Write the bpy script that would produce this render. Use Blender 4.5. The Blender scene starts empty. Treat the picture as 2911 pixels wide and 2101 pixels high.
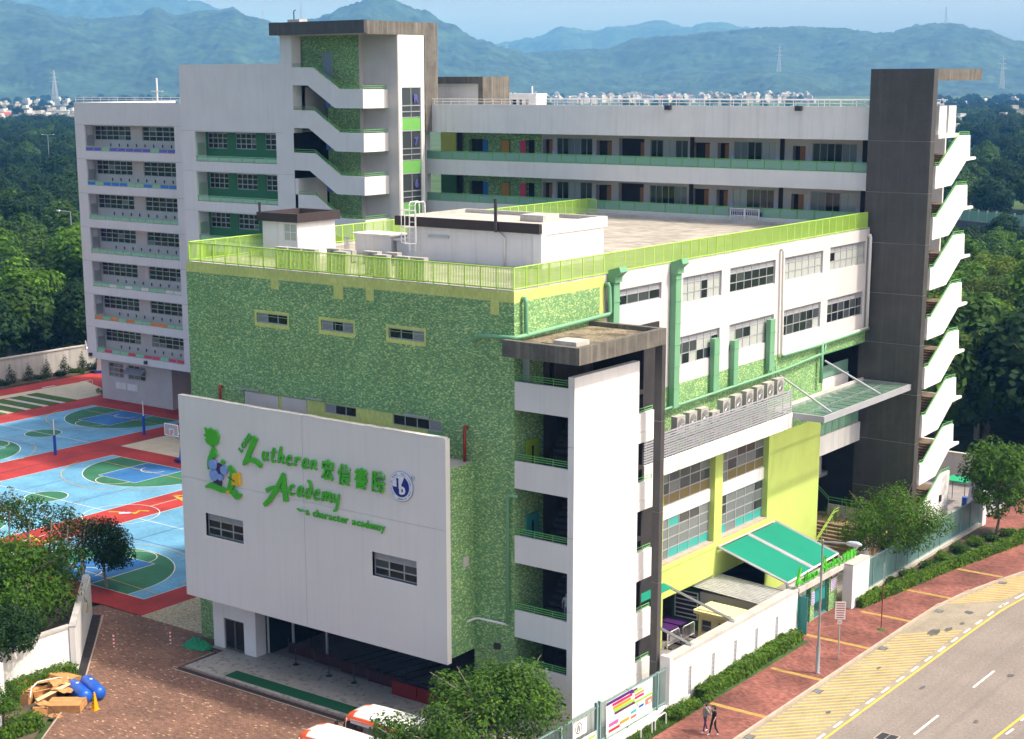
import bpy, bmesh, math, random
from mathutils import Vector, Matrix, noise
rnd = random.Random(11)
sc = bpy.context.scene
col = sc.collection

# ------------------------------------------------------------------ camera
YAW, PITCH, ROLL, FPX = -0.65479813, -0.21170119, -0.00508269, 4545.75
cam_d = bpy.data.cameras.new('camera'); cam = bpy.data.objects.new('camera', cam_d); col.objects.link(cam)
_f = Vector((math.sin(YAW)*math.cos(PITCH), math.cos(YAW)*math.cos(PITCH), math.sin(PITCH)))
_r = Vector((math.cos(YAW), -math.sin(YAW), 0)); _u = _r.cross(_f)
_c, _s = math.cos(ROLL), math.sin(ROLL)
_r2 = _c*_r + _s*_u; _u2 = -_s*_r + _c*_u
cam.matrix_world = Matrix(((_r2.x, _u2.x, -_f.x, 47.956), (_r2.y, _u2.y, -_f.y, -65.414), (_r2.z, _u2.z, -_f.z, 34.2), (0, 0, 0, 1)))
cam_d.sensor_width = 36; cam_d.lens = FPX/2911*36
cam_d.shift_x = 92.487/2911; cam_d.shift_y = 157.379/2911
cam_d.clip_start = 1; cam_d.clip_end = 40000
sc.camera = cam

# ------------------------------------------------------------------ sky, sun, exposure
SUN_DIR = Vector((.667, .29, 1.0)).normalized()          # towards the sun
world = bpy.data.worlds.new('World'); sc.world = world; world.use_nodes = True
wn = world.node_tree; wn.nodes.clear()
sky = wn.nodes.new('ShaderNodeTexSky'); sky.sky_type = 'NISHITA'; sky.sun_disc = False
sky.sun_elevation = math.asin(SUN_DIR.z); sky.sun_rotation = math.atan2(SUN_DIR.x, SUN_DIR.y)
sky.altitude = 0; sky.air_density = .55; sky.dust_density = 4.5; sky.ozone_density = .2
bg = wn.nodes.new('ShaderNodeBackground'); bg.inputs[1].default_value = 0.15
wo = wn.nodes.new('ShaderNodeOutputWorld')
wn.links.new(sky.outputs[0], bg.inputs[0]); wn.links.new(bg.outputs[0], wo.inputs[0])
sun_d = bpy.data.lights.new('sun', 'SUN'); sun_d.energy = 2.05; sun_d.angle = math.radians(2.4); sun_d.color = (1, .95, .87)
sun = bpy.data.objects.new('sun', sun_d); col.objects.link(sun)
sun.rotation_euler = (-SUN_DIR).to_track_quat('-Z', 'Y').to_euler(); sun.location = (60, 30, 90)
vs = sc.view_settings
vs.view_transform = 'Standard'; vs.look = 'None'; vs.exposure = 1.02; vs.gamma = 1
sc.cycles.max_bounces = 5; sc.cycles.diffuse_bounces = 2; sc.cycles.glossy_bounces = 3
sc.cycles.transparent_max_bounces = 8; sc.cycles.volume_bounces = 1; sc.cycles.use_denoising = True

# ------------------------------------------------------------------ materials
def lin(c):
    return tuple(((v/255)/12.92 if v/255 <= .04045 else ((v/255+.055)/1.055)**2.4) for v in c)
MAT = {}
def nodes_of(name):
    m = bpy.data.materials.new(name); m.use_nodes = True; nt = m.node_tree
    b = nt.nodes['Principled BSDF']
    return m, nt, b
def N(nt, t, **kw):
    n = nt.nodes.new(t)
    for k, v in kw.items(): setattr(n, k, v)
    return n
def ramp(nt, stops, interp='LINEAR'):
    r = nt.nodes.new('ShaderNodeValToRGB'); cr = r.color_ramp; cr.interpolation = interp
    while len(cr.elements) < len(stops): cr.elements.new(.5)
    for e, (p, c) in zip(cr.elements, stops): e.position = p; e.color = (*c, 1) if len(c) == 3 else c
    return r
def mul(c, k): return tuple(max(0, min(1, v*k)) for v in c)
def mk(name, rgb, rough=.8, var=.10, scale=1.2, streak=0., dirt=(.32, .29, .24), bump=0., bscale=30, metal=0., spec=.3, fine=0., sdir=(2.2, 2.2, .12)):
    """painted / mineral surface: base colour, cloudy variation, optional run-off streaks, fine grain and bump"""
    if name in MAT: return MAT[name]
    m, nt, b = nodes_of(name); L = nt.links.new
    g = N(nt, 'ShaderNodeNewGeometry')
    n1 = N(nt, 'ShaderNodeTexNoise'); n1.inputs['Scale'].default_value = scale; n1.inputs['Detail'].default_value = 6
    L(g.outputs['Position'], n1.inputs['Vector'])
    r1 = ramp(nt, [(.3, mul(rgb, 1-var)), (.7, mul(rgb, 1+var))]); L(n1.outputs[0], r1.inputs[0])
    out = r1.outputs[0]
    if fine:
        n3 = N(nt, 'ShaderNodeTexNoise'); n3.inputs['Scale'].default_value = bscale; n3.inputs['Detail'].default_value = 2
        L(g.outputs['Position'], n3.inputs['Vector'])
        mr = N(nt, 'ShaderNodeMapRange'); mr.inputs[1].default_value = .3; mr.inputs[2].default_value = .7
        mr.inputs[3].default_value = 1-fine; mr.inputs[4].default_value = 1+fine; L(n3.outputs[0], mr.inputs[0])
        mx = N(nt, 'ShaderNodeVectorMath', operation='SCALE'); L(out, mx.inputs[0]); L(mr.outputs[0], mx.inputs['Scale'])
        out = mx.outputs[0]
    if streak:
        vm = N(nt, 'ShaderNodeVectorMath', operation='MULTIPLY'); vm.inputs[1].default_value = sdir
        L(g.outputs['Position'], vm.inputs[0])
        n2 = N(nt, 'ShaderNodeTexNoise'); n2.inputs['Scale'].default_value = 1.6; n2.inputs['Detail'].default_value = 5
        L(vm.outputs[0], n2.inputs['Vector'])
        r2 = ramp(nt, [(.5, (0, 0, 0)), (.78, (streak,)*3)]); L(n2.outputs[0], r2.inputs[0])
        mx = N(nt, 'ShaderNodeMix', data_type='RGBA'); L(r2.outputs[0], mx.inputs[0]); L(out, mx.inputs[6]); mx.inputs[7].default_value = (*dirt, 1)
        out = mx.outputs[2]
    L(out, b.inputs['Base Color'])
    b.inputs['Roughness'].default_value = rough; b.inputs['Metallic'].default_value = metal
    b.inputs['Specular IOR Level'].default_value = spec
    if bump:
        n4 = N(nt, 'ShaderNodeTexNoise'); n4.inputs['Scale'].default_value = bscale; n4.inputs['Detail'].default_value = 3
        L(g.outputs['Position'], n4.inputs['Vector'])
        bp = N(nt, 'ShaderNodeBump'); bp.inputs['Strength'].default_value = bump; bp.inputs['Distance'].default_value = .05
        L(n4.outputs[0], bp.inputs['Height']); L(bp.outputs[0], b.inputs['Normal'])
    MAT[name] = m; return m
def mosaic(name, cols, w, h, groutcol=None, rough=.45, var=.12, bond=True):
    """wall of small tiles or pavers: every tile takes one of cols at random; u = x + y on walls, x/y on floors"""
    m, nt, b = nodes_of(name); L = nt.links.new
    g = N(nt, 'ShaderNodeNewGeometry'); s = N(nt, 'ShaderNodeSeparateXYZ'); L(g.outputs['Position'], s.inputs[0])
    def mth(op, a, bb=None):
        n = N(nt, 'ShaderNodeMath', operation=op)
        for i, v in enumerate((a, bb)):
            if v is None: continue
            if isinstance(v, (int, float)): n.inputs[i].default_value = v
            else: L(v, n.inputs[i])
        return n.outputs[0]
    if bond == 'floor': u, v = s.outputs[0], s.outputs[1]
    else: u, v = mth('ADD', s.outputs[0], s.outputs[1]), s.outputs[2]
    vi = mth('DIVIDE', v, h); vf = mth('FLOOR', vi)
    ui = mth('DIVIDE', u, w)
    if bond: ui = mth('ADD', ui, mth('MULTIPLY', mth('MODULO', vf, 2), .5))
    uf = mth('FLOOR', ui)
    cb = N(nt, 'ShaderNodeCombineXYZ'); L(uf, cb.inputs[0]); L(vf, cb.inputs[1])
    wnz = N(nt, 'ShaderNodeTexWhiteNoise', noise_dimensions='2D'); L(cb.outputs[0], wnz.inputs['Vector'])
    st, p = [], 0
    for c, wt in cols: st.append((p, c)); p += wt
    r = ramp(nt, st, 'CONSTANT'); L(wnz.outputs['Value'], r.inputs[0])
    n1 = N(nt, 'ShaderNodeTexNoise'); n1.inputs['Scale'].default_value = .35; n1.inputs['Detail'].default_value = 5; L(g.outputs['Position'], n1.inputs['Vector'])
    mr = N(nt, 'ShaderNodeMapRange'); mr.inputs[1].default_value = .3; mr.inputs[2].default_value = .7; mr.inputs[3].default_value = 1-var; mr.inputs[4].default_value = 1+var
    L(n1.outputs[0], mr.inputs[0])
    sc_ = N(nt, 'ShaderNodeVectorMath', operation='SCALE'); L(r.outputs[0], sc_.inputs[0]); L(mr.outputs[0], sc_.inputs['Scale'])
    out = sc_.outputs[0]
    if groutcol:
        fu, fv = mth('FRACT', ui), mth('FRACT', vi)
        e = mth('MAXIMUM', mth('GREATER_THAN', fu, .93), mth('GREATER_THAN', fv, .87))
        mx = N(nt, 'ShaderNodeMix', data_type='RGBA'); L(e, mx.inputs[0]); L(out, mx.inputs[6]); mx.inputs[7].default_value = (*groutcol, 1); out = mx.outputs[2]
    L(out, b.inputs['Base Color']); b.inputs['Roughness'].default_value = rough; b.inputs['Specular IOR Level'].default_value = .35
    MAT[name] = m; return m
def leafmat(name, rgb, var=.45, trans=.35, vscale=.9):
    m, nt, b = nodes_of(name); L = nt.links.new
    nt.nodes.remove(b); o = nt.nodes['Material Output']
    g = N(nt, 'ShaderNodeNewGeometry'); oi = N(nt, 'ShaderNodeObjectInfo')
    n1 = N(nt, 'ShaderNodeTexNoise'); n1.inputs['Scale'].default_value = vscale; n1.inputs['Detail'].default_value = 4; L(g.outputs['Position'], n1.inputs['Vector'])
    ad = N(nt, 'ShaderNodeMath', operation='MULTIPLY_ADD'); L(g.outputs['Random Per Island'], ad.inputs[0]); ad.inputs[1].default_value = .6
    L(n1.outputs[0], ad.inputs[2])
    a2 = N(nt, 'ShaderNodeMath', operation='MULTIPLY_ADD'); L(oi.outputs['Random'], a2.inputs[0]); a2.inputs[1].default_value = .3; L(ad.outputs[0], a2.inputs[2])
    r = ramp(nt, [(.35, mul(rgb, 1-var)), (.8, rgb), (1.0, (min(1, rgb[0]*1.9), min(1, rgb[1]*1.5), rgb[2]*1.0))]); 
    mr = N(nt, 'ShaderNodeMapRange'); mr.inputs[1].default_value = .3; mr.inputs[2].default_value = 1.5; L(a2.outputs[0], mr.inputs[0]); L(mr.outputs[0], r.inputs[0])
    d = N(nt, 'ShaderNodeBsdfPrincipled'); d.inputs['Roughness'].default_value = .65; d.inputs['Specular IOR Level'].default_value = .12; L(r.outputs[0], d.inputs['Base Color'])
    t = N(nt, 'ShaderNodeBsdfTranslucent'); L(r.outputs[0], t.inputs[0])
    mx = N(nt, 'ShaderNodeMixShader'); mx.inputs[0].default_value = trans; L(d.outputs[0], mx.inputs[1]); L(t.outputs[0], mx.inputs[2]); L(mx.outputs[0], o.inputs[0])
    MAT[name] = m; return m
def glassmat(name, rgb, rough=.08, alpha=1., spec=.5):
    m, nt, b = nodes_of(name)
    b.inputs['Base Color'].default_value = (*rgb, 1); b.inputs['Roughness'].default_value = rough; b.inputs['Specular IOR Level'].default_value = spec
    if alpha < 1: b.inputs['Alpha'].default_value = alpha
    MAT[name] = m; return m

WHITE = mk('white_paint', (.75, .735, .715), .75, .05, .5, .42, (.50, .48, .46))
SHADEW = mk('shaded_white_paint', (.72, .70, .68), .75, .035, .5, .18, (.46, .45, .45))  # white paint with its shaded tone put into the colour
SIGNW = mk('sign_panel_paint', (.73, .71, .68), .7, .025, .3, .22, (.56, .55, .53))
WARMW = mk('warm_white_paint', (.80, .78, .74), .75, .04, .5, .28, (.5, .46, .40))
STAINW = mk('rain_stained_white', (.74, .71, .70), .8, .08, .8, .95, (.36, .28, .25))
BEIGE = mk('beige_grey_paint', (.55, .51, .485), .8, .06, .6, .2, (.4, .36, .33))
FACW = mk('facade_off_white', (.58, .56, .55), .8, .04, .5, .22, (.5, .46, .43))
LIME = mk('lime_paint', lin((186, 204, 108)), .8, .05, .6, .12, lin((150, 170, 80)), fine=.05)
LIMEF = mk('lime_fence_paint', lin((166, 204, 84)), .45, .05, .8, spec=.4)
GPIPE = mk('mint_green_paint', lin((112, 164, 126)), .45, .06, 1., .15, lin((70, 110, 85)), spec=.4)
GRAIL = mk('green_rail_paint', lin((100, 170, 95)), .45, .06, 1., spec=.4)
DGREEN = mk('dark_green_paint', lin((62, 120, 82)), .7, .06, .8)
GRAN = mk('dark_granite', (.062, .058, .056), .45, .16, 1.1, .45, (.125, .118, .11), fine=.25, bscale=25, spec=.4)
GRANB = mk('weathered_lit_granite', (.12, .11, .095), .65, .25, 1.4, .6, (.30, .27, .21), fine=.2, bscale=18)  # sunlit brown of the granite sides put into the colour, plus weather streaks
JOINT = mk('pale_joint', (.34, .33, .33), .8)
BLACKB = mk('dark_brown_band', (.045, .033, .032), .6, .1, 1.)
CONC = mk('concrete', (.46, .44, .40), .9, .16, .7, .35, (.25, .23, .2), fine=.08, bscale=12)
DIRTC = mk('mossy_roof_felt', (.20, .165, .11), .95, .55, 1.1, fine=.5, bscale=7)
FRAME = mk('aluminium_frame', (.42, .43, .45), .4, .05, 1., metal=.3, spec=.5)
LAMPG = mk('lamp_grey', (.28, .29, .30), .5, .06, 2., metal=.4)
STEEL = mk('galvanised_steel', (.46, .48, .50), .4, .08, 2., metal=.6)
DSTEEL = mk('dark_metal', (.05, .05, .055), .5, .1, 1., metal=.3)
LOUV = mk('louvre_metal', (.38, .39, .42), .5, .05, 1., metal=.2)
GL_D = glassmat('dark_window_glass', (.012, .016, .018), .06, 1, .5)
GL_M = glassmat('smoky_window_glass', (.05, .06, .062), .1, 1, .5)
GL_B = glassmat('pane_with_pale_blind', (.42, .45, .42), .25, 1, .5)
GL_G = glassmat('pane_with_grey_curtain', (.17, .19, .19), .2, 1, .5)
GL_Y = glassmat('pane_with_ochre_board', lin((116, 104, 62)), .3, 1, .5)
GL_T = glassmat('pane_with_teal_curtain', lin((60, 160, 150)), .3, 1, .5)
GL_RAIL = glassmat('green_rail_glass', lin((128, 168, 148)), .25, .93, .4)
GL_CAN = glassmat('canopy_glass', lin((120, 160, 140)), .08, .34, .5)
GL_COUNT = {}
TILE = mosaic('green_mosaic_tile', [(lin((102, 144, 97)), .32), (lin((121, 160, 107)), .32), (lin((139, 174, 115)), .19), (lin((174, 202, 132)), .14), (lin((200, 216, 150)), .03)], .11, .055)
YTILE = mosaic('yellow_green_mosaic', [(lin((192, 202, 116)), .4), (lin((198, 207, 120)), .35), (lin((205, 212, 126)), .25)], .12, .24, bond=False)
PAVER = mosaic('court_brick_paver', [(lin((118, 89, 73)), .28), (lin((128, 96, 78)), .28), (lin((138, 104, 85)), .26), (lin((107, 81, 68)), .14), (lin((180, 148, 120)), .05)], .21, .105, lin((88, 66, 54)), .9, .2, 'floor')
REDPAVE = mosaic('red_footway_paver', [(lin((112, 70, 60)), .3), (lin((124, 76, 66)), .3), (lin((134, 84, 73)), .25), (lin((97, 63, 56)), .15)], .22, .11, None, .9, .42, 'floor')
PEBBLE = mosaic('pebble_wash', [(lin((176, 160, 128)), .4), (lin((196, 182, 150)), .4), (lin((150, 132, 100)), .2)], .09, .07, None, .9, .1, 'floor')
LOBBY = mosaic('speckled_forecourt_tile', [(lin((152, 147, 136)), .46), (lin((160, 155, 144)), .46), (lin((126, 122, 116)), .08)], .2, .2, None, .6, .08, 'floor')
ASPH = mk('asphalt', lin((131, 122, 114)), .9, .10, .25, .55, lin((104, 98, 94)), fine=.16, bscale=7, sdir=(.9, .02, 1))
ASPH2 = mk('lay_by_asphalt', lin((146, 137, 120)), .9, .14, .6, .5, lin((112, 106, 96)), fine=.12, bscale=7, sdir=(1.2, .12, 1))
YLINE = mk('yellow_road_paint', lin((222, 178, 66)), .8, .12, 2.)
WLINE = mk('white_road_paint', lin((228, 224, 214)), .8, .08, 2.)
KERB = mk('kerb_stone', lin((172, 158, 142)), .9, .14, 1.5, fine=.1)
YBAND = mk('ochre_paver_band', lin((160, 132, 72)), .9, .18, 3., fine=.15, bscale=9)
def court(name, c, v=.12): return mk(name, lin(c), .75, v*1.3, .3, .45, tuple(q*.72 for q in lin(c)), fine=.10, bscale=3, sdir=(.35, .35, 1))
C_BLUE = court('court_light_blue', (104, 160, 190), .16); C_DBLUE = court('court_deep_blue', (54, 112, 166), .18); C_GREEN = court('court_green', (54, 114, 82), .16); C_RED = court('court_red', (168, 56, 50), .2)
EARTH = mk('earth', (.10, .075, .05), .95, .3, 1.)
CARPET = mk('green_mat', lin((16, 78, 48)), .95, .12, 4.)
GRASS = mk('grass_ground', (.045, .085, .02), .95, .35, .05, fine=.3, bscale=.8)
SAND = mk('sand', lin((204, 190, 160)), .95, .08, 1., fine=.05)
CARD = mk('cardboard', lin((190, 140, 88)), .85, .14, 3.)
TEAL = mk('teal_awning_cloth', lin((6, 124, 100)), .8, .05, .6)
SGREEN = mk('sign_green', lin((70, 178, 40)), .45, .06, 1.5, spec=.4)
CREAM = mk('cream_fibreglass', lin((238, 220, 160)), .5, .04, 1.)
BARK = mk('bark', (.16, .125, .09), .9, .3, 6., fine=.2)
BARKP = mk('pale_bark', (.32, .28, .22), .9, .25, 6.)
def plain(name, c, rough=.5, metal=0., spec=.4): return mk(name, lin(c), rough, .04, 2., metal=metal, spec=spec)
LEAF_A = leafmat('leaf_mid_green', (.062, .135, .022)); LEAF_D = leafmat('leaf_dark_green', (.024, .066, .018)); LEAF_L = leafmat('leaf_bright_green', (.092, .205, .02)); LEAF_Y = leafmat('leaf_yellow_green', (.115, .185, .022)); LEAF_H = leafmat('leaf_hedge', (.11, .22, .022))

# ------------------------------------------------------------------ mesh helpers
ORG = {}
class MB:
    def __init__(s): s.v, s.f = [], []
    def quad(s, *p):
        n = len(s.v); s.v += [tuple(q) for q in p]; s.f.append(tuple(range(n, n+len(p)))); return s
    def box(s, x0, x1, y0, y1, z0, z1):
        n = len(s.v); s.v += [(x0, y0, z0), (x1, y0, z0), (x1, y1, z0), (x0, y1, z0), (x0, y0, z1), (x1, y0, z1), (x1, y1, z1), (x0, y1, z1)]
        s.f += [tuple(n+i for i in q) for q in ((0, 3, 2, 1), (4, 5, 6, 7), (0, 1, 5, 4), (1, 2, 6, 5), (2, 3, 7, 6), (3, 0, 4, 7))]; return s
    def prism(s, pts, axis, a, b):
        """2D outline pts extruded along axis from a to b; x: pts=(y,z)  y: pts=(x,z)  z: pts=(x,y)"""
        def P(p, t): return {'x': (t, p[0], p[1]), 'y': (p[0], t, p[1]), 'z': (p[0], p[1], t)}[axis]
        n = len(s.v); k = len(pts)
        s.v += [P(p, a) for p in pts] + [P(p, b) for p in pts]
        s.f.append(tuple(n+i for i in reversed(range(k)))); s.f.append(tuple(n+k+i for i in range(k)))
        for i in range(k): j = (i+1) % k; s.f.append((n+i, n+j, n+k+j, n+k+i))
        return s
    def tube(s, path, r, seg=8, cap=True):
        path = [Vector(p) for p in path]; n0 = len(s.v); rs = r if isinstance(r, (list, tuple)) else [r]*len(path)
        prev = None
        for i, p in enumerate(path):
            t = (path[min(i+1, len(path)-1)] - path[max(i-1, 0)]).normalized()
            a = Vector((0, 0, 1)) if abs(t.z) < .9 else Vector((1, 0, 0))
            if prev is not None: a = prev
            x = t.cross(a); 
            if x.length < 1e-4: x = t.orthogonal()
            x.normalize(); y = t.cross(x).normalized(); prev = x.cross(t).normalized()
            for k in range(seg):
                an = 2*math.pi*k/seg; q = p + (x*math.cos(an)+y*math.sin(an))*rs[i]; s.v.append(tuple(q))
        for i in range(len(path)-1):
            for k in range(seg):
                a, b = n0+i*seg+k, n0+i*seg+(k+1) % seg; s.f.append((a, b, b+seg, a+seg))
        if cap:
            s.f.append(tuple(n0+k for k in reversed(range(seg)))); e = n0+(len(path)-1)*seg; s.f.append(tuple(e+k for k in range(seg)))
        return s
    def lathe(s, cx, cy, prof, seg=16):
        n0 = len(s.v)
        for r, z in prof:
            for k in range(seg): an = 2*math.pi*k/seg; s.v.append((cx+r*math.cos(an), cy+r*math.sin(an), z))
        for i in range(len(prof)-1):
            for k in range(seg): a, b = n0+i*seg+k, n0+i*seg+(k+1) % seg; s.f.append((a, b, b+seg, a+seg))
        s.f.append(tuple(n0+k for k in reversed(range(seg)))); e = n0+(len(prof)-1)*seg; s.f.append(tuple(e+k for k in range(seg)))
        return s
    def bar(s, a, b, w, h=None):
        """square bar from a to b"""
        return s.tube([a, b], w*.7071, 4)
    def add(s, o):
        n = len(s.v); s.v += o.v; s.f += [tuple(n+i for i in f) for f in o.f]; return s
    def mesh(s, name, mat, org=(0, 0, 0), smooth=False):
        me = bpy.data.meshes.new(name); ox, oy, oz = org
        me.from_pydata([(x-ox, y-oy, z-oz) for x, y, z in s.v], [], s.f)
        for m in (mat if isinstance(mat, (list, tuple)) else [mat]): me.materials.append(m)
        if smooth: me.shade_smooth()
        me.update(); return me
    def part(s, name, mat, parent=None, smooth=False, kind=None, label=None):
        org = ORG.get(parent.name, (0, 0, 0)) if parent else (0, 0, 0)
        o = bpy.data.objects.new(name, s.mesh(name, mat, org, smooth)); col.objects.link(o)
        if parent: o.parent = parent
        ORG[o.name] = org
        if kind: o['kind'] = kind
        if label: o['label'] = label
        return o
def tag(o, label, cat, group=None):
    o['label'] = label; o['category'] = cat
    if group: o['group'] = group
    return o
def thing(name, label, cat, loc=(0, 0, 0), group=None, rz=0.):
    o = bpy.data.objects.new(name, None); col.objects.link(o); o.location = loc; o.rotation_euler = (0, 0, rz)
    o.empty_display_size = .2
    ORG[o.name] = tuple(loc); return tag(o, label, cat, group)
def struct(name, mb, mat, smooth=False, parent=None):
    o = mb.part(name, mat, parent, smooth)
    if not parent: o['kind'] = 'structure'
    return o
def shared(name, me, parent, loc, label=None, rot=None):
    o = bpy.data.objects.new(name, me); col.objects.link(o); o.parent = parent; po = ORG.get(parent.name, (0, 0, 0))
    o.location = (loc[0]-po[0], loc[1]-po[1], loc[2]-po[2])
    if rot: o.rotation_euler = rot
    ORG[o.name] = tuple(loc)
    if label: o['label'] = label
    return o
def copy_tree(src, loc, rz=None, label=None, parent=None):
    c = src.copy(); col.objects.link(c)
    if parent is None:
        c.location = loc
        if rz is not None: c.rotation_euler = (0, 0, rz)
        if label: c['label'] = label
    else: c.parent = parent
    for ch in src.children: copy_tree(ch, None, parent=c)
    return c
# facade frames.  A facade maps (u, z, d) to a point; d is depth into the wall
class Fac:
    def __init__(s, kind, c): s.k, s.c = kind, c
    def P(s, u, z, d=0.):
        if s.k == 'y': return (u, s.c+d, z)           # wall facing -Y
        if s.k == 'x': return (s.c-d, u, z)           # wall facing +X
    def box(s, mb, u0, u1, z0, z1, d0, d1):
        a, b = s.P(u0, z0, d0), s.P(u1, z1, d1)
        return mb.box(min(a[0], b[0]), max(a[0], b[0]), min(a[1], b[1]), max(a[1], b[1]), z0, z1)
    def panel(s, mb, u0, u1, z0, z1, holes=(), depth=.2, d=0.):
        us = sorted({u0, u1, *[h[0] for h in holes], *[h[1] for h in holes]}); zs = sorted({z0, z1, *[h[2] for h in holes], *[h[3] for h in holes]})
        us = [u for u in us if u0 <= u <= u1]; zs = [z for z in zs if z0 <= z <= z1]
        for i in range(len(us)-1):
            for j in range(len(zs)-1):
                cu, cz = (us[i]+us[i+1])/2, (zs[j]+zs[j+1])/2
                if any(h[0] < cu < h[1] and h[2] < cz < h[3] for h in holes): continue
                mb.quad(s.P(us[i], zs[j], d), s.P(us[i+1], zs[j], d), s.P(us[i+1], zs[j+1], d), s.P(us[i], zs[j+1], d))
        for h in holes:
            a, b, c, e = h[:4]; D = depth
            mb.quad(s.P(a, c, d), s.P(a, e, d), s.P(a, e, d+D), s.P(a, c, d+D)); mb.quad(s.P(b, c, d), s.P(b, c, d+D), s.P(b, e, d+D), s.P(b, e, d))
            mb.quad(s.P(a, c, d), s.P(a, c, d+D), s.P(b, c, d+D), s.P(b, c, d)); mb.quad(s.P(a, e, d), s.P(b, e, d), s.P(b, e, d+D), s.P(a, e, d+D))
        return mb
PANES = {}
def window(parent, fac, u0, u1, z0, z1, cols, rows, d=.1, louv=0., mats=(GL_D,), fw=.06, louv_side=None, frame=FRAME, seed=None, name='window'):
    """framed window: frame with mullions (part), every pane and louvre bank a sub-part"""
    mb = MB(); zt = z1-louv
    r = random.Random(seed if seed is not None else hash((round(u0, 2), round(z0, 2))) % 9999)
    fac.box(mb, u0, u1, z0, z0+fw, d, d+.07); fac.box(mb, u0, u1, z1-fw, z1, d, d+.07)
    us = [u0+(u1-u0)*i/cols for i in range(cols+1)]; zs = [z0+(zt-z0)*j/rows for j in range(rows+1)]
    for i, u in enumerate(us):
        a, b = (u0, u0+fw) if i == 0 else ((u1-fw, u1) if i == cols else (u-fw/2, u+fw/2))
        fac.box(mb, a, b, z0+fw, z1-fw, d+.004, d+.066)
    for j in range(1, rows+(1 if louv else 0)): fac.box(mb, u0+fw, u1-fw, zs[j]-fw/2, zs[j]+fw/2, d+.008, d+.06)
    w = mb.part(name, frame, parent)
    for i in range(cols):
        if louv:
            lb = MB(); n = max(3, int(louv/.07))
            for k in range(n):
                zz = zt+fw/2+(louv-fw*1.5)*k/n; fac.box(lb, us[i]+fw/2, us[i+1]-fw/2, zz, zz+(louv-fw)/n*.72, d+.03, d+.05)
            lb.part('louvre', LOUV, w)
        for j in range(rows):
            a, b, c, e = us[i]+fw/2, us[i+1]-fw/2, zs[j]+fw/2, zs[j+1]-fw/2
            if louv_side and i in louv_side:
                lb = MB(); n = max(4, int((e-c)/.07))
                for k in range(n): fac.box(lb, a, b, c+(e-c)*k/n, c+(e-c)*(k+.7)/n, d+.02, d+.05)
                lb.part('louvre', LOUV, w); continue
            m = mats[r.randrange(len(mats))] if not callable(mats) else mats(i, j, r)
            key = (fac.k, round(b-a, 3), round(e-c, 3), m.name)
            if key not in PANES:
                pm = MB(); hw, hh = (b-a)/2, (e-c)/2
                if fac.k == 'y': pm.quad((-hw, 0, -hh), (hw, 0, -hh), (hw, 0, hh), (-hw, 0, hh))
                else: pm.quad((0, -hw, -hh), (0, hw, -hh), (0, hw, hh), (0, -hw, hh))
                PANES[key] = pm.mesh('pane', m)
            shared('pane', PANES[key], w, fac.P((a+b)/2, (c+e)/2, d+.035))
    return w
def pipe(parent, path, r, mat, name='pipe', seg=8): return MB().tube(path, r, seg).part(name, mat, parent, smooth=True)
def poly_sheet(pts, z): return MB().quad(*[(x, y, z) for x, y in pts])
def strip(pts, w, z, mb=None):
    """flat painted line along a polyline"""
    mb = mb or MB(); P = [Vector((x, y, 0)) for x, y in pts]
    L_, R_ = [], []
    for i, p in enumerate(P):
        t = (P[min(i+1, len(P)-1)]-P[max(i-1, 0)]).normalized(); n = Vector((-t.y, t.x, 0))*w/2
        L_.append(p+n); R_.append(p-n)
    for i in range(len(P)-1): mb.quad((*R_[i][:2], z), (*R_[i+1][:2], z), (*L_[i+1][:2], z), (*L_[i][:2], z))
    return mb
def text_mesh(ch, size=1., extrude=.03, bold=.0, shear=0.):
    c = bpy.data.curves.new('t', 'FONT'); c.body = ch; c.size = size; c.extrude = extrude; c.offset = bold; c.shear = shear; c.resolution_u = 2
    o = bpy.data.objects.new('t', c); col.objects.link(o); bpy.context.view_layer.update()
    me = bpy.data.meshes.new_from_object(o.evaluated_get(bpy.context.evaluated_depsgraph_get()))
    bpy.data.objects.remove(o); bpy.data.curves.remove(c); return me
def letters(parent, txt, fac, u0, u1, zb, height, mat, depth=.08, bold=.02, shear=.25, d=-.1, gap=.12, lift=None, name='letter'):
    """raised letters, one object each, fitted between u0 and u1 on a facade; height of an upper-case letter"""
    s = height/.68; ms, adv = [], []
    for ch in txt:
        if ch == ' ': ms.append(None); adv.append(.3); continue
        me = text_mesh(ch, 1., depth/2/s, bold, shear); xs = [v.co.x for v in me.vertices]; ms.append((me, min(xs))); adv.append(max(xs)-min(xs))
    tot = sum(adv)+gap*(len(txt)-1); k = (u1-u0)/(tot*s); x = u0
    for i, (m, a) in enumerate(zip(ms, adv)):
        if m:
            me, x0 = m; me.name = name
            for v in me.vertices: v.co.x = (v.co.x-x0)*s*k; v.co.y *= s; v.co.z *= s
            me.materials.clear(); me.materials.append(mat)
            shared(name, me, parent, fac.P(x, zb+(lift[i] if lift else 0), d), rot=(math.pi/2, 0, 0 if fac.k == 'y' else math.pi/2))
        x += (a+gap)*s*k
def handrail(parent, path, h=.0, posts=None, r=.03, mat=GRAIL, name='handrail'):
    mb = MB().tube(path, r, 6)
    for p in (posts or []): mb.tube([p[0], p[1]], r*.7, 5)
    return mb.part(name, mat, parent)
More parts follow.
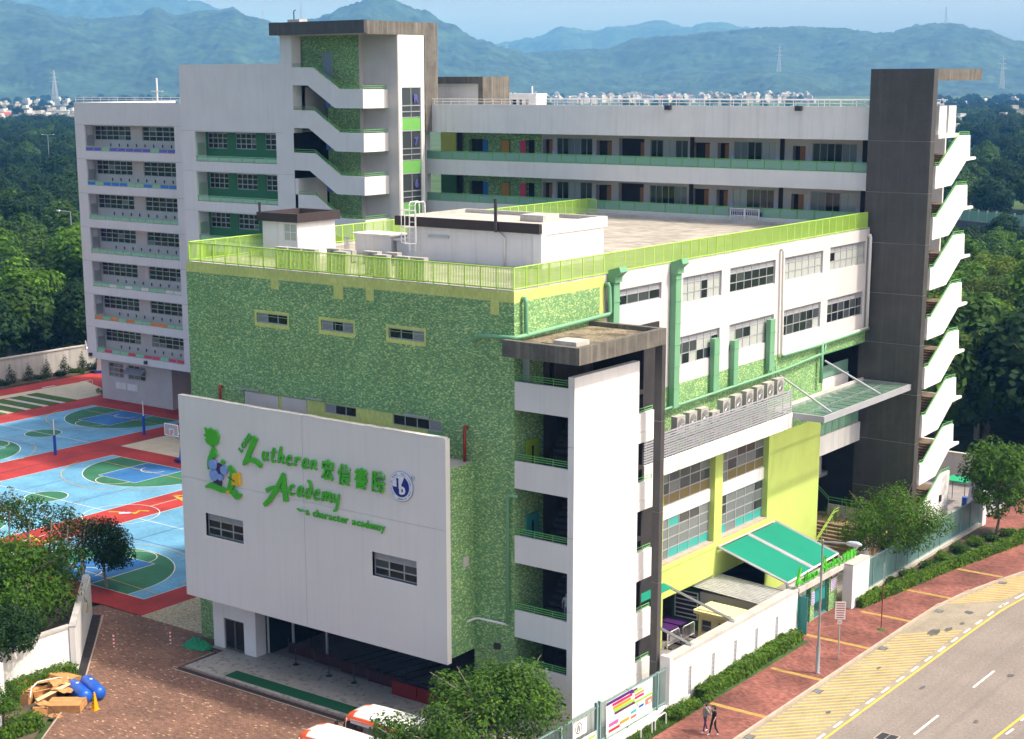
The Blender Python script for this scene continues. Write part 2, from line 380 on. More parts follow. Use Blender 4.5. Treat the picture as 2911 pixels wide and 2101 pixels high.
# ------------------------------------------------------------------ ground, road, footway, courts
g = MB(); S = 9300
g.quad((-S, -S, -.25), (S, -S, -.25), (S, S, -.25), (-S, S, -.25)); struct('ground', g, GRASS)
KP = [(10.3, -60), (10.3, 0), (10.3, 28), (10.36, 33), (10.8, 37), (11.6, 41), (12.6, 45), (14, 49.5), (16, 54), (19, 59), (23, 63), (60, 75)]      # kerb line
road = MB().quad(*[(x, y, -.12) for x, y in KP], (200, 120, -.12), (200, -60, -.12)); struct('road', road, ASPH)
lay = MB()
YL = [(13.93, -60), (13.93, 30), (14.0, 35), (14.3, 39), (14.9, 44), (16, 49), (18, 54), (22, 59.5), (60, 72)]
lay.quad(*[(x, y, -.116) for x, y in KP[:-1]], *[(x, y, -.116) for x, y in reversed(YL[:-1])]); struct('lay_by', lay, ASPH2)
pav = MB().quad((5.0, -60, 0), *[(x-.15, y, 0) for x, y in KP], (60, 78, 0), (5.0, 70, 0)); struct('footway', pav, REDPAVE)
# kerb stones, each a part
kroot = MB(); kerb = struct('kerb', MB().box(10.1, 10.14, -60, 28, -.2, -.01), KERB)
kst = {}
def polyline_pts(P, step):
    out, acc = [], 0.
    for (a, b) in zip(P[:-1], P[1:]):
        a, b = Vector(a), Vector(b); L = (b-a).length; t = 0.
        while t < L: out.append((a+(b-a)*t/L, (b-a).normalized())); t += step
    return out
KM = MB().box(-.15, .0, .006, .994, -.2, .012).mesh('kerb_stone', KERB); kn = 0
for p, t in polyline_pts([(10.3, 4), (10.3, 28), (10.36, 33), (10.8, 37), (11.6, 41), (12.6, 45), (14, 49.5)], 1.):
    o = shared('kerb_stone', KM, kerb, (p.x, p.y, 0)); o.rotation_euler = (0, 0, math.atan2(-t.x, t.y)); o['label'] = 'pale kerb stone at the lay-by edge'; kn += 1
# road paint
mk_ = strip(YL, .13, -.112); struct('yellow_edge_line', mk_, YLINE)
m2 = strip([(21.1, -60), (21.1, 14), (21.3, 19), (21.8, 30), (23, 42), (27, 56), (60, 66)], .14, -.116); struct('far_yellow_line', m2, YLINE)
wd = MB(); y = 4.35
while y < 36: wd.box(13.58, 13.72, y, y+1.0, -.115, -.112); y += 2.1
for p, t in polyline_pts([(13.72, 36.2), (14.0, 39.2), (14.6, 44), (15.7, 49)], 2.1):
    q = p+t*1.0; strip([(p.x-.05, p.y), (q.x-.05, q.y)], .14, -.112, wd)
struct('lay_by_dashes', wd, WLINE)
cd = MB()
for y in (-5, 3.7, 12.35, 20.85, 29.35, 37.8): strip([(17.45+.004*y, y), (17.47+.004*y, y+3.3)], .13, -.116, cd)
for y in (10.6, 12.9, 15.3, 17.6): strip([(21.42, y), (21.48, y+.95)], .13, -.112, cd)
struct('lane_dashes', cd, WLINE)
hb = MB(); y = 2.2
while y < 27.2: strip([(10.5, y), (13.4, y+3.1)], .10, -.110, hb); y += .615
struct('yellow_hatching', hb, YLINE)
h2 = MB(); y = 35.2
for k in range(14): yy = 34.6+k*.62; x0 = 10.6+(yy-34.6)*.17; strip([(x0, yy), (x0+2.7, yy+2.9)], .10, -.110, h2)
struct('far_yellow_hatching', h2, YLINE)
yb = []
for y, x0 in ((9.45, 6.75), (16.4, 6.9), (23.0, 5.6), (29.3, 6.8), (35.4, 7.3), (42.1, 7.9)):
    x1 = 10.15 if y < 33 else (10.45 if y < 40 else 11.6)
    b = MB().box(x0, x1, y-.18, y+.18, -.1, .005); struct('paving_band', b, YBAND)
for i, (x, y) in enumerate(((10.62, 6.79), (10.64, 14.94), (10.72, 23.82), (10.75, 32.69), (11.94, 41.19))):
    t = thing('road_gully', 'cast iron road gully by the kerb, %s' % ('nearest to the two walking people', 'beside the low end of the long hedge', 'between the sign post and the red pole', 'where the first hatching is worn away', 'farthest one, at the start of the far hatching')[i], 'drain', (x, y, -.11), 'road gullies')
    fr = MB().box(x-.24, x+.24, y-.3, y+.3, -.13, -.105); fr.part('grate_frame', DSTEEL, t)
    gb = MB()
    for k in range(6): gb.box(x-.2, x+.2, y-.26+k*.09, y-.21+k*.09, -.105, -.098)
    gb.part('grate', STEEL, t)
t = thing('manhole_cover', 'square double manhole cover in the carriageway', 'manhole', (16.5, 11.1, -.12))
MB().box(15.95, 17.05, 10.55, 11.65, -.13, -.112).part('cover_frame', KERB, t); MB().box(16.02, 16.48, 10.62, 11.58, -.114, -.108).part('cover_plate', DSTEEL, t); MB().box(16.52, 16.98, 10.62, 11.58, -.114, -.108).part('cover_plate', DSTEEL, t)
# oil marks and patches
pt = MB()
rp = random.Random(3)
def blob(mb, cx, cy, rx, ry, z, n=14):
    mb.quad(*[(cx+rx*math.cos(a)*rp.uniform(.7, 1.15), cy+ry*math.sin(a)*rp.uniform(.7, 1.15), z) for a in [2*math.pi*k/n for k in range(n)]])
for x, y, a, b in ((12.1, 28.5, .35, .8), (12.6, 29.6, .2, .5), (12.4, 33.6, .3, .4), (12.9, 31.2, .15, .3), (11.9, 20.5, .12, .3), (12.5, 12.4, .12, .3), (18.6, 24, .2, .3), (19.5, 16, .15, .3), (15.2, 19, .15, .4)): blob(pt, x, y, a, b, -.108)
struct('oil_stains', pt, mk('oil_stain', (.10, .095, .085), .6, .3, 3.))
# school ground
sg = MB().quad((-21.0, -40, -.006), (5.0, -40, -.006), (5.0, .3, -.006), (-24.6, .3, -.006), (-34.6, .3, -.006), (-34.6, -1.2, -.006), (-24.6, -9.6, -.006), (-18.8, -17, -.006)); struct('brick_court', sg, PAVER)
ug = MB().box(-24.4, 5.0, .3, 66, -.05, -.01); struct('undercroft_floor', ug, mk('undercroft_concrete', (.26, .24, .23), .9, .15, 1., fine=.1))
pb = MB().quad((-30.6, .3, 0), (-24.5, .3, 0), (-24.5, 43, 0), (-30.6, 43, 0)); struct('pebble_apron', pb, PEBBLE)
rd = MB().quad((-30.6, .4, -.004), (-30.6, 47, -.004), (-104.8, 60.5, -.004), (-104.8, 20, -.004), (-89.6, -3, -.004), (-60, -3, -.004), (-34.5, .4, -.004)); struct('sports_ground', rd, C_RED)
def ring(cx, cy, r, w, z, mb, a0=0., a1=2*math.pi, n=40):
    return strip([(cx+r*math.cos(a0+(a1-a0)*k/n), cy+r*math.sin(a0+(a1-a0)*k/n)) for k in range(n+1)], w, z, mb)
def disc(cx, cy, r, z, mb, n=36): return mb.quad(*[(cx+r*math.cos(2*math.pi*k/n), cy+r*math.sin(2*math.pi*k/n), z) for k in range(n)])
def bball(x0, x1, y0, y1, nm):
    cx, cy = (x0+x1)/2, (y0+y1)/2
    base = struct(nm, MB().quad((x0, y0, 0), (x1, y0, 0), (x1, y1, 0), (x0, y1, 0)), C_BLUE)
    ln, gr, db = MB(), MB(), MB(); w = .07
    for a, b in (((x0, y0), (x1, y0)), ((x0, y1), (x1, y1)), ((x0, y0), (x0, y1)), ((x1, y0), (x1, y1)), ((x0, cy), (x1, cy))): strip([a, b], w, .013, ln)
    disc(cx, cy, 1.8, .004, gr); ring(cx, cy, 1.8, w, .014, ln)
    for ye, s in ((y0, 1), (y1, -1)):
        yh = ye+s*1.45; R_ = 6.4
        a_ = [math.pi*k/30 for k in range(31)]
        arc = [(cx+R_*math.cos(a), yh+s*R_*math.sin(a)) for a in a_]
        gr.quad(*[(x, y, .004) for x, y in [(cx+R_, ye)]+arc+[(cx-R_, ye)]]); strip([(cx+R_, ye)]+arc+[(cx-R_, ye)], w, .014, ln)
        db.quad(*[(x, y, .008) for x, y in ((cx-2.45, ye), (cx+2.45, ye), (cx+2.45, ye+s*5.9), (cx-2.45, ye+s*5.9))])
        strip([(cx-2.45, ye), (cx-2.45, ye+s*5.9), (cx+2.45, ye+s*5.9), (cx+2.45, ye)], w, .015, ln)
        ring(cx, ye+s*5.9, 1.8, w, .016, ln, 0 if s > 0 else math.pi, math.pi if s > 0 else 2*math.pi, 20)
        ring(cx, yh, 1.25, w, .017, ln, 0 if s > 0 else math.pi, math.pi if s > 0 else 2*math.pi, 16)
    gr.part('court_green', C_GREEN, base); db.part('court_key', C_DBLUE, base); ln.part('court_line', WLINE, base)
    # yellow handball / badminton lines
    yl = MB(); strip([(x0+1.2, y1-2.2), (x1, y1-2.6)], .06, .020, yl); ring(cx-.5, y1-1.5, 7.9, .06, .021, yl, math.pi*1.08, math.pi*1.9, 30); ring(cx+.3, y0+1.5, 7.6, .06, .021, yl, .1*math.pi, .9*math.pi, 30); strip([(x0+1, y0+2.2), (x1, y0+1.3)], .06, .020, yl)
    yl.part('court_line', YLINE, base); 
    pl = MB(); strip([(x0+2, cy-4), (x1-1, cy-4.1)], .05, .022, pl); strip([(cx+3.5, y0+7.5), (cx+3.5, y1-7.5)], .05, .022, pl); strip([(cx-3.5, y0+7.5), (cx-3.5, y1-7.5)], .05, .022, pl)
    pl.part('court_line', mk('purple_line', lin((90, 80, 140)), .8), base)
bball(-89.0, -74.5, 19.7, 44.1, 'far_basketball_court'); bball(-68.6, -53.4, 2.75, 29.7, 'middle_basketball_court'); bball(-49.3, -33.1, 2.75, 29.7, 'near_basketball_court')
rs = MB(); ring(-51.4, 16.2, 3.1, .07, .024, rs); strip([(-51.4, 19.3), (-51.4, 29.7)], .07, .024, rs); strip([(-51.4, 13.1), (-51.4, 2.75)], .07, .024, rs); struct('strip_circle_line', rs, WLINE)
# painted letters and emblem on the red strip
yl = MB()
strip([(-52.5, 22.9), (-50.1, 22.0)], .32, .028, yl); strip([(-52.5, 22.9), (-49.9, 24.2)], .32, .028, yl); strip([(-51.3, 22.3), (-51.0, 23.8)], .22, .032, yl)
strip([(-52.5, 8.0), (-50.0, 7.2)], .30, .028, yl); strip([(-50.0, 7.2), (-50.1, 8.6)], .3, .032, yl)
strip([(-52.8, 16.1), (-52.0, 16.6), (-51.6, 16.2), (-50.9, 17.2)], .28, .028, yl); strip([(-50.6, 16.9), (-51.0, 17.8), (-50.3, 18.2)], .3, .032, yl)
struct('painted_strip_letters', yl, plain('ochre_court_paint', (196, 160, 60), .8))
em = MB(); disc(-51.6, 16.55, .3, .036, em, 12); disc(-51.25, 16.8, .26, .040, em, 12); struct('painted_grape_emblem', em, plain('pale_violet_paint', (190, 190, 225), .8))
dr = strip([(-71.2, 4), (-71.2, 42)], .16, .004); struct('drain_channel', dr, DSTEEL)
sp = MB().quad((-71.0, 32.7, .004), (-56, 32.7, .004), (-56, 42, .004), (-71.0, 42, .004)); struct('sand_pit', sp, SAND)
sp2 = MB().quad((-100.6, 36, .004), (-99.6, 44.9, .004), (-92.9, 44.9, .004), (-92.9, 50, .004), (-101.2, 53, .004), (-101.6, 38, .004)); struct('sand_yard', sp2, SAND)
gpath = MB().quad((-99.7, 33, .008), (-92.7, 33, .008), (-92.7, 44.95, .008), (-99.7, 44.95, .008)); struct('slab_path', gpath, mk('pale_slab', (.5, .46, .40), .9, .1, 1.))
TURF = mk('short_turf', (.06, .12, .02), .95, .25, 3., fine=.3, bscale=12)
gr_ = MB()
for y in (44.15, 41.85, 39.55, 37.25, 34.95, 32.7): gr_.box(-99.7, -92.7, y-.72, y+.72, 0, .06)
o = gr_.part('lawn_strips', TURF); o['kind'] = 'stuff'; o['label'] = 'short green lawn strips between pale slabs'; o['category'] = 'lawn'
# forecourt
pf = MB().quad((-21.2, -4.4, .10), (2.5, -4.45, .10), (2.5, .3, .10), (-22.4, .3, .10), (-22.4, -1.2, .10), (-21.2, -1.2, .10)); 
for a, b in (((-21.2, -1.2), (-21.2, -4.4)), ((-21.2, -4.4), (2.5, -4.45))): pf.quad((*a, -.01), (*b, -.01), (*b, .10), (*a, .10))
struct('forecourt', pf, LOBBY)
fc = MB(); strip([(-22.2, -1.45), (-21.5, -1.6), (-21.5, -4.7), (2.5, -4.75)], .34, .0, fc); struct('forecourt_gutter', fc, mk('gutter_black', (.03, .028, .028), .7))
fl = MB(); strip([(-21.75, -1.5), (-21.75, -4.95), (2.5, -5.0)], .08, .004, fl); struct('forecourt_edge_line', fl, KERB)
MB().box(-18.1, 2.0, -4.12, -3.12, .10, .115).part('entrance_mat', CARPET); tag(bpy.data.objects['entrance_mat'], 'long dark green mat along the forecourt edge', 'mat')
ch = MB().quad((-33.5, -1.5, .002), (-32.9, -1.1, .002), (-24.3, -9.3, .002), (-25.2, -9.6, .002)); struct('black_channel', ch, mk('dark_channel', (.028, .024, .024), .9, .3, 2.))
cl = MB(); strip([(-32.75, -1.05), (-24.3, -9.4), (-19.3, -16.3)], .09, .006, cl); struct('channel_edge_line', cl, KERB)
ea = MB().quad((-44, -30, -.02), (-20.5, -30, -.02), (-19.2, -17.2, -.02), (-24.7, -9.7, -.02), (-34, -1.3, -.02), (-50, 2.4, -.02), (-60, -3, -.02)); struct('planting_bed', ea, EARTH)
vb = MB().quad((5.43, -8, .01), (6.7, -8, .01), (6.65, 22, .01), (5.43, 22, .01)); struct('verge', vb, GRASS)
vb2 = MB().quad((5.5, 29.8, .012), (6.5, 29.8, .012), (7.2, 36, .012), (8.1, 44, .012), (9.6, 50, .012), (9.4, 55, .012), (5.5, 54, .012)); struct('far_verge', vb2, EARTH)
# ------------------------------------------------------------------ the green tiled hall block
FH, FR = Fac('y', 0.), Fac('x', 0.)
hall = thing('hall_block', 'large hall block clad in green mosaic tile with white upper street side', 'building')
Wf = [(-18.58, -16.1), (-13.5, -11.04), (-8.48, -5.96)]
holes = [(a, b, 20.53, 21.12) for a, b in Wf]+[(-19.9, -4.85, 14.45, 16.38), (-18.75, -2.68, 0, 3.96), (-22.9, -18.75, 0, 3.0)]
FH.panel(MB(), -24.45, 0, 0, 23.12, holes, .12).part('wall', TILE, hall, label='green mosaic front wall')
FH.panel(MB(), -24.45, 0, 23.12, 23.69).part('wall_band', YTILE, hall, label='yellow green mosaic band under the roof edge')
for a, b, c in ((-17.33, -16.75, 22.57), (-12.45, -11.75, 22.38), (-10.06, -9.5, 22.48), (-1.5, -.96, 22.42)):
    FH.box(MB(), a, b, c, 23.13, -.03, .01).part('overflow_plate', YTILE, hall)
for i, (a, b) in enumerate(Wf):
    m = MB(); u0, u1, z0, z1 = a-.16, b+.1, 20.3, 21.28
    for q in ((u0, u1, z0, 20.53), (u0, u1, 21.12, z1), (u0, a, 20.53, 21.12), (b, u1, 20.53, 21.12)): FH.box(m, *q, -.025, .02)
    m.part('window_surround', YTILE, hall)
    window(hall, FH, a, b, 20.53, 21.12, 3, 1, .06, 0, (GL_D,), .06, ((0,), (0, 2), (2,))[i])
for z in (20.95, 17.3, 12.72): FH.box(MB(), -24.4 if z > 17 else (-2.66 if z < 15 else -24.4), -.02, z-.012, z+.012, -.004, .002).part('tile_joint', mk('tile_joint', lin((150, 180, 140)), .8), hall)
for x in (-12.4,): FH.box(MB(), x-.012, x+.012, 16.4, 23.1, -.004, .002).part('tile_joint', MAT['tile_joint'], hall)
# strip above the sign box
mb = FH.panel(MB(), -14.8, -4.85, 14.45, 16.38, [(-13.43, -11.03, 15.76, 16.32), (-8.34, -4.9, 15.72, 16.32)], .1, .05); mb.part('yellow_strip', YTILE, hall)
FH.box(MB(), -19.85, -17.1, 14.45, 16.3, .02, .1).part('grey_panel', BEIGE, hall); FH.box(MB(), -16.78, -14.82, 14.45, 16.33, .02, .1).part('grey_panel', BEIGE, hall)
FH.panel(MB(), -19.9, -14.8, 14.45, 16.38, (), 0, .11).part('strip_back', YTILE, hall)
window(hall, FH, -13.43, -11.03, 15.76, 16.32, 3, 1, .09, 0, (GL_D,), .05, (0,)); window(hall, FH, -8.34, -4.9, 15.72, 16.32, 4, 1, .09, 0, (GL_D,), .05, (3,))
FH.box(MB(), -5.84, -4.87, 15.38, 15.72, .03, .06).part('teal_plate', GPIPE, hall)
for a, b, z in ((-20.1, -18.3, 16.55), (-14.5, -13.2, 16.58), (-7.2, -5.45, 16.52)):
    m = MB().box(a, b, -.42, -.30, z-.05, z+.03)
    for u in (a+.15, b-.2): m.box(u, u+.05, -.36, .0, z+.005, z+.05)
    m.part('tube_lamp', STEEL, hall)
RED = plain('red_pipe_paint', (150, 50, 40))
for u, z1, z0 in ((-21.7, 16.4, 14.5), (-3.1, 16.3, 14.42)): pipe(hall, [(u, .05, z1-.05), (u, -.2, z1), (u, -.22, z1-.15), (u, -.22, z0)], .09, RED, 'fire_pipe')
# right hand (street) side
FR.panel(MB(), 0, 7.95, 12, 23.12).part('wall', TILE, hall, label='green mosaic wall beside the corner')
FR.panel(MB(), 0, 8.45, 23.12, 23.69).part('wall_band', YTILE, hall); FR.panel(MB(), 7.95, 8.45, 12, 23.12).part('wall_band', YTILE, hall)
R1 = [(9.75, 14.5, 21.8, 22.75), (16.95, 21.65, 21.2, 22.75), (22.72, 28.78, 21.2, 22.76), (29.95, 35.8, 21.22, 22.76), (36.9, 42.68, 21.24, 22.86)]
R2 = [(16.3, 21.55, 17.45, 19.2), (22.8, 28.77, 17.45, 19.2), (29.88, 35.72, 17.5, 19.25), (36.78, 42.6, 17.55, 19.26)]
FR.panel(MB(), 8.45, 43.29, 16.4, 23.69, R1+R2, .16).part('wall', FACW, hall, label='white upper street wall')
bl = lambda p: (lambda i, j, r: GL_B if r.random() < p else (GL_D if r.random() < .7 else GL_M))
pal = [.0, .85, .05, .8, .8]; pal2 = [.55, .8, .08, .03]
window(hall, FR, *R1[0], 4, 1, .1, .38, bl(0), .06)
for q, p in zip(R1[1:], pal[1:]): window(hall, FR, *q, 6, 2, .1, .40, bl(p), .055)
for q, p in zip(R2, pal2): window(hall, FR, *q, 6, 2, .1, .40, bl(p), .055)
FR.panel(MB(), 8.45, 36.45, 11.0, 16.4).part('wall', TILE, hall, label='green mosaic wall behind the air conditioners')
FR.panel(MB(), 36.45, 43.29, 15.47, 16.4).part('wall', TILE, hall); MB().box(-.5, -.004, 36.45, 43.29, 15.40, 15.47).part('lintel', DGREEN, hall)
# lime lower street wall with recessed glazing
LH = [(15.2, 21.5, 5.3, 11.0), (22.5, 28.73, 5.3, 11.0)]
FR.panel(MB(), 14.2, 36.5, 5.0, 11.0, LH, .42).part('wall', LIME, hall, label='lime green street wall')
FR.panel(MB(), 14.2, 22.45, 3.2, 5.0).part('wall', LIME, hall); FR.panel(MB(), 22.45, 28.73, 3.0, 5.0).part('wall', LIME, hall); FR.panel(MB(), 28.73, 36.5, 0, 5.0).part('wall', LIME, hall)
MB().quad((0, 14.2, 3.2), (-1.4, 14.2, 3.2), (-1.4, 28.73, 3.1), (0, 28.73, 3.1)).part('soffit', LIME, hall)
for y0, y1 in ((14.9, 15.35), (21.5, 22.45)):
    FR.box(MB(), y0, y1, 0, 3.2, 0.002, .6).part('pillar', LIME, hall)
MB().box(-8, -.004, 36.496, 36.5, 0, 16.4).part('wall', LIME, hall, label='lime end wall by the steps')
upper = lambda i, j, r: GL_Y if j == 0 and r.random() < .85 else (GL_G if r.random() < .35 else GL_M)
lower = lambda i, j, r: (GL_T if r.random() < .6 else GL_G) if j == 0 else ((GL_T if r.random() < .06 else (GL_M if r.random() < .25 else GL_G)))
for (a, b, _, _) in LH:
    window(hall, FR, a, b, 8.85, 11.0, 5, 3, .36, 0, upper, .07); window(hall, FR, a, b, 5.42, 8.05, 5, 4, .36, 0, lower, .07)
    FR.box(MB(), a, b, 8.05, 8.85, .30, .45).part('spandrel', WHITE, hall); FR.box(MB(), a, b, 5.3, 5.42, .02, .45).part('window_sill', KERB, hall)
mm = MB()
FR.box(mm, 14.2, 22.48, 5.0, 5.12, -.05, .0); mm.part('ledge', LIME, hall)
# roof, left side, rear, base core
MB().box(-24.4, -.05, .05, 43.25, 23.30, 23.55).part('roof_deck', mk('roof_screed', (.37, .34, .285), .9, .22, .30, .75, (.22, .19, .15), fine=.22, bscale=1.1, sdir=(.25, .9, 1)), hall)
rp_ = MB()
for q in ((-24.44, -.006, .006, .3), (-24.44, -24.2, .302, 42.88), (-.3, -.006, .302, 42.88)): rp_.box(q[0], q[1], q[2], q[3], 23.56, 23.72)
rp_.part('roof_kerb', CONC, hall); MB().box(-24.2, -.02, 42.9, 43.27, 23.5, 23.8).part('roof_kerb', CONC, hall)
MB().quad((-24.45, 0, 0), (-24.45, 43.29, 0), (-24.45, 43.29, 23.69), (-24.45, 0, 23.69)).part('wall', TILE, hall)
MB().quad((-24.45, 43.288, 0), (-8, 43.288, 0), (-8, 43.288, 23.3), (-24.45, 43.288, 23.3)).part('wall', WHITE, hall)
DARKIN = mk('dark_interior_shade', (.035, .032, .033), .9, .2, 1.)  # near-black colour stands in for deep shade in interiors and undersides
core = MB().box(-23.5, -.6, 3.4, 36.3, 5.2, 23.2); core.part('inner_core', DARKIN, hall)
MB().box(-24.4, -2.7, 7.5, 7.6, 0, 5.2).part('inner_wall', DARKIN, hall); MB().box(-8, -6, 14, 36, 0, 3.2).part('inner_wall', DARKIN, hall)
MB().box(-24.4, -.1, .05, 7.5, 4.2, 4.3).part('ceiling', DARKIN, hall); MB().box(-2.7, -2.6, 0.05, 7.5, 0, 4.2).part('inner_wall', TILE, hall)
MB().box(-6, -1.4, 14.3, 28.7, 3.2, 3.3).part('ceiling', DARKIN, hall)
# roof corner of the tile: side of hall facing the entrance tower interior
FR.panel(MB(), 0.0, 14.2, 0, 12, [(2.3, 4.6, .0, 2.6)], .1).part('wall', TILE, hall, label='green mosaic wall inside the stair tower')
# ducts on the street side
def duct(y0, y1, z0, z1, d, cowl, kink=None):
    m = MB(); m.box(.03, d, y0, y1, z0, z1)
    zz = z0+1.2
    while zz < z1-.3: m.box(.02, d+.03, y0-.03, y1+.03, zz, zz+.05); zz += 1.3
    if cowl:
        m.prism([(.0, z1-.05), (d+.12, z1-.05), (d+.12, z1+.25), (d+.45, z1+.55), (d+.35, z1+.85), (.05, z1+.62)], 'y', y0-.06, y1+.06)
    return m.part('duct', GPIPE, hall)
duct(8.75, 9.35, 21.0, 23.35, .42, True); duct(15.45, 16.05, 15.1, 23.2, .42, True)
for a, b, z1 in ((20.35, 21.0, 18.65), (22.9, 23.45, 18.2), (27.7, 28.35, 18.95)): duct(a, b, 15.2 if b < 27 else 15.6, z1, .35, False)
G_ = GPIPE
pipe(hall, [(.02, .68, 23.25), (.22, .68, 23.3), (.24, .7, 23.1), (.24, .74, 21.5), (.24, .78, 21.4)], .13, G_); pipe(hall, [(.02, 8.46, 23.2), (.24, 8.46, 23.25), (.26, 8.5, 23.1), (.26, 8.62, 21.7), (.26, 8.5, 21.57), (.26, .4, 21.38), (.22, -.18, 21.36), (-.1, -.22, 21.35), (-2.05, -.22, 21.28), (-2.25, -.2, 21.15), (-2.6, -.1, 20.95), (-2.62, .02, 20.93)], .12, G_)
pipe(hall, [(.02, 29.4, 23.35), (.2, 29.4, 23.4), (.22, 29.42, 23.2), (.22, 29.62, 16.5), (.24, 29.75, 16.36), (.24, 43.2, 16.52)], .10, WARMW, 'downpipe'); pipe(hall, [(.02, 42.95, 23.2), (.2, 43.0, 23.25), (.22, 43.0, 23.1), (.22, 43.05, 16.6)], .11, WARMW, 'downpipe')
pipe(hall, [(.28, 29.7, 16.3), (.28, 35.6, 16.32), (.28, 43.2, 16.45)], .11, G_); pipe(hall, [(.28, 9, 15.1), (.28, 29.9, 15.36), (.28, 36.0, 15.66), (.28, 36.1, 16.3)], .10, G_); pipe(hall, [(.3, 35.55, 16.5), (.3, 35.6, 13.6)], .13, G_)
pipe(hall, [(.3, 28.7, 15.9), (.3, 28.75, 14.6)], .05, G_)
# pipe and fittings on the tile beside the tower
pipe(hall, [(.3, -.1, 12.95), (-.1, -.18, 13.0), (-.3, -.18, 12.8), (-.31, -.18, 5.9)], .10, G_)
pipe(hall, [(-.31, -.16, 5.85), (-2.3, -.16, 5.80), (-2.45, -.2, 5.77), (-3.0, -1.0, 5.5)], .07, WHITE, 'downpipe')
FH.box(MB(), -1.25, -.9, 4.3, 4.62, -.18, 0).part('wall_lamp', DSTEEL, hall); MB().box(-2.70, -2.62, -1.0, -.55, 8.8, 9.35).part('vent_grille', BEIGE, hall)
# entrance: white door bay under the sign
eb = thing('door_bay', 'white painted door bay beneath the left end of the sign wall', 'porch', (-20.6, -.85, 0))
FD = Fac('y', -.85)
FD.panel(MB(), -22.42, -18.75, 0, 3.72, [(-21.5, -19.76, .1, 2.1)], .15).part('wall', WHITE, eb)
MB().box(-18.98, -18.752, -.845, .3, 0, 3.9).part('wall', SHADEW, eb); MB().box(-18.97, -18.76, .3, 7.4, 0, 2.9).part('glazed_wall', GL_D, eb); MB().box(-18.98, -18.752, .3, 7.4, 2.9, 3.9).part('wall', SHADEW, eb); MB().box(-22.42, -22.2, -.845, .0, 0, 3.9).part('wall', SHADEW, eb)
dw = window(eb, FD, -21.5, -19.76, .1, 2.1, 2, 1, .08, 0, (GL_M, GL_D), .1, name='glass_door', frame=mk('bronze_frame', (.16, .15, .15), .4, .05, 1., metal=.4))
# roof fence: posts, rails, bars
rf = thing('roof_fence', 'lime green bar railing round the flat hall roof', 'railing', (0, 0, 23.7))
bars, k = MB(), 0
def fence_run(p0, p1, step_post, z0=23.74, z1=24.87, bar=.105, skip=0):
    a, b = Vector(p0), Vector(p1); L = (b-a).length; t = (b-a)/L; n = max(1, round(L/step_post))
    for i in range(skip, n+1):
        q = a+t*L*i/n; MB().box(q.x-.028, q.x+.028, q.y-.028, q.y+.028, z0-.1, z1+.02).part('post', LIMEF, rf)
        MB().box(q.x-.07, q.x+.07, q.y-.07, q.y+.07, z0-.18, z0-.1).part('post_foot', KERB, rf)
    for z in (z0+.06, z1): MB().bar((a.x, a.y, z), (b.x, b.y, z), .05).part('rail', LIMEF, rf)
    m = int(L/bar)
    for i in range(m+1):
        q = a+t*(L*i/m); bars.box(q.x-.016, q.x+.016, q.y-.016, q.y+.016, z0+.06, z1)
fence_run((-24.3, .14), (-.14, .14), 1.06); fence_run((-.14, .20), (-.14, 43.1), 1.05, skip=1); fence_run((-24.3, .20), (-24.3, 43.1), 1.05, skip=1)
fence_run((-24.24, 43.1), (-23.4, 43.1), .9, skip=1)
o = bars.part('bars', LIMEF, rf, kind='stuff', label='thin upright lime bars between the posts')
# plant rooms on the roof
h1 = thing('stair_house', 'small white roof house with dark brown parapet and one window', 'roof house', (-22.4, 7.5, 23.55))
HX0, HX1, HY0, HY1 = -23.9, -20.9, 6.0, 9.4; F1 = Fac('y', HY0)
F1.panel(MB(), HX0, HX1, 23.55, 25.78, [(-22.08, -21.0, 24.6, 25.68)], .1).part('wall', WHITE, h1, label='white front wall')
MB().quad((HX1, HY0, 23.55), (HX1, HY1, 23.55), (HX1, HY1, 25.78), (HX1, HY0, 25.78)).part('wall', WHITE, h1)
MB().quad((HX0, HY0, 23.55), (HX0, HY1, 23.55), (HX0, HY1, 25.78), (HX0, HY0, 25.78)).part('wall', WHITE, h1); MB().quad((HX0, HY1, 23.55), (HX1, HY1, 23.55), (HX1, HY1, 25.78), (HX0, HY1, 25.78)).part('wall', WHITE, h1)
window(h1, F1, -22.08, -21.0, 24.6, 25.68, 2, 2, .02, 0, (GL_B,), .05, frame=WHITE)
m = MB()
for q in ((-24.15, -20.65, 5.75, 6.0), (-24.15, -20.65, 9.4, 9.65), (-24.15, -23.9, 6, 9.4), (-20.9, -20.65, 6, 9.4)): m.box(*q, 25.77, 26.3)
m.part('parapet', BLACKB, h1); MB().box(-23.9, -20.9, 6, 9.4, 25.8, 25.92).part('roof', CONC, h1); MB().tube([(-23.95, 5.85, 25.9), (-23.95, 5.85, 26.9)], .08).part('vent_pipe', BLACKB, h1)
h2 = thing('plant_room', 'wide white roof plant room with dark brown front fascia and ladder', 'roof house', (-10.5, 13, 23.55))
MB().box(-15.5, -5.42, 10.05, 16.6, 23.55, 25.6).part('wall', WHITE, h2); 
MB().box(-16.3, -5.4, 9.8, 10.05, 25.58, 26.15).part('fascia', BLACKB, h2); MB().box(-5.62, -5.35, 10.05, 16.9, 25.5, 26.14).part('parapet', WHITE, h2); MB().box(-16.3, -5.62, 16.6, 16.9, 25.6, 26.14).part('parapet', CONC, h2); MB().box(-16.3, -16.05, 10.05, 16.6, 25.6, 26.13).part('parapet', CONC, h2)
MB().box(-16.05, -5.62, 10.05, 16.6, 25.6, 25.9).part('roof', mk('bright_roof', (.50, .46, .39), .9, .16, .6, .4, (.3, .26, .2), sdir=(.8, .5, 1)), h2)
MB().box(-5.9, -5.3, 9.9, 10.4, 23.55, 25.55).part('pier', WHITE, h2)
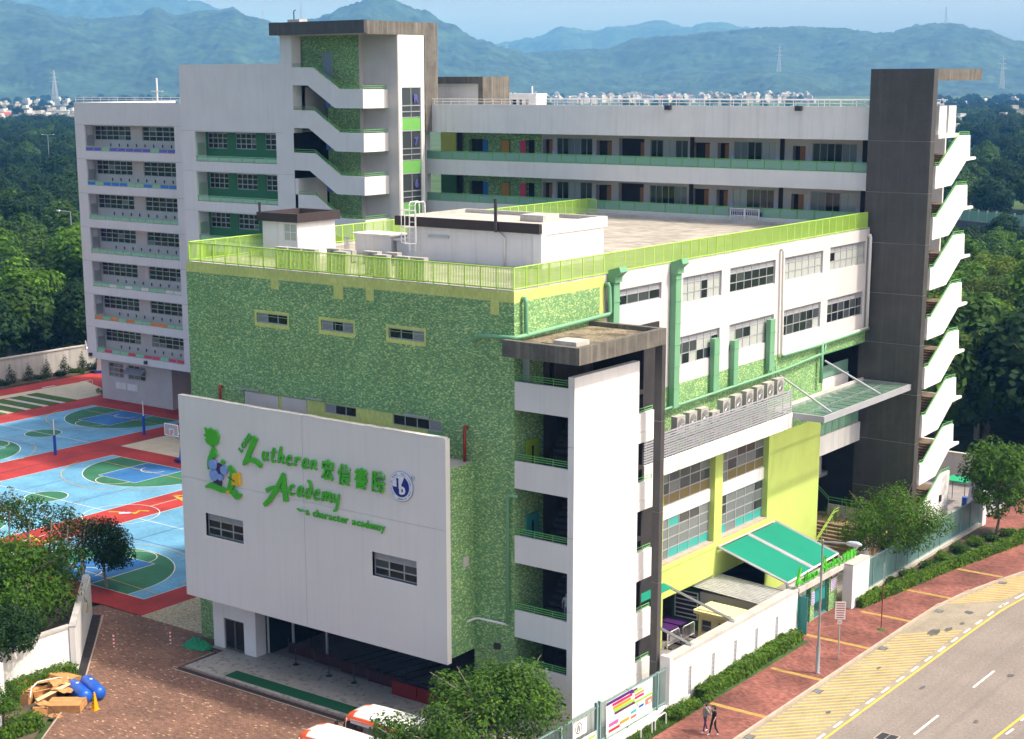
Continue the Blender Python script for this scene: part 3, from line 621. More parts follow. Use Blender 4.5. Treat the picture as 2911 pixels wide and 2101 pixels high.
m = MB()
m.prism([(-9.3, 25.9), (-7.6, 25.9), (-7.6, 26.3), (-9.3, 26.3)], 'y', 13.3, 15); m.part('roof_hatch', CONC, h2); MB().tube([(-8.45, 9.7, 25.55), (-8.45, 9.7, 27.5)], .10).part('vent_pipe', DSTEEL, h2); pipe(h2, [(-8.45, 9.9, 25.6), (-8.0, 9.98, 25.2), (-8.0, 9.98, 23.6)], .06, WHITE, 'downpipe')
MB().box(-13.8, -12.2, 9.96, 10.04, 24.95, 25.1).part('tube_lamp', STEEL, h2)
lad = MB()
for x in (-14.9, -14.45): lad.tube([(x, 9.55, 24.1), (x, 9.55, 26.9), (x, 9.65, 27.05), (x, 10.4, 27.05), (x, 10.5, 26.9), (x, 10.5, 26.2)], .035, 6)
for k in range(9): lad.tube([(-14.9, 9.55, 24.2+.33*k), (-14.45, 9.55, 24.2+.33*k)], .02, 5)
for z in (24.6, 25.6, 26.6): lad.tube([(-14.9, 9.55, z), (-15.25, 9.2, z), (-14.68, 8.85, z), (-14.1, 9.2, z), (-14.45, 9.55, z)], .03, 6)
for x, y in ((-15.25, 9.2), (-14.68, 8.85), (-14.1, 9.2)): lad.tube([(x, y, 24.6), (x, y, 26.6)], .025, 5)
lad.part('ladder', WHITE, h2)
lw = thing('low_roof_wall', 'low white roof enclosures with flat slab tops beside the plant room', 'roof house', (-17, 10, 23.55))
for x0, x1, y0, y1, z in ((-20.3, -17.3, 10.6, 12.2, 24.75), (-17.1, -15.6, 10.9, 12.6, 24.5)):
    MB().box(x0, x1, y0, y1, 23.55, z).part('wall', WHITE, lw); MB().box(x0-.15, x1+.1, y0-.15, y1+.1, z, z+.1).part('slab', WHITE, lw)
m = MB()
for k in range(4): m.box(-20.6+.12*k, -20.55+.12*k, 9.9, 9.95, 23.55, 24.6)
m.box(-20.6, -20.1, 9.9, 9.95, 24.55, 24.62); m.part('grille', STEEL, lw)
# air conditioner condensers
ACW = mk('ac_casing', (.40, .385, .35), .6, .1, 1.5, .3, (.3, .27, .22)); ACG = mk('ac_grille', (.20, .195, .185), .6, .1, 3.)
def ac_proto(w, h, d, fans, label, loc, rz, grp):
    t = thing('air_conditioner', label, 'air conditioner', loc, grp); ORG[t.name] = (0, 0, 0)
    MB().box(-w/2, w/2, -d/2, d/2, .08, h).part('casing', ACW, t); MB().box(-w/2-.01, w/2+.01, -d/2-.01, d/2+.01, h-.04, h+.01).part('lid', ACW, t)
    for f in range(fans):
        z = .08+(h-.08)*(f+.5)/fans; r = min(w, (h-.1)/fans)*.40
        MB().prism([(r*math.cos(a), z+r*math.sin(a)) for a in [2*math.pi*k/20 for k in range(20)]], 'y', -d/2-.02, -d/2+.02).part('fan_guard', ACG, t)
        fb = MB()
        for k in range(5): a = 2*math.pi*k/5; fb.bar((0, -d/2-.035, z), (r*.85*math.cos(a), -d/2-.035, z+r*.85*math.sin(a)), .02)
        fb.prism([(.06*math.cos(a), z+.06*math.sin(a)) for a in [2*math.pi*k/10 for k in range(10)]], 'y', -d/2-.05, -d/2); fb.part('fan', STEEL, t)
    MB().box(-w/2, -w/2+.08, -d/2, d/2, 0, .09).part('foot', DSTEEL, t); MB().box(w/2-.08, w/2, -d/2, d/2, 0, .09).part('foot', DSTEEL, t)
    t.rotation_euler = (0, 0, rz); return t
ord_ = ['first', 'second', 'third', 'fourth', 'fifth', 'sixth', 'seventh', 'eighth', 'ninth', 'tenth', 'eleventh', 'twelfth']
P0 = ac_proto(.95, 1.3, .4, 2, 'roof condenser behind the lime railing, first from the left', (-17.6, 1.35, 23.56), 0, 'roof condensers behind the front railing')
for i, (x, y) in enumerate(((-16.5, 1.35), (-15.4, 1.35), (-14.4, 2.3), (-13.0, 1.35), (-11.6, 2.4), (-10.0, 1.35), (-8.5, 1.4), (-7.4, 1.4))):
    copy_tree(P0, (x, y, 23.56), 0, 'roof condenser behind the lime railing, %s from the left' % ord_[i+1])
P1 = ac_proto(.95, .75, .4, 1, 'back row roof condenser standing against the small roof house, left one', (-20.9, 5.1, 23.56), 0, 'back row roof condensers')
for i, (x, y, z, l) in enumerate(((-19.6, 5.1, 23.56, 'back row roof condenser against the small roof house, right one'), (-16.9, 6.2, 23.56, 'back row roof condenser in front of the low white slab, left one'), (-15.3, 6.4, 23.56, 'back row roof condenser in front of the low white slab, middle one'), (-13.7, 6.6, 23.56, 'back row roof condenser nearest the foot of the roof ladder'))): copy_tree(P1, (x, y, z), 0, l)
# street side ledge with louvred screen and condensers
ld = thing('condenser_ledge', 'rain stained white ledge carrying a horizontal louvre screen', 'ledge', (1, 20, 11.8))
MB().box(.0, 1.5, 10.5, 29.0, 11.75, 11.95).part('slab', STAINW, ld); MB().box(1.38, 1.5, 10.5, 29.0, 11.95, 12.72).part('upstand', STAINW, ld); MB().box(.0, 1.38, 28.86, 29.0, 11.95, 12.72).part('upstand', STAINW, ld)
for k in range(10): MB().box(1.40, 1.46, 10.5, 28.95, 12.82+.155*k, 12.90+.155*k).part('slat', LOUV, ld)
for k in range(17): MB().box(1.34, 1.40, 10.8+1.13*k, 10.87+1.13*k, 12.7, 14.32).part('screen_post', LOUV, ld)
MB().bar((.3, 10.6, 13.0), (.3, 28.8, 13.15), .08).part('tray', DSTEEL, ld)
P2 = ac_proto(.92, 1.05, .42, 1, 'wall condenser above the louvre screen, first from the stair tower', (.9, 10.9, 13.95), math.pi/2, 'condensers above the louvre screen')
for i, (y, z, s) in enumerate(((12.6, 13.95, 1), (15.2, 13.98, 1), (16.6, 14.0, 1), (18.0, 14.02, 1), (20.7, 14.1, 1), (22.2, 14.15, 1), (23.7, 14.2, 1), (25.1, 14.25, 1), (26.5, 14.3, 1), (27.9, 14.35, 1))):
    c = copy_tree(P2, (.9, y, z-.25), math.pi/2, 'wall condenser above the louvre screen, %s from the stair tower' % ord_[i+1])
P3 = ac_proto(.9, .7, .4, 1, 'small single fan condenser low between the tall wall condensers', (.95, 19.3, 13.7), math.pi/2, 'condensers above the louvre screen')
for i, y in enumerate((12.0, 14.4, 17.3, 20.0, 22.8, 25.6)): copy_tree(P2, (.8, y, 12.0), math.pi/2, 'lower condenser half hidden by the louvre screen, %s from the left' % ord_[i])
rk = MB(); rk.bar((.5, 10.5, 13.68), (.5, 28.7, 14.05), .06); rk.bar((1.1, 10.5, 13.68), (1.1, 28.7, 14.05), .06)
for k in range(10): y = 10.8+2*k; rk.bar((.05, y, 13.66+.02*k*2), (1.15, y, 13.66+.02*k*2), .05)
rk.part('rack', DSTEEL, ld)
# glass canopy over the school gate steps
gc = thing('glass_canopy', 'flat steel and glass canopy hung on two rods beside the dark tower', 'canopy', (1.8, 36, 12.6))
MB().box(3.58, 3.74, 29.05, 43.25, 12.30, 12.72).part('edge_beam', LOUV, gc); MB().box(.02, 3.58, 29.05, 29.2, 12.30, 12.72).part('edge_beam', LOUV, gc); MB().box(.02, 3.58, 43.1, 43.25, 12.30, 12.72).part('edge_beam', LOUV, gc); MB().box(.01, .12, 29.2, 43.1, 12.4, 12.85).part('wall_beam', BEIGE, gc)
MB().box(1.8, 1.88, 29.2, 43.1, 12.45, 12.60).part('rafter', LOUV, gc)
for k in range(12):
    y = 29.2+13.9*k/12
    if k: MB().box(.12, 3.58, y-.04, y+.04, 12.42, 12.58).part('rafter', LOUV, gc)
    for x0, x1 in ((.13, 1.79), (1.89, 3.57)): MB().box(x0, x1, y+.02, y+13.9/12-.02, 12.62, 12.64).part('pane', GL_CAN, gc)
for y0, y1 in ((29.7, 30.8), (36.6, 38.6)): MB().tube([(.05, y0, 15.0), (3.4, y1, 12.7)], .07).part('tie_rod', LOUV, gc)
# link floors between hall and tower
lk = thing('link_corridor', 'open link corridors with green glass rails between hall and dark tower', 'corridor', (-2, 40, 0))
MB().box(-9, -.3, 36.5, 45, 11.7, 12.0).part('slab', SHADEW, lk); MB().box(-1.3, -1.15, 36.5, 43.28, 12.0, 13.15).part('parapet', SHADEW, lk); MB().box(-1.25, -1.22, 36.5, 43.28, 13.2, 14.1).part('rail_glass', GL_RAIL, lk)
MB().box(-.35, -.05, 36.5, 43.28, 8.1, 9.5).part('parapet', WHITE, lk); MB().box(-9, -.36, 36.5, 45, 8.1, 8.4).part('slab', SHADEW, lk)
for k in range(6): MB().box(-.22, -.19, 36.55+1.12*k, 37.6+1.12*k, 9.55, 10.3).part('rail_glass', GL_RAIL, lk); MB().box(-.24, -.17, 36.5+1.12*k, 36.56+1.12*k, 9.5, 10.36).part('rail_post', GRAIL, lk)
MB().bar((-.2, 36.5, 10.36), (-.2, 43.25, 10.36), .05).part('handrail', GRAIL, lk)
MB().box(-3.2, -3.0, 37.5, 43.28, 5.0, 6.4).part('parapet', SHADEW, lk); MB().box(-3.12, -3.09, 37.5, 43.28, 6.45, 7.5).part('rail_glass', GL_RAIL, lk); MB().box(-9, -3.2, 37.5, 45, 4.7, 5.0).part('slab', SHADEW, lk)
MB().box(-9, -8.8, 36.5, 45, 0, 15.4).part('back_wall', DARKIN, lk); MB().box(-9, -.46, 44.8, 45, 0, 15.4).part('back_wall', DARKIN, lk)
# ------------------------------------------------------------------ sign wall
sw = thing('sign_wall', 'big pale grey projecting sign wall above the forecourt', 'sign wall', (-12.8, -2.2, 3.8))
FS = Fac('y', -2.4); X0, X1, Z0, Z1 = -22.98, -2.66, 3.72, 16.07; XM, ZM = -12.91, 11.14
SWH = [(-21.03, -17.87, 7.78, 9.17), (-7.88, -4.71, 7.75, 9.11)]
for (a, b, c, e) in ((X0, XM-.015, Z0, ZM-.015), (XM+.015, X1, Z0, ZM-.015), (X0, XM-.015, ZM+.015, Z1), (XM+.015, X1, ZM+.015, Z1)):
    hs = [h for h in SWH if a < h[0] < b and c < h[2] < e]
    m = FS.panel(MB(), a, b, c, e, hs, .3)
    m.quad(FS.P(a, c), FS.P(a, e), FS.P(a, e, .03), FS.P(a, c, .03)); m.quad(FS.P(b, c), FS.P(b, e), FS.P(b, e, .03), FS.P(b, c, .03)); m.quad(FS.P(a, e), FS.P(b, e), FS.P(b, e, .03), FS.P(a, e, .03)); m.quad(FS.P(a, c), FS.P(b, c), FS.P(b, c, .03), FS.P(a, c, .03))
    m.part('panel', SIGNW, sw)
bk = FS.panel(MB(), X0, X1, Z0, Z1, SWH, .3, .03)
for p in ((X0, 'l'), (X1, 'r')): bk.quad((p[0], -2.37, Z0), (p[0], -2.04, Z0), (p[0], -2.04, Z1), (p[0], -2.37, Z1))
bk.quad((X0, -2.37, Z1), (X1, -2.37, Z1), (X1, -2.04, Z1), (X0, -2.04, Z1)); bk.quad((X0, -2.37, Z0), (X1, -2.37, Z0), (X1, -2.04, Z0), (X0, -2.04, Z0)); bk.quad((X0, -2.04, Z0), (X1, -2.04, Z0), (X1, -2.04, Z1), (X0, -2.04, Z1))
bk.part('panel_back', SIGNW, sw)
for h in SWH: window(sw, FS, *h, 3, 2, .2, .42, (GL_D, GL_M, GL_D), .07)
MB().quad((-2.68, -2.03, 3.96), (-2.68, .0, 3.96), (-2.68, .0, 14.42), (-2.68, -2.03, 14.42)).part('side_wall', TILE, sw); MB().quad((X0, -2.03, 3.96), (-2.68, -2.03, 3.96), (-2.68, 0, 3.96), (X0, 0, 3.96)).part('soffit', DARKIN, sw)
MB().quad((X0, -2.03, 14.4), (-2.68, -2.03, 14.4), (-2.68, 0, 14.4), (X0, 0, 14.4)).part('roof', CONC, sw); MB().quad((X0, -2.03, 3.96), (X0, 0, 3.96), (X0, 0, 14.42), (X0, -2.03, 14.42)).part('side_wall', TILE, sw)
cap = MB(); r_ = random.Random(5); x = X0
while x < X1-.2:
    w = r_.uniform(.5, 1.6); cap.box(x, min(X1, x+w)-.01, -2.41, -2.03, Z1, Z1+r_.uniform(.015, .05)); x += w
cap.part('coping', mk('pale_coping', (.62, .60, .55), .9, .15, 2.), sw)
# raised lettering and emblem
ns = thing('name_sign', 'raised green school name lettering on the grey sign wall', 'sign', (-12, -2.4, 12))
def flat(pts, mat, nm, d0=-.16, d1=-.04, par=None, smooth=False): return MB().prism(pts, 'y', -2.4+d0, -2.4+d1).part(nm, mat, par or ns)
def brush(path, widths, n=6):
    """outline of a brush stroke along path with varying width"""
    P = [Vector((a, b)) for a, b in path]; pts = []; W_ = []
    for i in range(len(P)-1):
        for k in range(n):
            t = k/n; p0, p1, p2, p3 = P[max(i-1, 0)], P[i], P[i+1], P[min(i+2, len(P)-1)]
            pts.append(.5*((2*p1)+(p2-p0)*t+(2*p0-5*p1+4*p2-p3)*t*t+(3*p1-p0-3*p2+p3)*t**3)); W_.append(widths[i]*(1-t)+widths[i+1]*t)
    pts.append(P[-1]); W_.append(widths[-1]); l, r = [], []
    for i, p in enumerate(pts):
        t = (pts[min(i+1, len(pts)-1)]-pts[max(i-1, 0)]).normalized(); nn = Vector((-t.y, t.x))*W_[i]/2; l.append(p+nn); r.append(p-nn)
    return l, r
_sk = [0]
def stroke(path, widths, nm='letter_stroke', mat=SGREEN, par=None, d0=-.15, d1=-.05, n=6):
    _sk[0] += 1; d0 -= .003*(_sk[0] % 9)
    l, r = brush(path, [w_*.9 for w_ in widths], n); m = MB(); y0, y1 = -2.4+d0, -2.4+d1
    for i in range(len(l)-1):
        a, b, c, e = r[i], r[i+1], l[i+1], l[i]
        m.quad((a.x, y0, a.y), (b.x, y0, b.y), (c.x, y0, c.y), (e.x, y0, e.y)); m.quad((e.x, y0, e.y), (c.x, y0, c.y), (c.x, y1, c.y), (e.x, y1, e.y)); m.quad((a.x, y1, a.y), (b.x, y1, b.y), (b.x, y0, b.y), (a.x, y0, a.y))
    for i in (0, len(l)-1): m.quad((l[i].x, y0, l[i].y), (r[i].x, y0, r[i].y), (r[i].x, y1, r[i].y), (l[i].x, y1, l[i].y))
    return m.part(nm, mat, par or ns)
def word(strokes, h=1.):
    for path, w in strokes: stroke(path, w)
# capital L
stroke([(-16.45, 14.38), (-16.75, 13.9), (-17.15, 13.2), (-17.5, 12.68)], [.38, .40, .34, .22]); stroke([(-17.55, 12.62), (-17.0, 12.98), (-16.5, 12.95), (-16.08, 12.72)], [.14, .30, .34, .30])
# script lower case letters as brush strokes; unit glyphs x 0..1, z 0..1 (x-height .6)
GLY = {
 'u': [([(.12, .6), (.08, .25), (.25, .02), (.55, .2), (.62, .6)], [.17, .19, .19, .17, .16]), ([(.62, .6), (.6, .2), (.8, .03)], [.17, .17, .12])],
 't': [([(.42, .95), (.3, .5), (.3, .12), (.5, .02), (.68, .14)], [.17, .19, .19, .16, .1]), ([(.08, .62), (.4, .64), (.72, .7)], [.13, .15, .12])],
 'h': [([(.3, 1.12), (.2, .6), (.12, .02)], [.18, .2, .17]), ([(.16, .25), (.35, .55), (.6, .52), (.62, .2), (.8, .02)], [.13, .18, .19, .18, .12])],
 'e': [([(.15, .3), (.5, .38), (.6, .52), (.4, .62), (.15, .4), (.2, .08), (.5, .02), (.78, .18)], [.13, .14, .15, .17, .19, .19, .16, .11])],
 'r': [([(.18, .62), (.2, .3), (.12, .02)], [.17, .19, .16]), ([(.18, .3), (.35, .58), (.6, .58), (.66, .45)], [.12, .17, .18, .14])],
 'a': [([(.62, .52), (.4, .62), (.15, .4), (.15, .12), (.35, .02), (.6, .3), (.64, .6)], [.14, .17, .19, .19, .17, .14, .14]), ([(.64, .6), (.6, .2), (.82, .03)], [.17, .18, .12])],
 'n': [([(.18, .6), (.16, .3), (.1, .02)], [.17, .19, .17]), ([(.14, .25), (.38, .58), (.6, .52), (.6, .2), (.8, .02)], [.12, .18, .19, .18, .12])],
 'c': [([(.66, .5), (.45, .62), (.18, .45), (.14, .15), (.38, .0), (.74, .16)], [.15, .18, .2, .2, .17, .12])],
 'd': [([(.5, .5), (.25, .55), (.08, .25), (.28, .02), (.55, .12), (.68, .55), (.52, .98), (.2, 1.1)], [.14, .17, .19, .19, .19, .2, .19, .13])],
 'm': [([(.1, .6), (.1, .3), (.05, .02)], [.15, .17, .15]), ([(.08, .25), (.28, .58), (.4, .5), (.4, .05)], [.12, .17, .17, .15]), ([(.42, .25), (.62, .58), (.78, .5), (.78, .2), (.95, .02)], [.12, .17, .17, .17, .11])],
 'y': [([(.12, .6), (.1, .3), (.3, .12), (.6, .3), (.68, .62)], [.17, .19, .18, .16, .16]), ([(.68, .62), (.62, .1), (.45, -.4), (.2, -.45)], [.17, .18, .17, .12])],
}
def script(txt, u0, u1, zb, h, par=None, **kw):
    n = len(txt); ws = [1.25 if c == 'm' else 1. for c in txt]; tot = sum(ws); x = u0
    for c, w in zip(txt, ws):
        cw = (u1-u0)*w/tot; k = h/1.0
        for path, wd in GLY[c]: stroke([(x+px*cw+ (pz*.12*h), zb+pz*h) for px, pz in path], [q*h*.95 for q in wd], 'letter', par=par, n=4, **kw)
        x += cw
script('utheran', -16.0, -11.65, 13.12, .88)
# capital A
stroke([(-14.3, 12.56), (-14.9, 11.6), (-15.5, 10.85), (-15.95, 10.48)], [.26, .32, .32, .26]); stroke([(-14.35, 12.55), (-14.28, 11.7), (-14.22, 10.95)], [.28, .34, .36]); stroke([(-15.75, 11.35), (-15.2, 11.62), (-14.6, 11.55), (-14.3, 11.45)], [.30, .22, .2, .16])
script('cademy', -14.0, -10.0, 11.42, .92)
letters(ns, '宏信書院', FS, -11.4, -6.75, 12.68, .84, SGREEN, .1, .022, .1, -.12, .3, [.12, .04, .0, .0])
letters(ns, 'a character academy', FS, -12.72, -6.82, 10.42, .40, SGREEN, .06, .025, .0, -.08, .06)
stroke([(-13.35, 10.68), (-13.1, 10.60), (-12.8, 10.62)], [.06, .12, .05])
for i, (dx, dz) in enumerate(((0, 0), (.2, .23), (.4, .46), (.6, .69), (.8, .92))): shared('small_letter', text_mesh('LCHKS'[i], .42, .03, .025), ns, FS.P(-17.72+dx, 13.3+dz, -.08), rot=(math.pi/2, -.85, 0)).data.materials.append(SGREEN)
rods = MB()
for z in (12.75, 13.4): rods.tube([(-11.3, -2.5, z), (-6.8, -2.5, z)], .025, 5)
rods.tube([(-15.9, -2.5, 13.3), (-11.7, -2.5, 13.3)], .025, 5); rods.tube([(-14.1, -2.5, 11.6), (-10.1, -2.5, 11.6)], .025, 5); rods.part('fixing_rail', WHITE, ns)
em = thing('emblem_sign', 'green figure emblem with torch flower and blue purple grapes on the sign wall', 'emblem', (-19.4, -2.4, 12))
fl_ = [(-20.09, 13.33), (-20.5, 13.5), (-20.68, 13.75), (-20.52, 13.8), (-20.76, 14.0), (-20.56, 14.08), (-20.68, 14.44), (-20.38, 14.3), (-20.2, 14.48), (-20.0, 14.36), (-19.75, 14.4), (-19.6, 14.25), (-19.48, 14.0), (-19.6, 13.6)]
flat(fl_, SGREEN, 'torch_flower', par=em)
stroke([(-20.08, 13.32), (-20.02, 13.0), (-20.35, 12.5), (-20.48, 11.95)], [.10, .5, .34, .12], 'arm', par=em); flat([(-20.3, 13.05), (-19.95, 13.15), (-19.62, 12.85), (-20.1, 12.72)], SGREEN, 'sleeve', par=em)
stroke([(-18.72, 12.4), (-18.45, 12.0), (-18.5, 11.5), (-18.75, 11.0), (-18.85, 10.8)], [.18, .5, .6, .4, .12], 'body', par=em); stroke([(-19.35, 12.62), (-19.1, 12.48)], [.2, .24], 'stem', par=em)
stroke([(-20.78, 10.82), (-20.2, 10.98), (-19.4, 10.85), (-18.8, 10.86)], [.1, .42, .4, .12], 'leg', par=em); stroke([(-18.75, 10.85), (-18.4, 10.8), (-18.15, 10.65), (-17.78, 10.78)], [.14, .5, .46, .1], 'leg', par=em)
VIO = plain('grape_purple', (68, 44, 92)); PBL = plain('grape_blue', (130, 160, 220)); YEL = plain('book_yellow', (232, 184, 28))
def button(x, z, r, mat, d): MB().prism([(x+r*math.cos(a), z+r*math.sin(a)) for a in [2*math.pi*k/18 for k in range(18)]], 'y', -2.4-d, -2.44).part('grape', mat, em)
for q in ((-19.62, 12.0, .42, VIO, .12), (-19.78, 11.25, .34, VIO, .12), (-20.06, 12.27, .33, PBL, .2), (-20.0, 11.66, .35, PBL, .2), (-19.14, 12.07, .27, PBL, .2), (-19.48, 11.6, .2, PBL, .2)): button(*q)
flat([(-18.42, 12.0), (-17.85, 12.08), (-17.83, 11.35), (-18.5, 11.28)], YEL, 'book', par=em, d0=-.2); MB().bar((-18.75, -2.64, 11.75), (-18.2, -2.64, 11.55), .05).part('book_line', DSTEEL, em); flat([(-18.95, 10.88), (-18.7, 10.9), (-18.72, 10.72), (-18.95, 10.72)], YEL, 'buckle', par=em, d0=-.22)
ib = thing('round_badge', 'round white badge with navy disc and lower case letters ib', 'badge', (-5.65, -2.4, 13.1))
NAVY = plain('navy', (20, 36, 130))
def rdisc(x, z, r, d0, d1, mat, nm, par=ib, n=36): return MB().prism([(x+r*math.cos(2*math.pi*k/n), z+r*math.sin(2*math.pi*k/n)) for k in range(n)], 'y', -2.4-d1, -2.4-d0).part(nm, mat, par)
rdisc(-5.65, 13.12, .83, .02, .09, plain('badge_rim', (150, 165, 190)), 'rim'); rdisc(-5.65, 13.12, .80, .05, .10, plain('badge_white', (225, 228, 235)), 'disc'); rdisc(-5.65, 13.12, .60, .05, .105, plain('badge_rim', (150, 165, 190)), 'ring'); rdisc(-5.65, 13.12, .57, .05, .11, NAVY, 'disc_navy')
wq = [(-5.65+.57*math.cos(a), 13.12+.57*math.sin(a)) for a in [math.pi*(.36+.66*k/12) for k in range(13)]]+[(-5.80, 13.05), (-5.80, 12.98), (-5.66, 12.98), (-5.60, 13.22)]
MB().prism(wq, 'y', -2.515, -2.45).part('white_quarter', plain('badge_white', (225, 228, 235)), ib)
for ch, x, z, s, mt in (('i', -5.93, 13.02, .66, NAVY), ('b', -5.76, 12.72, .86, plain('badge_white', (225, 228, 235)))):
    me = text_mesh(ch, s, .012, .03); me.materials.clear(); me.materials.append(mt); shared('letter', me, ib, FS.P(x, z, -.125), rot=(math.pi/2, 0, 0))
rdisc(-5.875, 13.49, .075, .05, .13, NAVY, 'letter_dot', n=14)
tx = 'WORLD SCHOOL · ÉCOLE DU MONDE · COLEGIO DEL MUNDO · '
for i, c in enumerate(tx):
    if c == ' ': continue
    a = math.pi/2-2*math.pi*i/len(tx); me = text_mesh(c, .12, .003); me.materials.clear(); me.materials.append(NAVY)
    shared('rim_letter', me, ib, FS.P(-5.65+.655*math.cos(a), 13.12+.655*math.sin(a), -.104), rot=(math.pi/2, math.pi/2-a, 0))
rdisc(-4.86, 13.70, .13, .05, .1, plain('badge_rim', (150, 165, 190)), 'mark_disc'); rdisc(-4.86, 13.70, .10, .05, .105, plain('badge_white', (225, 228, 235)), 'mark_disc')
me = text_mesh('R', .16, .004, .01); me.materials.clear(); me.materials.append(DSTEEL); shared('letter', me, ib, FS.P(-4.91, 13.645, -.108), rot=(math.pi/2, 0, 0))

# ------------------------------------------------------------------ entrance stair tower at the corner
et = thing('corner_stair_tower', 'white stair tower with dark stone canopy at the street corner of the hall', 'stair tower', (2, 3, 0))
jz = [0.0, 2.72, 7.26, 11.25, 16.03, 19.65]
for a, b in zip(jz[:-1], jz[1:]): MB().box(3.38, 3.76, .0, 6.15, a+.012, b-.012).part('wall_panel', WHITE, et)
MB().box(3.40, 3.74, .02, 6.13, 0, 19.6).part('wall_core', JOINT, et)
for top, bot in ((19.17, 17.56), (14.96, 13.38), (10.93, 9.33), (6.81, 5.2), (3.84, 2.2)):
    MB().box(0.02, 3.38, .0, .2, bot, top-.12).part('parapet', SHADEW, et)
    rr = MB()
    for z in (top+.02, top+.14, top+.26): rr.tube([(.05, .1, z), (3.36, .1, z)], .022, 6)
    for x in (.06, 1.25, 2.4, 3.34): rr.bar((x, .1, top-.13), (x, .1, top+.27), .04)
    rr.part('handrail', GRAIL, et)
    MB().box(.02, 3.38, .2, 2.2, bot+.1, bot+.35).part('landing', BEIGE, et)
MB().box(0, 3.38, .0, .2, 0, 2.0).part('wall', SHADEW, et)
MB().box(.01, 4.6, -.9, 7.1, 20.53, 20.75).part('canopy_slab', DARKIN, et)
for q in ((.0, 4.72, -1.04, -.7), (.0, 4.72, 6.9, 7.22), (4.4, 4.72, -.7, 6.9)): MB().box(*q, 20.5, 21.36).part('canopy_fascia', GRANB, et)
MB().box(.01, 4.4, -.7, 6.9, 20.75, 21.12).part('canopy_roof', DIRTC, et); MB().box(2.3, 3.7, .2, 1.4, 21.12, 21.4).part('roof_hatch', CONC, et); MB().box(1.5, 2.2, .3, .8, 21.1, 21.2).part('debris', DIRTC, et)
jl = [0, 2.75, 7.3, 11.3, 16.35, 20.52]
for a, b in zip(jl[:-1], jl[1:]): MB().box(4.28, 4.72, 6.84, 7.22, a+.012, b-.012).part('canopy_leg', GRAN, et)
MB().box(4.3, 4.70, 6.86, 7.2, 0, 20.5).part('leg_core', JOINT, et)
for top, bot in ((16.82, 15.1), (12.98, 11.3), (9.05, 7.33), (5.6, 3.9), (2.7, 1.2)):
    MB().box(3.5, 3.7, 6.16, 7.82, bot+.6, top-.1).part('parapet', WARMW, et); MB().box(2.2, 3.72, 6.16, 8.18, bot, bot+.58).part('landing', WARMW, et)
    rr = MB()
    for z in (top, top+.14): rr.tube([(3.6, 6.2, z), (3.6, 7.8, z)], .022, 6)
    for y in (6.22, 7.0, 7.78): rr.bar((3.6, y, top-.1), (3.6, y, top+.15), .04)
    rr.part('handrail', GRAIL, et)
MB().box(0.03, 3.3, 7.3, 7.45, 0, 20.5).part('rear_wall', DARKIN, et); MB().box(.02, .06, 2.6, 7.3, 0, 20.5).part('shade_lining', GRAN, et); MB().box(.03, .12, 7.45, 14.15, 0, 20.5).part('shade_lining', DARKIN, et)  # rear wall and dark linings added to blacken the tower like deep shade
for z in (17.66, 13.48, 9.43, 5.3): MB().box(.06, 3.36, 2.2, 7.3, z, z+.2).part('light_block_slab', DARKIN, et)  # added slabs that keep skylight out of the tower
for i, z in enumerate((17.8, 13.65, 9.6, 5.5)):       # stair flights inside, coloured dark to stand for the shade
    fl = MB()
    for k in range(14): fl.box(.2, 1.7, 2.4+.28*k, 2.7+.28*k, z-4.0+.28*k+.1, z-4.0+.28*k+.3)
    fl.part('flight', GRAN, et)
for z, mt in ((13.6, plain('lime_door', (150, 176, 44))), (9.55, plain('teal_door', (60, 140, 130)))):
    MB().box(.02, .10, 1.0, 2.1, z, z+2.15).part('door', mt, et); MB().box(.10, .13, 1.45, 1.58, z+.8, z+1.8).part('door_glass', GL_D, et)
MB().box(.02, .2, 3.1, 3.3, 17.9, 20.5).part('column', DARKIN, et); MB().box(.1, .5, .6, .7, 17.8, 20.4).part('lamp_post', STEEL, et)

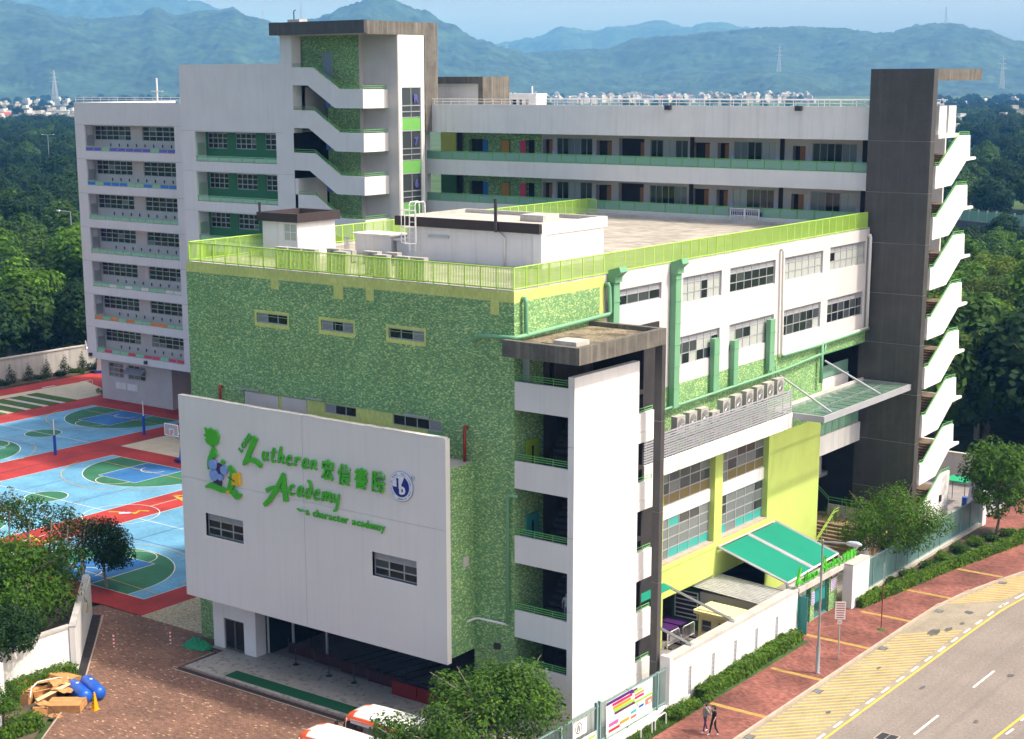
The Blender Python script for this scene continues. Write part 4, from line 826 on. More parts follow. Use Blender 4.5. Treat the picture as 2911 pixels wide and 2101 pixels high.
# ------------------------------------------------------------------ dark tower and outer stair on the right
dt = thing('dark_stair_tower', 'tall dark granite stair tower with white outer flights on the right', 'stair tower', (2, 47, 0))
jt = [0.]+[4.72+3.6*k for k in range(8)]+[34.9]
for a, b in zip(jt[:-1], jt[1:]): MB().box(-.46, 4.2, 43.30, 44.05, a+.02, b-(.02 if b < 34 else 0)).part('stone_panel', GRAN, dt)
MB().box(-.43, 4.17, 43.33, 44.02, 0, 34.8).part('wall_core', JOINT, dt)
MB().box(-.46, 4.2, 44.05, 52.3, 34.08, 34.9).part('canopy_slab', GRANB, dt)
for k in range(8):
    dz = -3.6*k
    pr = [(44.5, 28.2), (45.3, 28.17), (48.8, 30.22), (50.7, 30.17), (50.85, 28.58), (52.07, 28.56), (52.07, 28.37), (50.2, 28.33), (47.6, 26.7), (44.5, 26.6)]
    if k == 7: pr = [(44.9, 28.2), (45.3, 28.17), (48.8, 30.22), (50.5, 30.17), (50.5, 25.2), (44.9, 25.2)]
    else: pass
    MB().prism([(a, b+dz) for a, b in pr], 'x', 4.02, 4.2).part('stair_parapet', WARMW if k < 7 else WHITE, dt)
    top = [(44.5, 28.17), (45.3, 28.14), (48.8, 30.19), (50.7, 30.14)]
    rr = MB()
    for h in (.12, .27): rr.tube([(4.1, a, b+dz+h) for a, b in top], .022, 6)
    rr.tube([(4.1, 50.6, 30.32+dz), (1.6, 50.6, 30.32+dz)], .022, 6)
    for (a, b) in top: rr.bar((4.1, a, b+dz-.05), (4.1, a, b+dz+.28), .04)
    rr.part('handrail', GRAIL, dt)
    MB().box(.6, 4.02, 44.06, 45.4, 26.75+dz, 26.95+dz).part('landing', BEIGE, dt); MB().box(.6, 4.02, 48.7, 50.6, 28.6+dz, 28.8+dz).part('landing', mk('brown_tread', (.20, .145, .09), .8, .2, 2.), dt)
    if k < 7: MB().box(.6, 4.02, 50.6, 52.05, 28.37+dz, 28.52+dz).part('ledge', WARMW, dt)
    f1, f2 = MB(), MB()
    for s in range(12):
        f1.box(2.45, 4.02, 45.4+.28*s, 45.71+.28*s, 26.8+.155*s+dz, 26.98+.155*s+dz); f2.box(.7, 2.3, 48.4-.28*s, 48.7-.28*s, 28.65+.155*s+dz, 28.83+.155*s+dz)
    f1.part('flight', MAT['brown_tread'], dt); f2.part('flight', MAT['brown_tread'], dt)
MB().box(-.46, .55, 44.05, 51.5, 0, 30.4).part('core_wall', SHADEW, dt)
MB().box(1.6, 3.0, 47.6, 49.0, 30.3, 32.3).part('roof_wall', WHITE, dt); MB().box(1.8, 3.0, 49.4, 50.8, 30.3, 32.3).part('roof_wall', WHITE, dt); MB().box(.2, 3.2, 47.2, 51.2, 30.0, 30.3).part('roof_slab', WHITE, dt)
MB().box(-.2, 2.4, 46.6, 48.2, 32.6, 32.9).part('water_tank', WHITE, dt)
MB().box(4.2, 4.3, 48.6, 48.9, 2.9, 3.4).part('wall_lamp', DSTEEL, dt); MB().box(4.2, 4.23, 48.9, 50.0, 1.4, 2.4).part('notice', BEIGE, dt); FT = Fac('y', 43.3); FT.box(MB(), 1.9, 2.3, 3.3, 3.7, -.14, 0).part('wall_lamp', BEIGE, dt)

# ------------------------------------------------------------------ left classroom wing
BPALE = glassmat('rail_panel_mint', lin((150, 196, 160)), .5, 1, .3)
lwg = thing('classroom_wing', 'far left seven storey pale classroom wing with coloured balcony panels', 'building', (-80, 46, 0))
FL = Fac('y', 45.7); FLi = Fac('y', 46.95)
LX0, LX1 = -91.4, -62; OX0, OX1 = -89.92, -75.9
for k in range(8):
    zt = 29.92-3.6*k; zb = zt-3.6
    if k == 0: FL.panel(MB(), LX0, LX1, 29.93, 32.23).part('parapet_wall', SHADEW, lwg)
    if k < 7: FL.panel(MB(), LX0, LX1, max(zb+.02, 4.85), zt-.01, [(OX0, OX1, 27.18-3.6*k, 29.88-3.6*k)], 1.25).part('wall', SHADEW, lwg)
grv = MB(); FL.panel(grv, LX0, LX1, 4.9, 32.2, [(OX0-.01, OX1+.01, 27.17-3.6*k, 29.89-3.6*k) for k in range(7)], .01, .02); grv.part('wall_joint', JOINT, lwg)
MB().quad((LX0, 45.7, 4.85), (LX1, 45.7, 4.85), (LX1, 60, 4.85), (LX0, 60, 4.85)).part('soffit', BEIGE, lwg); MB().quad((LX0, 45.7, 4.85), (LX0, 60, 4.85), (LX0, 60, 32.23), (LX0, 45.7, 32.23)).part('wall', SHADEW, lwg); MB().box(LX0+.01, LX1, 45.9, 60, 31.3, 31.5).part('roof', CONC, lwg)
PCOL = {'p': plain('panel_violet', (110, 90, 185)), 'b': plain('panel_blue', (60, 120, 200)), 'o': plain('panel_orange', (230, 130, 60)), 'r': plain('panel_pink', (214, 60, 100)), 'g': BPALE, 'w': plain('panel_white', (215, 215, 205))}
seqs = ['ppgpppppgpp', 'bgbbbggbgbb', 'ggggggggggg', 'ggggggggggg', 'ggwgwgwggww', 'ogogoggoogg'.replace('', ''), 'grggrgrrgrr']
wm = lambda i, j, r: GL_D if r.random() < .8 else (GL_M if r.random() < .7 else GL_G)
HOOK = MB().box(-.05, .05, -.08, 0, -.18, .12).mesh('hook', DSTEEL)
for k in range(7):
    dz = -3.6*k
    FLi.panel(MB(), OX0, OX1, 27.18+dz, 29.88+dz, [(OX0+.15, -84.0, 28.3+dz, 29.8+dz), (-82.2, OX1-.05, 28.3+dz, 29.8+dz)], .12).part('inner_wall', BEIGE, lwg)
    window(lwg, FLi, OX0+.15, -84.0, 28.3+dz, 29.8+dz, 6, 3, .06, 0, wm, .08); window(lwg, FLi, -82.2, OX1-.05, 28.3+dz, 29.8+dz, 6, 3, .06, 0, wm, .08)
    fx = Fac('x', OX0+.01); lo = MB()
    for s in range(11): fx.box(lo, 45.95, 46.8, 27.75+.1*s+dz, 27.80+.1*s+dz, -.06, -.0)
    fx.box(lo, 45.9, 45.95, 27.6+dz, 29.85+dz, -.07, 0); fx.box(lo, 46.8, 46.86, 27.6+dz, 29.85+dz, -.07, 0); lo.part('louvre_gate', STEEL, lwg)
    n = len(seqs[k]); w = (OX1-OX0)/n
    for i, c in enumerate(seqs[k]): FL.box(MB(), OX0+w*i+.06, OX0+w*(i+1)-.06, 27.24+dz, 27.56+dz, .10, .13).part('rail_panel', PCOL[c], lwg)
    rr = MB()
    for i in range(n+1): FL.box(rr, OX0+w*i-.035 if i else OX0, (OX0+w*i+.035) if i < n else OX1, 27.18+dz, 27.62+dz, .08, .15)
    FL.box(rr, OX0, OX1, 27.6+dz, 27.66+dz, .08, .15); rr.part('balcony_rail', mk('mint_rail', lin((140, 190, 150)), .5), lwg)
    for i in range(9): shared('hook', HOOK, lwg, FLi.P(-87.2+1.35*i, 27.85+dz))
# ground floor
FG = Fac('y', 47.5)
FG.panel(MB(), -91.5, -80.0, 0, 4.85, [(-90.2, -87.75, 2.6, 4.2), (-87.0, -84.2, 2.6, 4.2)], .12).part('wall', BEIGE, lwg, label='beige ground floor wall'); MB().quad((-80.0, 47.5, 0), (-80.0, 56, 0), (-80.0, 56, 4.85), (-80.0, 47.5, 4.85)).part('wall', BEIGE, lwg); MB().quad((-91.5, 47.5, 0), (-91.5, 56, 0), (-91.5, 56, 4.85), (-91.5, 47.5, 4.85)).part('wall', BEIGE, lwg)
window(lwg, FG, -90.2, -87.75, 2.6, 4.2, 3, 3, .06, 0, (GL_M, GL_G), .08); window(lwg, FG, -87.0, -84.2, 2.6, 4.2, 3, 3, .06, 0, (GL_M, GL_G), .08)
MB().prism([(47.45, 3.9), (46.7, 3.35), (46.7, 3.32), (47.45, 3.86)], 'x', -87.1, -84.1).part('sun_shade', LOUV, lwg)
for a, b in ((-89.1, -87.35), (-87.25, -85.5)): FG.box(MB(), a, b, 1.35, 2.1, -.06, 0).part('notice_board', WHITE, lwg)
MB().box(-80, -66, 54, 54.2, 0, 4.85).part('back_wall', DARKIN, lwg)
for x in (-82, -91.0): MB().box(x, x+.35, 45.45, 45.7, 5.05, 5.4).part('flood_lamp', DSTEEL, lwg)
rr = MB()
for z in (32.5, 32.75): rr.tube([(LX0+.1, 45.9, z), (-62, 45.9, z)], .03, 5)
for i in range(22): rr.bar((LX0+.1+1.35*i, 45.9, 32.2), (LX0+.1+1.35*i, 45.9, 32.76), .04)
rr.part('roof_rail', WHITE, lwg); MB().tube([(-80.8, 48, 31.5), (-80.8, 48, 34.7)], .09).part('mast', WHITE, lwg); MB().box(-81.7, -79.9, 47.95, 48.05, 33.3, 33.4).part('mast_arm', WHITE, lwg)
MB().box(-91.75, -91.4, 46.5, 47.3, 27.5, 28.9).part('wall_box', WHITE, lwg)
wt = MB().prism([(-92, 32.4), (-84, 32.4), (-80, 32.9), (-84, 33.25), (-90, 33.1)], 'y', 80, 92); wt.part('far_blue_roof', plain('blue_metal_roof', (50, 110, 190)), None); tag(bpy.data.objects['far_blue_roof'], 'blue curved metal roof peeping above the far left wing', 'roof')

# ------------------------------------------------------------------ taller wing with the open stair
sbw = thing('stair_wing', 'tall pale wing with green recessed balconies and a blank upper wall', 'building', (-58, 37, 0))
FB = Fac('y', 36.3); FBi = Fac('y', 37.65)
FB.panel(MB(), -64.45, -51.6, 29.93, 35.8).part('upper_wall', SHADEW, sbw)
bh = [(-62.7, -52.36, 27.17-3.6*k, 29.85-3.6*k) for k in range(8)]
for k in range(8): FB.panel(MB(), -64.45, -50.25, 26.33-3.6*k, 29.91-3.6*k, [bh[k]], 1.35).part('wall', SHADEW, sbw)
MB().quad((-64.45, 36.3, 0), (-64.45, 50, 0), (-64.45, 50, 35.8), (-64.45, 36.3, 35.8)).part('wall', SHADEW, sbw); MB().box(-64.4, -51.6, 36.4, 50, 34.9, 35.1).part('roof', CONC, sbw); MB().quad((-51.6, 36.3, 29.9), (-51.6, 50, 29.9), (-51.6, 50, 35.8), (-51.6, 36.3, 35.8)).part('wall', SHADEW, sbw)
FB.panel(MB(), -64.43, -50.27, 0.2, 29.95, [(a-.01, b+.01, c-.01, e+.01) for a, b, c, e in bh], .01, .02).part('wall_joint', JOINT, sbw)
for k in range(5):
    dz = -3.6*k; a, b = -62.7, -52.36
    WX = [(-62.45, -59.9), (-58.85, -56.2), (-55.1, -52.4)]
    FBi.panel(MB(), a, b, 27.17+dz, 29.85+dz, [(p, q, 28.3+dz, 29.72+dz) for p, q in WX], .12).part('inner_wall', DGREEN, sbw)
    for p, q in WX: window(sbw, FBi, p, q, 28.3+dz, 29.72+dz, 4, 3, .06, 0, wm, .08)
    fx = Fac('x', a+.01); lo = MB()
    for s in range(11): fx.box(lo, 36.55, 37.5, 27.75+.1*s+dz, 27.80+.1*s+dz, -.06, 0)
    fx.box(lo, 36.5, 36.55, 27.3+dz, 29.8+dz, -.07, 0); lo.part('louvre_gate', mk('mint_rail', (0, 0, 0)), sbw)
    n = 7; w = (b-a)/n
    for i in range(n): FB.box(MB(), a+w*i+.08, a+w*(i+1)-.08, 27.25+dz, 27.58+dz, .1, .13).part('rail_panel', BPALE, sbw)
    rr = MB()
    for i in range(n+1): FB.box(rr, a+w*i-.04 if i else a, (a+w*i+.04) if i < n else b, 27.18+dz, 27.66+dz, .08, .15)
    FB.box(rr, a, b, 27.64+dz, 27.7+dz, .08, .15); rr.part('balcony_rail', MAT['mint_rail'], sbw)

st = thing('open_stair_tower', 'open zigzag stair tower under a big dark stone canopy', 'stair tower', (-46, 40, 0))
MB().box(-51.8, -41.0, 35.26, 35.6, 38.1, 39.15).part('canopy_fascia', GRAN, st); MB().box(-41.35, -41.0, 35.6, 44.78, 38.03, 39.12).part('canopy_fascia', GRANB, st); MB().box(-51.8, -41.35, 35.6, 44.78, 38.1, 38.6).part('canopy_slab', BEIGE, st)
MB().box(-41.9, -41.0, 43.02, 44.78, 30, 38.03).part('canopy_leg', GRANB, st); MB().box(-41.3, -41.02, 42.88, 43.02, 32.3, 38.03).part('leg_reveal', BLACKB, st)
MB().box(-51.6, -50.22, 36.3, 37.4, 29.9, 38.1).part('column', SHADEW, st); MB().box(-50.22, -49.9, 36.3, 40, 0, 26).part('column', SHADEW, st)
MB().tube([(-49.9, 36.4, 39.1), (-49.9, 36.4, 40.1), (-49.7, 36.4, 40.2)], .05).part('lightning_rod', DSTEEL, st); MB().box(-50.3, -48.9, 36, 37, 39.15, 39.4).part('plinth', CONC, st)
for k in range(6):
    dz = -3.6*k
    pr = [(-50.24, 35.44), (-47.83, 35.42), (-44.94, 33.63), (-42.15, 33.58), (-42.17, 32.03), (-45.33, 32.04), (-48.44, 33.92), (-50.24, 33.93), (-50.24, 35.44)]
    MB().prism([(a, b+dz) for a, b in pr], 'y', 36.3, 36.5).part('stair_parapet', SHADEW, st)
    MB().box(-42.35, -42.15, 36.5, 39.95, 32.03+dz, 33.57+dz).part('stair_parapet', WARMW, st); MB().box(-42.5, -42.12, 39.95, 40.4, 32.05+dz, 32.6+dz).part('landing_edge', WARMW, st)
    MB().box(-45.2, -42.35, 36.5, 40.2, 32.2+dz, 32.4+dz).part('landing', BEIGE, st); MB().box(-50.6, -48.2, 36.5, 38.6, 34.0+dz, 34.2+dz).part('landing', BEIGE, st)
    rr = MB(); tp = [(-50.25, 35.44), (-47.83, 35.42), (-44.94, 33.63), (-42.25, 33.58)]
    for h in (.12, .28): rr.tube([(a, 36.4, b+dz+h) for a, b in tp]+[(-42.25, 39.9, 33.58+dz+h)], .028, 6)
    for a, b in tp+[(-43.6, 33.6), (-44.2, 33.6), (-46.4, 34.5)]: rr.bar((a, 36.4, b+dz-.05), (a, 36.4, b+dz+.3), .045)
    rr.tube([(-42.25, 38.2, 33.55+dz), (-42.25, 38.2, 33.86+dz)], .025, 5); rr.part('handrail', GRAIL, st)
    fl = MB()
    for s in range(11): fl.box(-48.3+.29*s, -48.0+.29*s, 36.5, 38.0, 34.0-.16*s+dz, 34.18-.16*s+dz)
    fl.part('flight', BEIGE, st)
MB().box(-51.8, -44.95, 39.0, 39.2, 33.9, 38.1).part('back_wall', TILE, st); MB().box(-48.7, -44.95, 39.0, 39.2, 0, 33.9).part('back_wall', TILE, st); MB().box(-54, -51.6, 38.85, 39.3, 30, 38.1).part('pier', BEIGE, st)
MB().box(-52.6, -48.7, 42.0, 42.2, 0, 33.9).part('shade_back', DARKIN, st); MB().box(-52.6, -48.7, 39.1, 42.0, 33.8, 33.95).part('ceiling', DARKIN, st)  # near-black backing carries the shade of the open corridor recess
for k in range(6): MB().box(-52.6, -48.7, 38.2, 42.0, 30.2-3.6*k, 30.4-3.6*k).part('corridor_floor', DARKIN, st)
MB().box(-52.8, -52.6, 37.7, 42, 0, 33.9).part('shade_back', DARKIN, st)
MB().box(-44.9, -41.02, 39.45, 39.6, 0, 38.1).part('back_wall', BEIGE, st); MB().box(-44.95, -44.85, 39.0, 39.6, 0, 38.1).part('back_wall', BEIGE, st)
FZ = Fac('x', -41.0)
FZ.panel(MB(), 39.57, 42.9, 33.75, 38.03).part('side_wall', WARMW, st); FZ.panel(MB(), 39.57, 42.9, 0, 33.75, [(39.92, 42.45, 10, 33.72)], .1).part('side_wall', WHITE, st)
GPAN = plain('lime_glass_panel', (112, 176, 88), .3)
for k in range(4):
    dz = -3.6*k
    window(st, FZ, 39.92, 42.45, 31.2+dz, 33.72+dz, 2, 1, .05, 0, (GL_M,), .06, name='tall_window'); 
    for z in (31.7, 32.2): FZ.box(MB(), 39.95, 42.42, z+dz-.04, z+dz+.04, .03, .07).part('transom', FRAME, st)
    FZ.box(MB(), 39.95, 42.42, 30.14+dz, 31.16+dz, .05, .09).part('spandrel_panel', GPAN, st); FZ.box(MB(), 39.92, 42.45, 30.05+dz, 30.14+dz, .03, .1).part('transom', FRAME, st)
    c = 'R76 '[k]
    if c != ' ':
        me = text_mesh(c, .9, .01, .05); me.materials.clear(); me.materials.append(plain('violet_film', (84, 80, 150))); shared('floor_letter', me, st, (-40.99, 41.5, 32.5+dz), rot=(math.pi/2, 0, math.pi/2))
pipe(st, [(-42.0, 39.9, 32.5), (-41.3, 39.7, 32.6), (-41.2, 39.62, 32.3), (-41.2, 39.62, 14)], .06, WHITE, 'downpipe')
FX = Fac('y', 39.0); FX.box(MB(), -49.1, -48.0, 34.2, 36.7, -.05, 0).part('door', plain('grey_blue_door', (140, 160, 170)), st)
for k in range(3): FX.box(MB(), -48.9, -48.4, 32.0-3.6*k, 32.7-3.6*k, -.05, 0).part('notice', plain('blue_notice', (90, 120, 190)), st)

# ------------------------------------------------------------------ long rear wing
leaf_later = []
bw = thing('rear_wing', 'long white rear wing with open corridors above the hall roof', 'building', (-21, 44, 0))
FW = Fac('y', 43.9); FWi = Fac('y', 46.4); BX0, BX1 = -42.05, -.46
FW.box(MB(), BX0, BX1, 29.92, 32.28, 0, .3).part('parapet', WHITE, bw)
for z0, z1 in ((26.32, 27.6), (22.72, 24.02), (19.1, 20.4)): FW.box(MB(), BX0, BX1, z0, z1, 0, .25).part('parapet', SHADEW, bw)
for z in (29.92, 26.32, 22.72, 19.1): FW.box(MB(), BX0, BX1, z+.02, z+.3, .25, 8).part('slab', BEIGE, bw)
FW.box(MB(), BX0, -9.2, 0, 19.1, 0, .3).part('wall', SHADEW, bw); FW.box(MB(), -9.2, BX1, 15.6, 19.1, 0, .3).part('wall', SHADEW, bw)
FW.box(MB(), BX0, BX0+.35, 19, 29.95, .01, .6).part('column', SHADEW, bw)
MB().box(BX0, BX1, 44.2, 58, 31.2, 31.4).part('roof', CONC, bw); MB().box(BX0, BX1, 57.8, 58, 20, 31.4).part('rear_wall', SHADEW, bw)
for k in range(2):
    dz = -3.6*k; ps = 1.41; n = 30
    rr = MB(); FW.box(rr, BX0+.3, BX1, 28.28+dz, 28.34+dz, .1, .17); FW.box(rr, BX0+.3, BX1, 27.6+dz, 27.66+dz, .1, .17)
    rr.part('handrail', GRAIL, bw)
    w = (BX1-BX0-.35)/29
    for i in range(29):
        if k == 1 and -11.6 < BX0+.35+w*(i+.5) < -8.95: continue
        FW.box(MB(), BX0+.35+w*i+.05, BX0+.35+w*(i+1)-.05, 27.67+dz, 28.26+dz, .12, .14).part('rail_glass', GL_RAIL, bw); FW.box(MB(), BX0+.35+w*i-.035, BX0+.35+w*i+.035, 27.6+dz, 28.3+dz, .09, .18).part('rail_post', GRAIL, bw)
    # back of the corridor
    wh = [(-29.58, -26.0), (-20.43, -16.95), (-12.87, -9.3), (-6.25, -2.65)]
    FWi.panel(MB(), -39.6, -31.1, 26.62+dz, 29.92+dz, [(-38.87, -37.34, 26.7+dz, 29.3+dz), (-35.41, -34.42, 26.7+dz, 29.3+dz), (-32.74, -31.86, 26.7+dz, 29.3+dz)], .4).part('inner_wall', TILE, bw)
    FWi.panel(MB(), -31.1, BX1, 26.62+dz, 29.92+dz, [(p, q, 28.0+dz, 29.55+dz) for p, q in wh]+[(-31.0, -30.0, 26.7+dz, 29.4+dz), (-25.6, -24.1, 26.7+dz, 29.4+dz), (-23.4, -21.0, 26.7+dz, 29.6+dz), (-16.5, -15.0, 26.7+dz, 29.4+dz), (-14.3, -13.3, 26.7+dz, 29.4+dz), (-7.85, -6.8, 26.7+dz, 29.3+dz)], .5).part('inner_wall', BEIGE, bw)
    FWi.box(MB(), -39.6, BX1, 26.62+dz, 29.92+dz, .5, .6).part('shade_back', DARKIN, bw)
    for p, q in wh: window(bw, FWi, p, q, 28.0+dz, 29.55+dz, 6, 1, .05, 0, (lambda i, j, r, s=int(-p)+k: (GL_D, GL_M, GL_G, GL_B, GL_D)[(i//2*3+s) % 5]), .06, frame=LOUV)
    for u0, u1, c in ((-37.34, -36.84, (40, 110, 180)), (-35.35, -34.5, (190, 140, 60)), (-33.36, -32.74, (220, 70, 110))): FWi.box(MB(), u0, u1, 26.65+dz, 29.25+dz, -.05, .02).part('door', plain('door_%d' % c[0], c), bw)
    for u0, u1 in ((-30.4, -30.0), (-24.6, -24.1), (-21.4, -21.0), (-15.45, -15.0), (-13.7, -13.3), (-7.3, -6.8)): FWi.box(MB(), u0, u1, 26.65+dz, 29.3+dz, .1, .2).part('door', plain('wood_door', (150, 100, 60)), bw)
    for u in (-30.0, -25.9, -16.8, -13.1, -9.2, -6.6, -2.5): FWi.box(MB(), u, u+.28, 27.9+dz, 28.45+dz, -.04, 0).part('notice', plain('pale_notice', (190, 195, 225)), bw)
    for u0, u1 in ((-30, -26), (-20.6, -16.9), (-13, -9.2), (-6.2, -2.8)): 
        for i in range(5): w_ = (u1-u0)/5; FWi.box(MB(), u0+w_*i+.03, u0+w_*(i+1)-.03, 26.9+dz, 27.75+dz, -.12, 0).part('locker', plain('locker_blue', (40, 80, 170)) if (i+k) % 3 else plain('locker_mauve', (110, 90, 120)), bw)
    for u in (-16.75, -8.9, -2.2): FWi.box(MB(), u, u+.35, 26.65+dz, 29.9+dz, -.06, .0).part('pilaster', DARKIN, bw)
    FW.box(MB(), -44, -40.6, 26.62+dz, 27.5+dz, 3, 4.2).part('planter', DARKIN, bw)
    FW.box(MB(), -46, -39.6, 26.62+dz, 29.92+dz, 7.6, 7.8).part('shade_back', DARKIN, bw); FW.box(MB(), -46, -44.2, 27.6+dz, 29.6+dz, 7.4, 7.58).part('inner_wall', LIME if k == 0 else DGREEN, bw); FW.box(MB(), -42.7, -41.9, 27.6+dz, 29.6+dz, 7.4, 7.58).part('inner_wall', WHITE, bw); MB().box(-39.62, -39.5, 46.4, 51.5, 26.62+dz, 29.9+dz).part('inner_wall', TILE, bw)
    leaf_later.append((-41.2, 45.4, 27.0+dz))
rr = MB()
for z in (32.5, 32.72): rr.tube([(BX0+.3, 44.0, z), (BX1, 44.0, z)], .028, 5)
for i in range(46): x = BX0+.4+.9*i; rr.bar((x, 44.0, 32.2), (x, 44.0, 32.73), .035)
rr.part('roof_rail', WHITE, bw)
rr = MB(); rr.tube([(BX0+.3, 57.8, 32.6), (BX1, 57.8, 32.6)], .035, 5)
for i in range(30): x = BX0+.4+1.4*i; rr.bar((x, 57.8, 31.2), (x, 57.8, 32.6), .04)
rr.part('roof_rail', WHITE, bw)
for x in (-17.3, -6.2): MB().box(x-.25, x+.25, 43.62, 43.9, 31.95, 32.3).part('flood_lamp', DSTEEL, bw)
ph = thing('roof_lift_house', 'white roof lift house in a weathered stone frame on the rear wing', 'roof house', (-42.5, 50, 31.4))
MB().box(-46.4, -40.7, 50.3, 53.5, 31.4, 33.95).part('wall', WHITE, ph); MB().box(-46.5, -40.1, 50.0, 54, 33.98, 34.6).part('roof_frame', GRANB, ph); MB().box(-40.6, -40.1, 50.0, 54, 31.4, 33.98).part('frame_leg', GRANB, ph)
rk = thing('roof_kiosk', 'small white roof kiosk with dark openings and a stub mast', 'roof house', (-35.7, 50.5, 31.4))
FK = Fac('y', 50.0); FK.panel(MB(), -37.16, -34.3, 31.4, 33.0, [(-37.0, -36.4, 32.1, 32.65), (-36.2, -35.8, 32.1, 32.65), (-35.4, -35.1, 32.0, 32.65)], .3).part('wall', WHITE, rk); MB().box(-37.2, -34.25, 50.0, 51.6, 33.0, 33.12).part('roof', WHITE, rk); MB().quad((-34.3, 50, 31.4), (-34.3, 51.6, 31.4), (-34.3, 51.6, 33), (-34.3, 50, 33)).part('wall', WHITE, rk)
MB().box(-37.1, -34.4, 50.4, 50.5, 31.4, 32.95).part('back_wall', DARKIN, rk); MB().tube([(-34.84, 50.2, 33.1), (-34.84, 50.2, 33.75)], .07).part('mast', WHITE, rk)
gt = thing('roof_gate', 'white barred double gate between roof terrace and rear corridor', 'gate', (-10.25, 43.5, 23.6))
gb = MB(); gb.box(-11.5, -11.42, 43.5, 43.56, 23.6, 24.68).box(-9.08, -9.0, 43.5, 43.56, 23.6, 24.68).box(-10.3, -10.2, 43.5, 43.56, 23.6, 24.68)
for z in (23.65, 24.1, 24.62): gb.box(-11.42, -9.08, 43.505, 43.555, z, z+.05)
gb.part('gate_frame', WHITE, gt)
for i in range(14): MB().box(-11.3+.16*i, -11.27+.16*i, 43.51, 43.54, 23.7, 24.62).part('gate_bar', WHITE, gt)
# ------------------------------------------------------------------ street wall, gate and entrance court
wl = thing('street_wall', 'long white boundary wall with narrow slots along the footway', 'wall', (5.27, 15, 0))
FWL = Fac('x', 5.43); slots = [(y, y+.36, .22, 1.93) for y in (9.15, 11.8, 14.43, 17.07, 19.7)]
FWL.panel(MB(), 7.2, 22.65, 0, 2.82, slots, .05).part('wall', WHITE, wl)
MB().quad((5.1, 7.2, 0), (5.1, 22.65, 0), (5.1, 22.65, 2.82), (5.1, 7.2, 2.82)).part('wall', WHITE, wl); MB().quad((5.1, 7.2, 0), (5.43, 7.2, 0), (5.43, 7.2, 2.82), (5.1, 7.2, 2.82)).part('wall', WHITE, wl); MB().quad((5.1, 22.65, 0), (5.43, 22.65, 0), (5.43, 22.65, 2.82), (5.1, 22.65, 2.82)).part('wall', WHITE, wl)
MB().box(4.85, 5.47, 7.15, 22.68, 2.82, 3.0).part('coping', CONC, wl)
for s in slots:
    FWL.box(MB(), s[0], s[1], s[2], s[3], .045, .06).part('slot_back', LOUV, wl)
    for k in range(6): FWL.box(MB(), s[0], s[1], s[2]+.285*k, s[2]+.285*k+.05, .02, .044).part('slot_bar', LOUV, wl)
for k in range(5): FWL.box(MB(), 10.55+2.63*k, 10.58+2.63*k, .05, 2.78, -.004, .01).part('wall_joint', LOUV, wl)
MB().box(4.9, 5.5, 7.0, 7.32, 0, 3.15).part('pier', WHITE, wl)
gw = thing('gate_portal', 'school gate portal with concrete beam, green tile piers and barred gates', 'gate', (5.2, 27, 0))
MB().box(4.6, 5.5, 22.7, 31.35, 2.68, 3.04).part('beam', CONC, gw); MB().box(5.42, 6.1, 29.3, 31.9, 0, 2.95).part('wall', SHADEW, gw); MB().box(5.0, 5.4, 31.36, 31.9, 0, 2.6).part('wall', WHITE, gw); MB().box(5.43, 6.12, 29.28, 31.92, 2.95, 3.05).part('coping', CONC, gw)
for y0, y1 in ((25.3, 25.85), (28.05, 29.25)): MB().box(4.75, 5.05, y0, y1, 0, 2.68).part('tile_pier', TILE, gw)
TG = mk('teal_gate_paint', lin((52, 128, 122)), .5, .06, 2.)
TGP = plain('teal_gate_panel', (40, 150, 140))
for y0, y1 in ((23.0, 25.25), (25.9, 28.0)):
    lf = MB(); lf.box(4.82, 4.9, y0, y0+.07, .05, 2.55).box(4.82, 4.9, y1-.07, y1, .05, 2.55).box(4.82, 4.9, y0, y1, .05, .12).box(4.82, 4.9, y0, y1, 2.48, 2.55); lf.part('gate_frame', TG, gw)
    n = 12
    for k in range(1, n): y = y0+(y1-y0)*k/n; MB().box(4.845, 4.875, y-.015, y+.015, .12, 2.48).part('gate_bar', TG, gw)
    MB().box(4.835, 4.86, y0+.2, y1-.2, .95, 1.9).part('gate_panel', TGP, gw)
lf = MB().box(5.45, 5.52, 22.75, 22.85, .05, 2.5); lf.box(5.45, 6.05, 22.78, 22.84, .05, 2.5); lf.part('folded_leaf', TG, gw)
def board(u0, u1, z0, z1, c, nm='notice', rows=5, ink=(70, 50, 90)):
    b = MB().box(5.06, 5.10, u0, u1, z0, z1).part(nm, plain('board_%d_%d' % (c[0], c[1]), c), gw); t = MB()
    for k in range(rows): zz = z1-(z1-z0)*(k+.7)/(rows+.4); t.box(5.101, 5.104, u0+.06, u1-.06-(.1 if k % 2 else 0), zz-.02, zz+.02)
    t.part('notice_text', plain('ink_%d' % ink[0], ink), b)
board(25.35, 25.8, 1.1, 1.95, (190, 175, 215)); board(28.2, 29.1, 1.35, 2.1, (205, 195, 220), rows=6); board(28.2, 29.1, 2.2, 2.65, (100, 40, 70), rows=2, ink=(220, 200, 210))
gl = thing('gate_lettering', 'bright green cut-out school name letters standing on the gate beam', 'sign', (5.4, 27, 3.1))
FGL = Fac('x', 5.4)
def gst(path, w):
    l, r = brush(path, w, 4); m = MB()
    for i in range(len(l)-1):
        a, b, c, e = r[i], r[i+1], l[i+1], l[i]
        m.quad((5.48, a.x, a.y), (5.48, b.x, b.y), (5.48, c.x, c.y), (5.48, e.x, e.y)); m.quad((5.48, e.x, e.y), (5.48, c.x, c.y), (5.36, c.x, c.y), (5.36, e.x, e.y)); m.quad((5.36, a.x, a.y), (5.36, b.x, b.y), (5.48, b.x, b.y), (5.48, a.x, a.y))
    m.part('letter', SGREEN, gl)
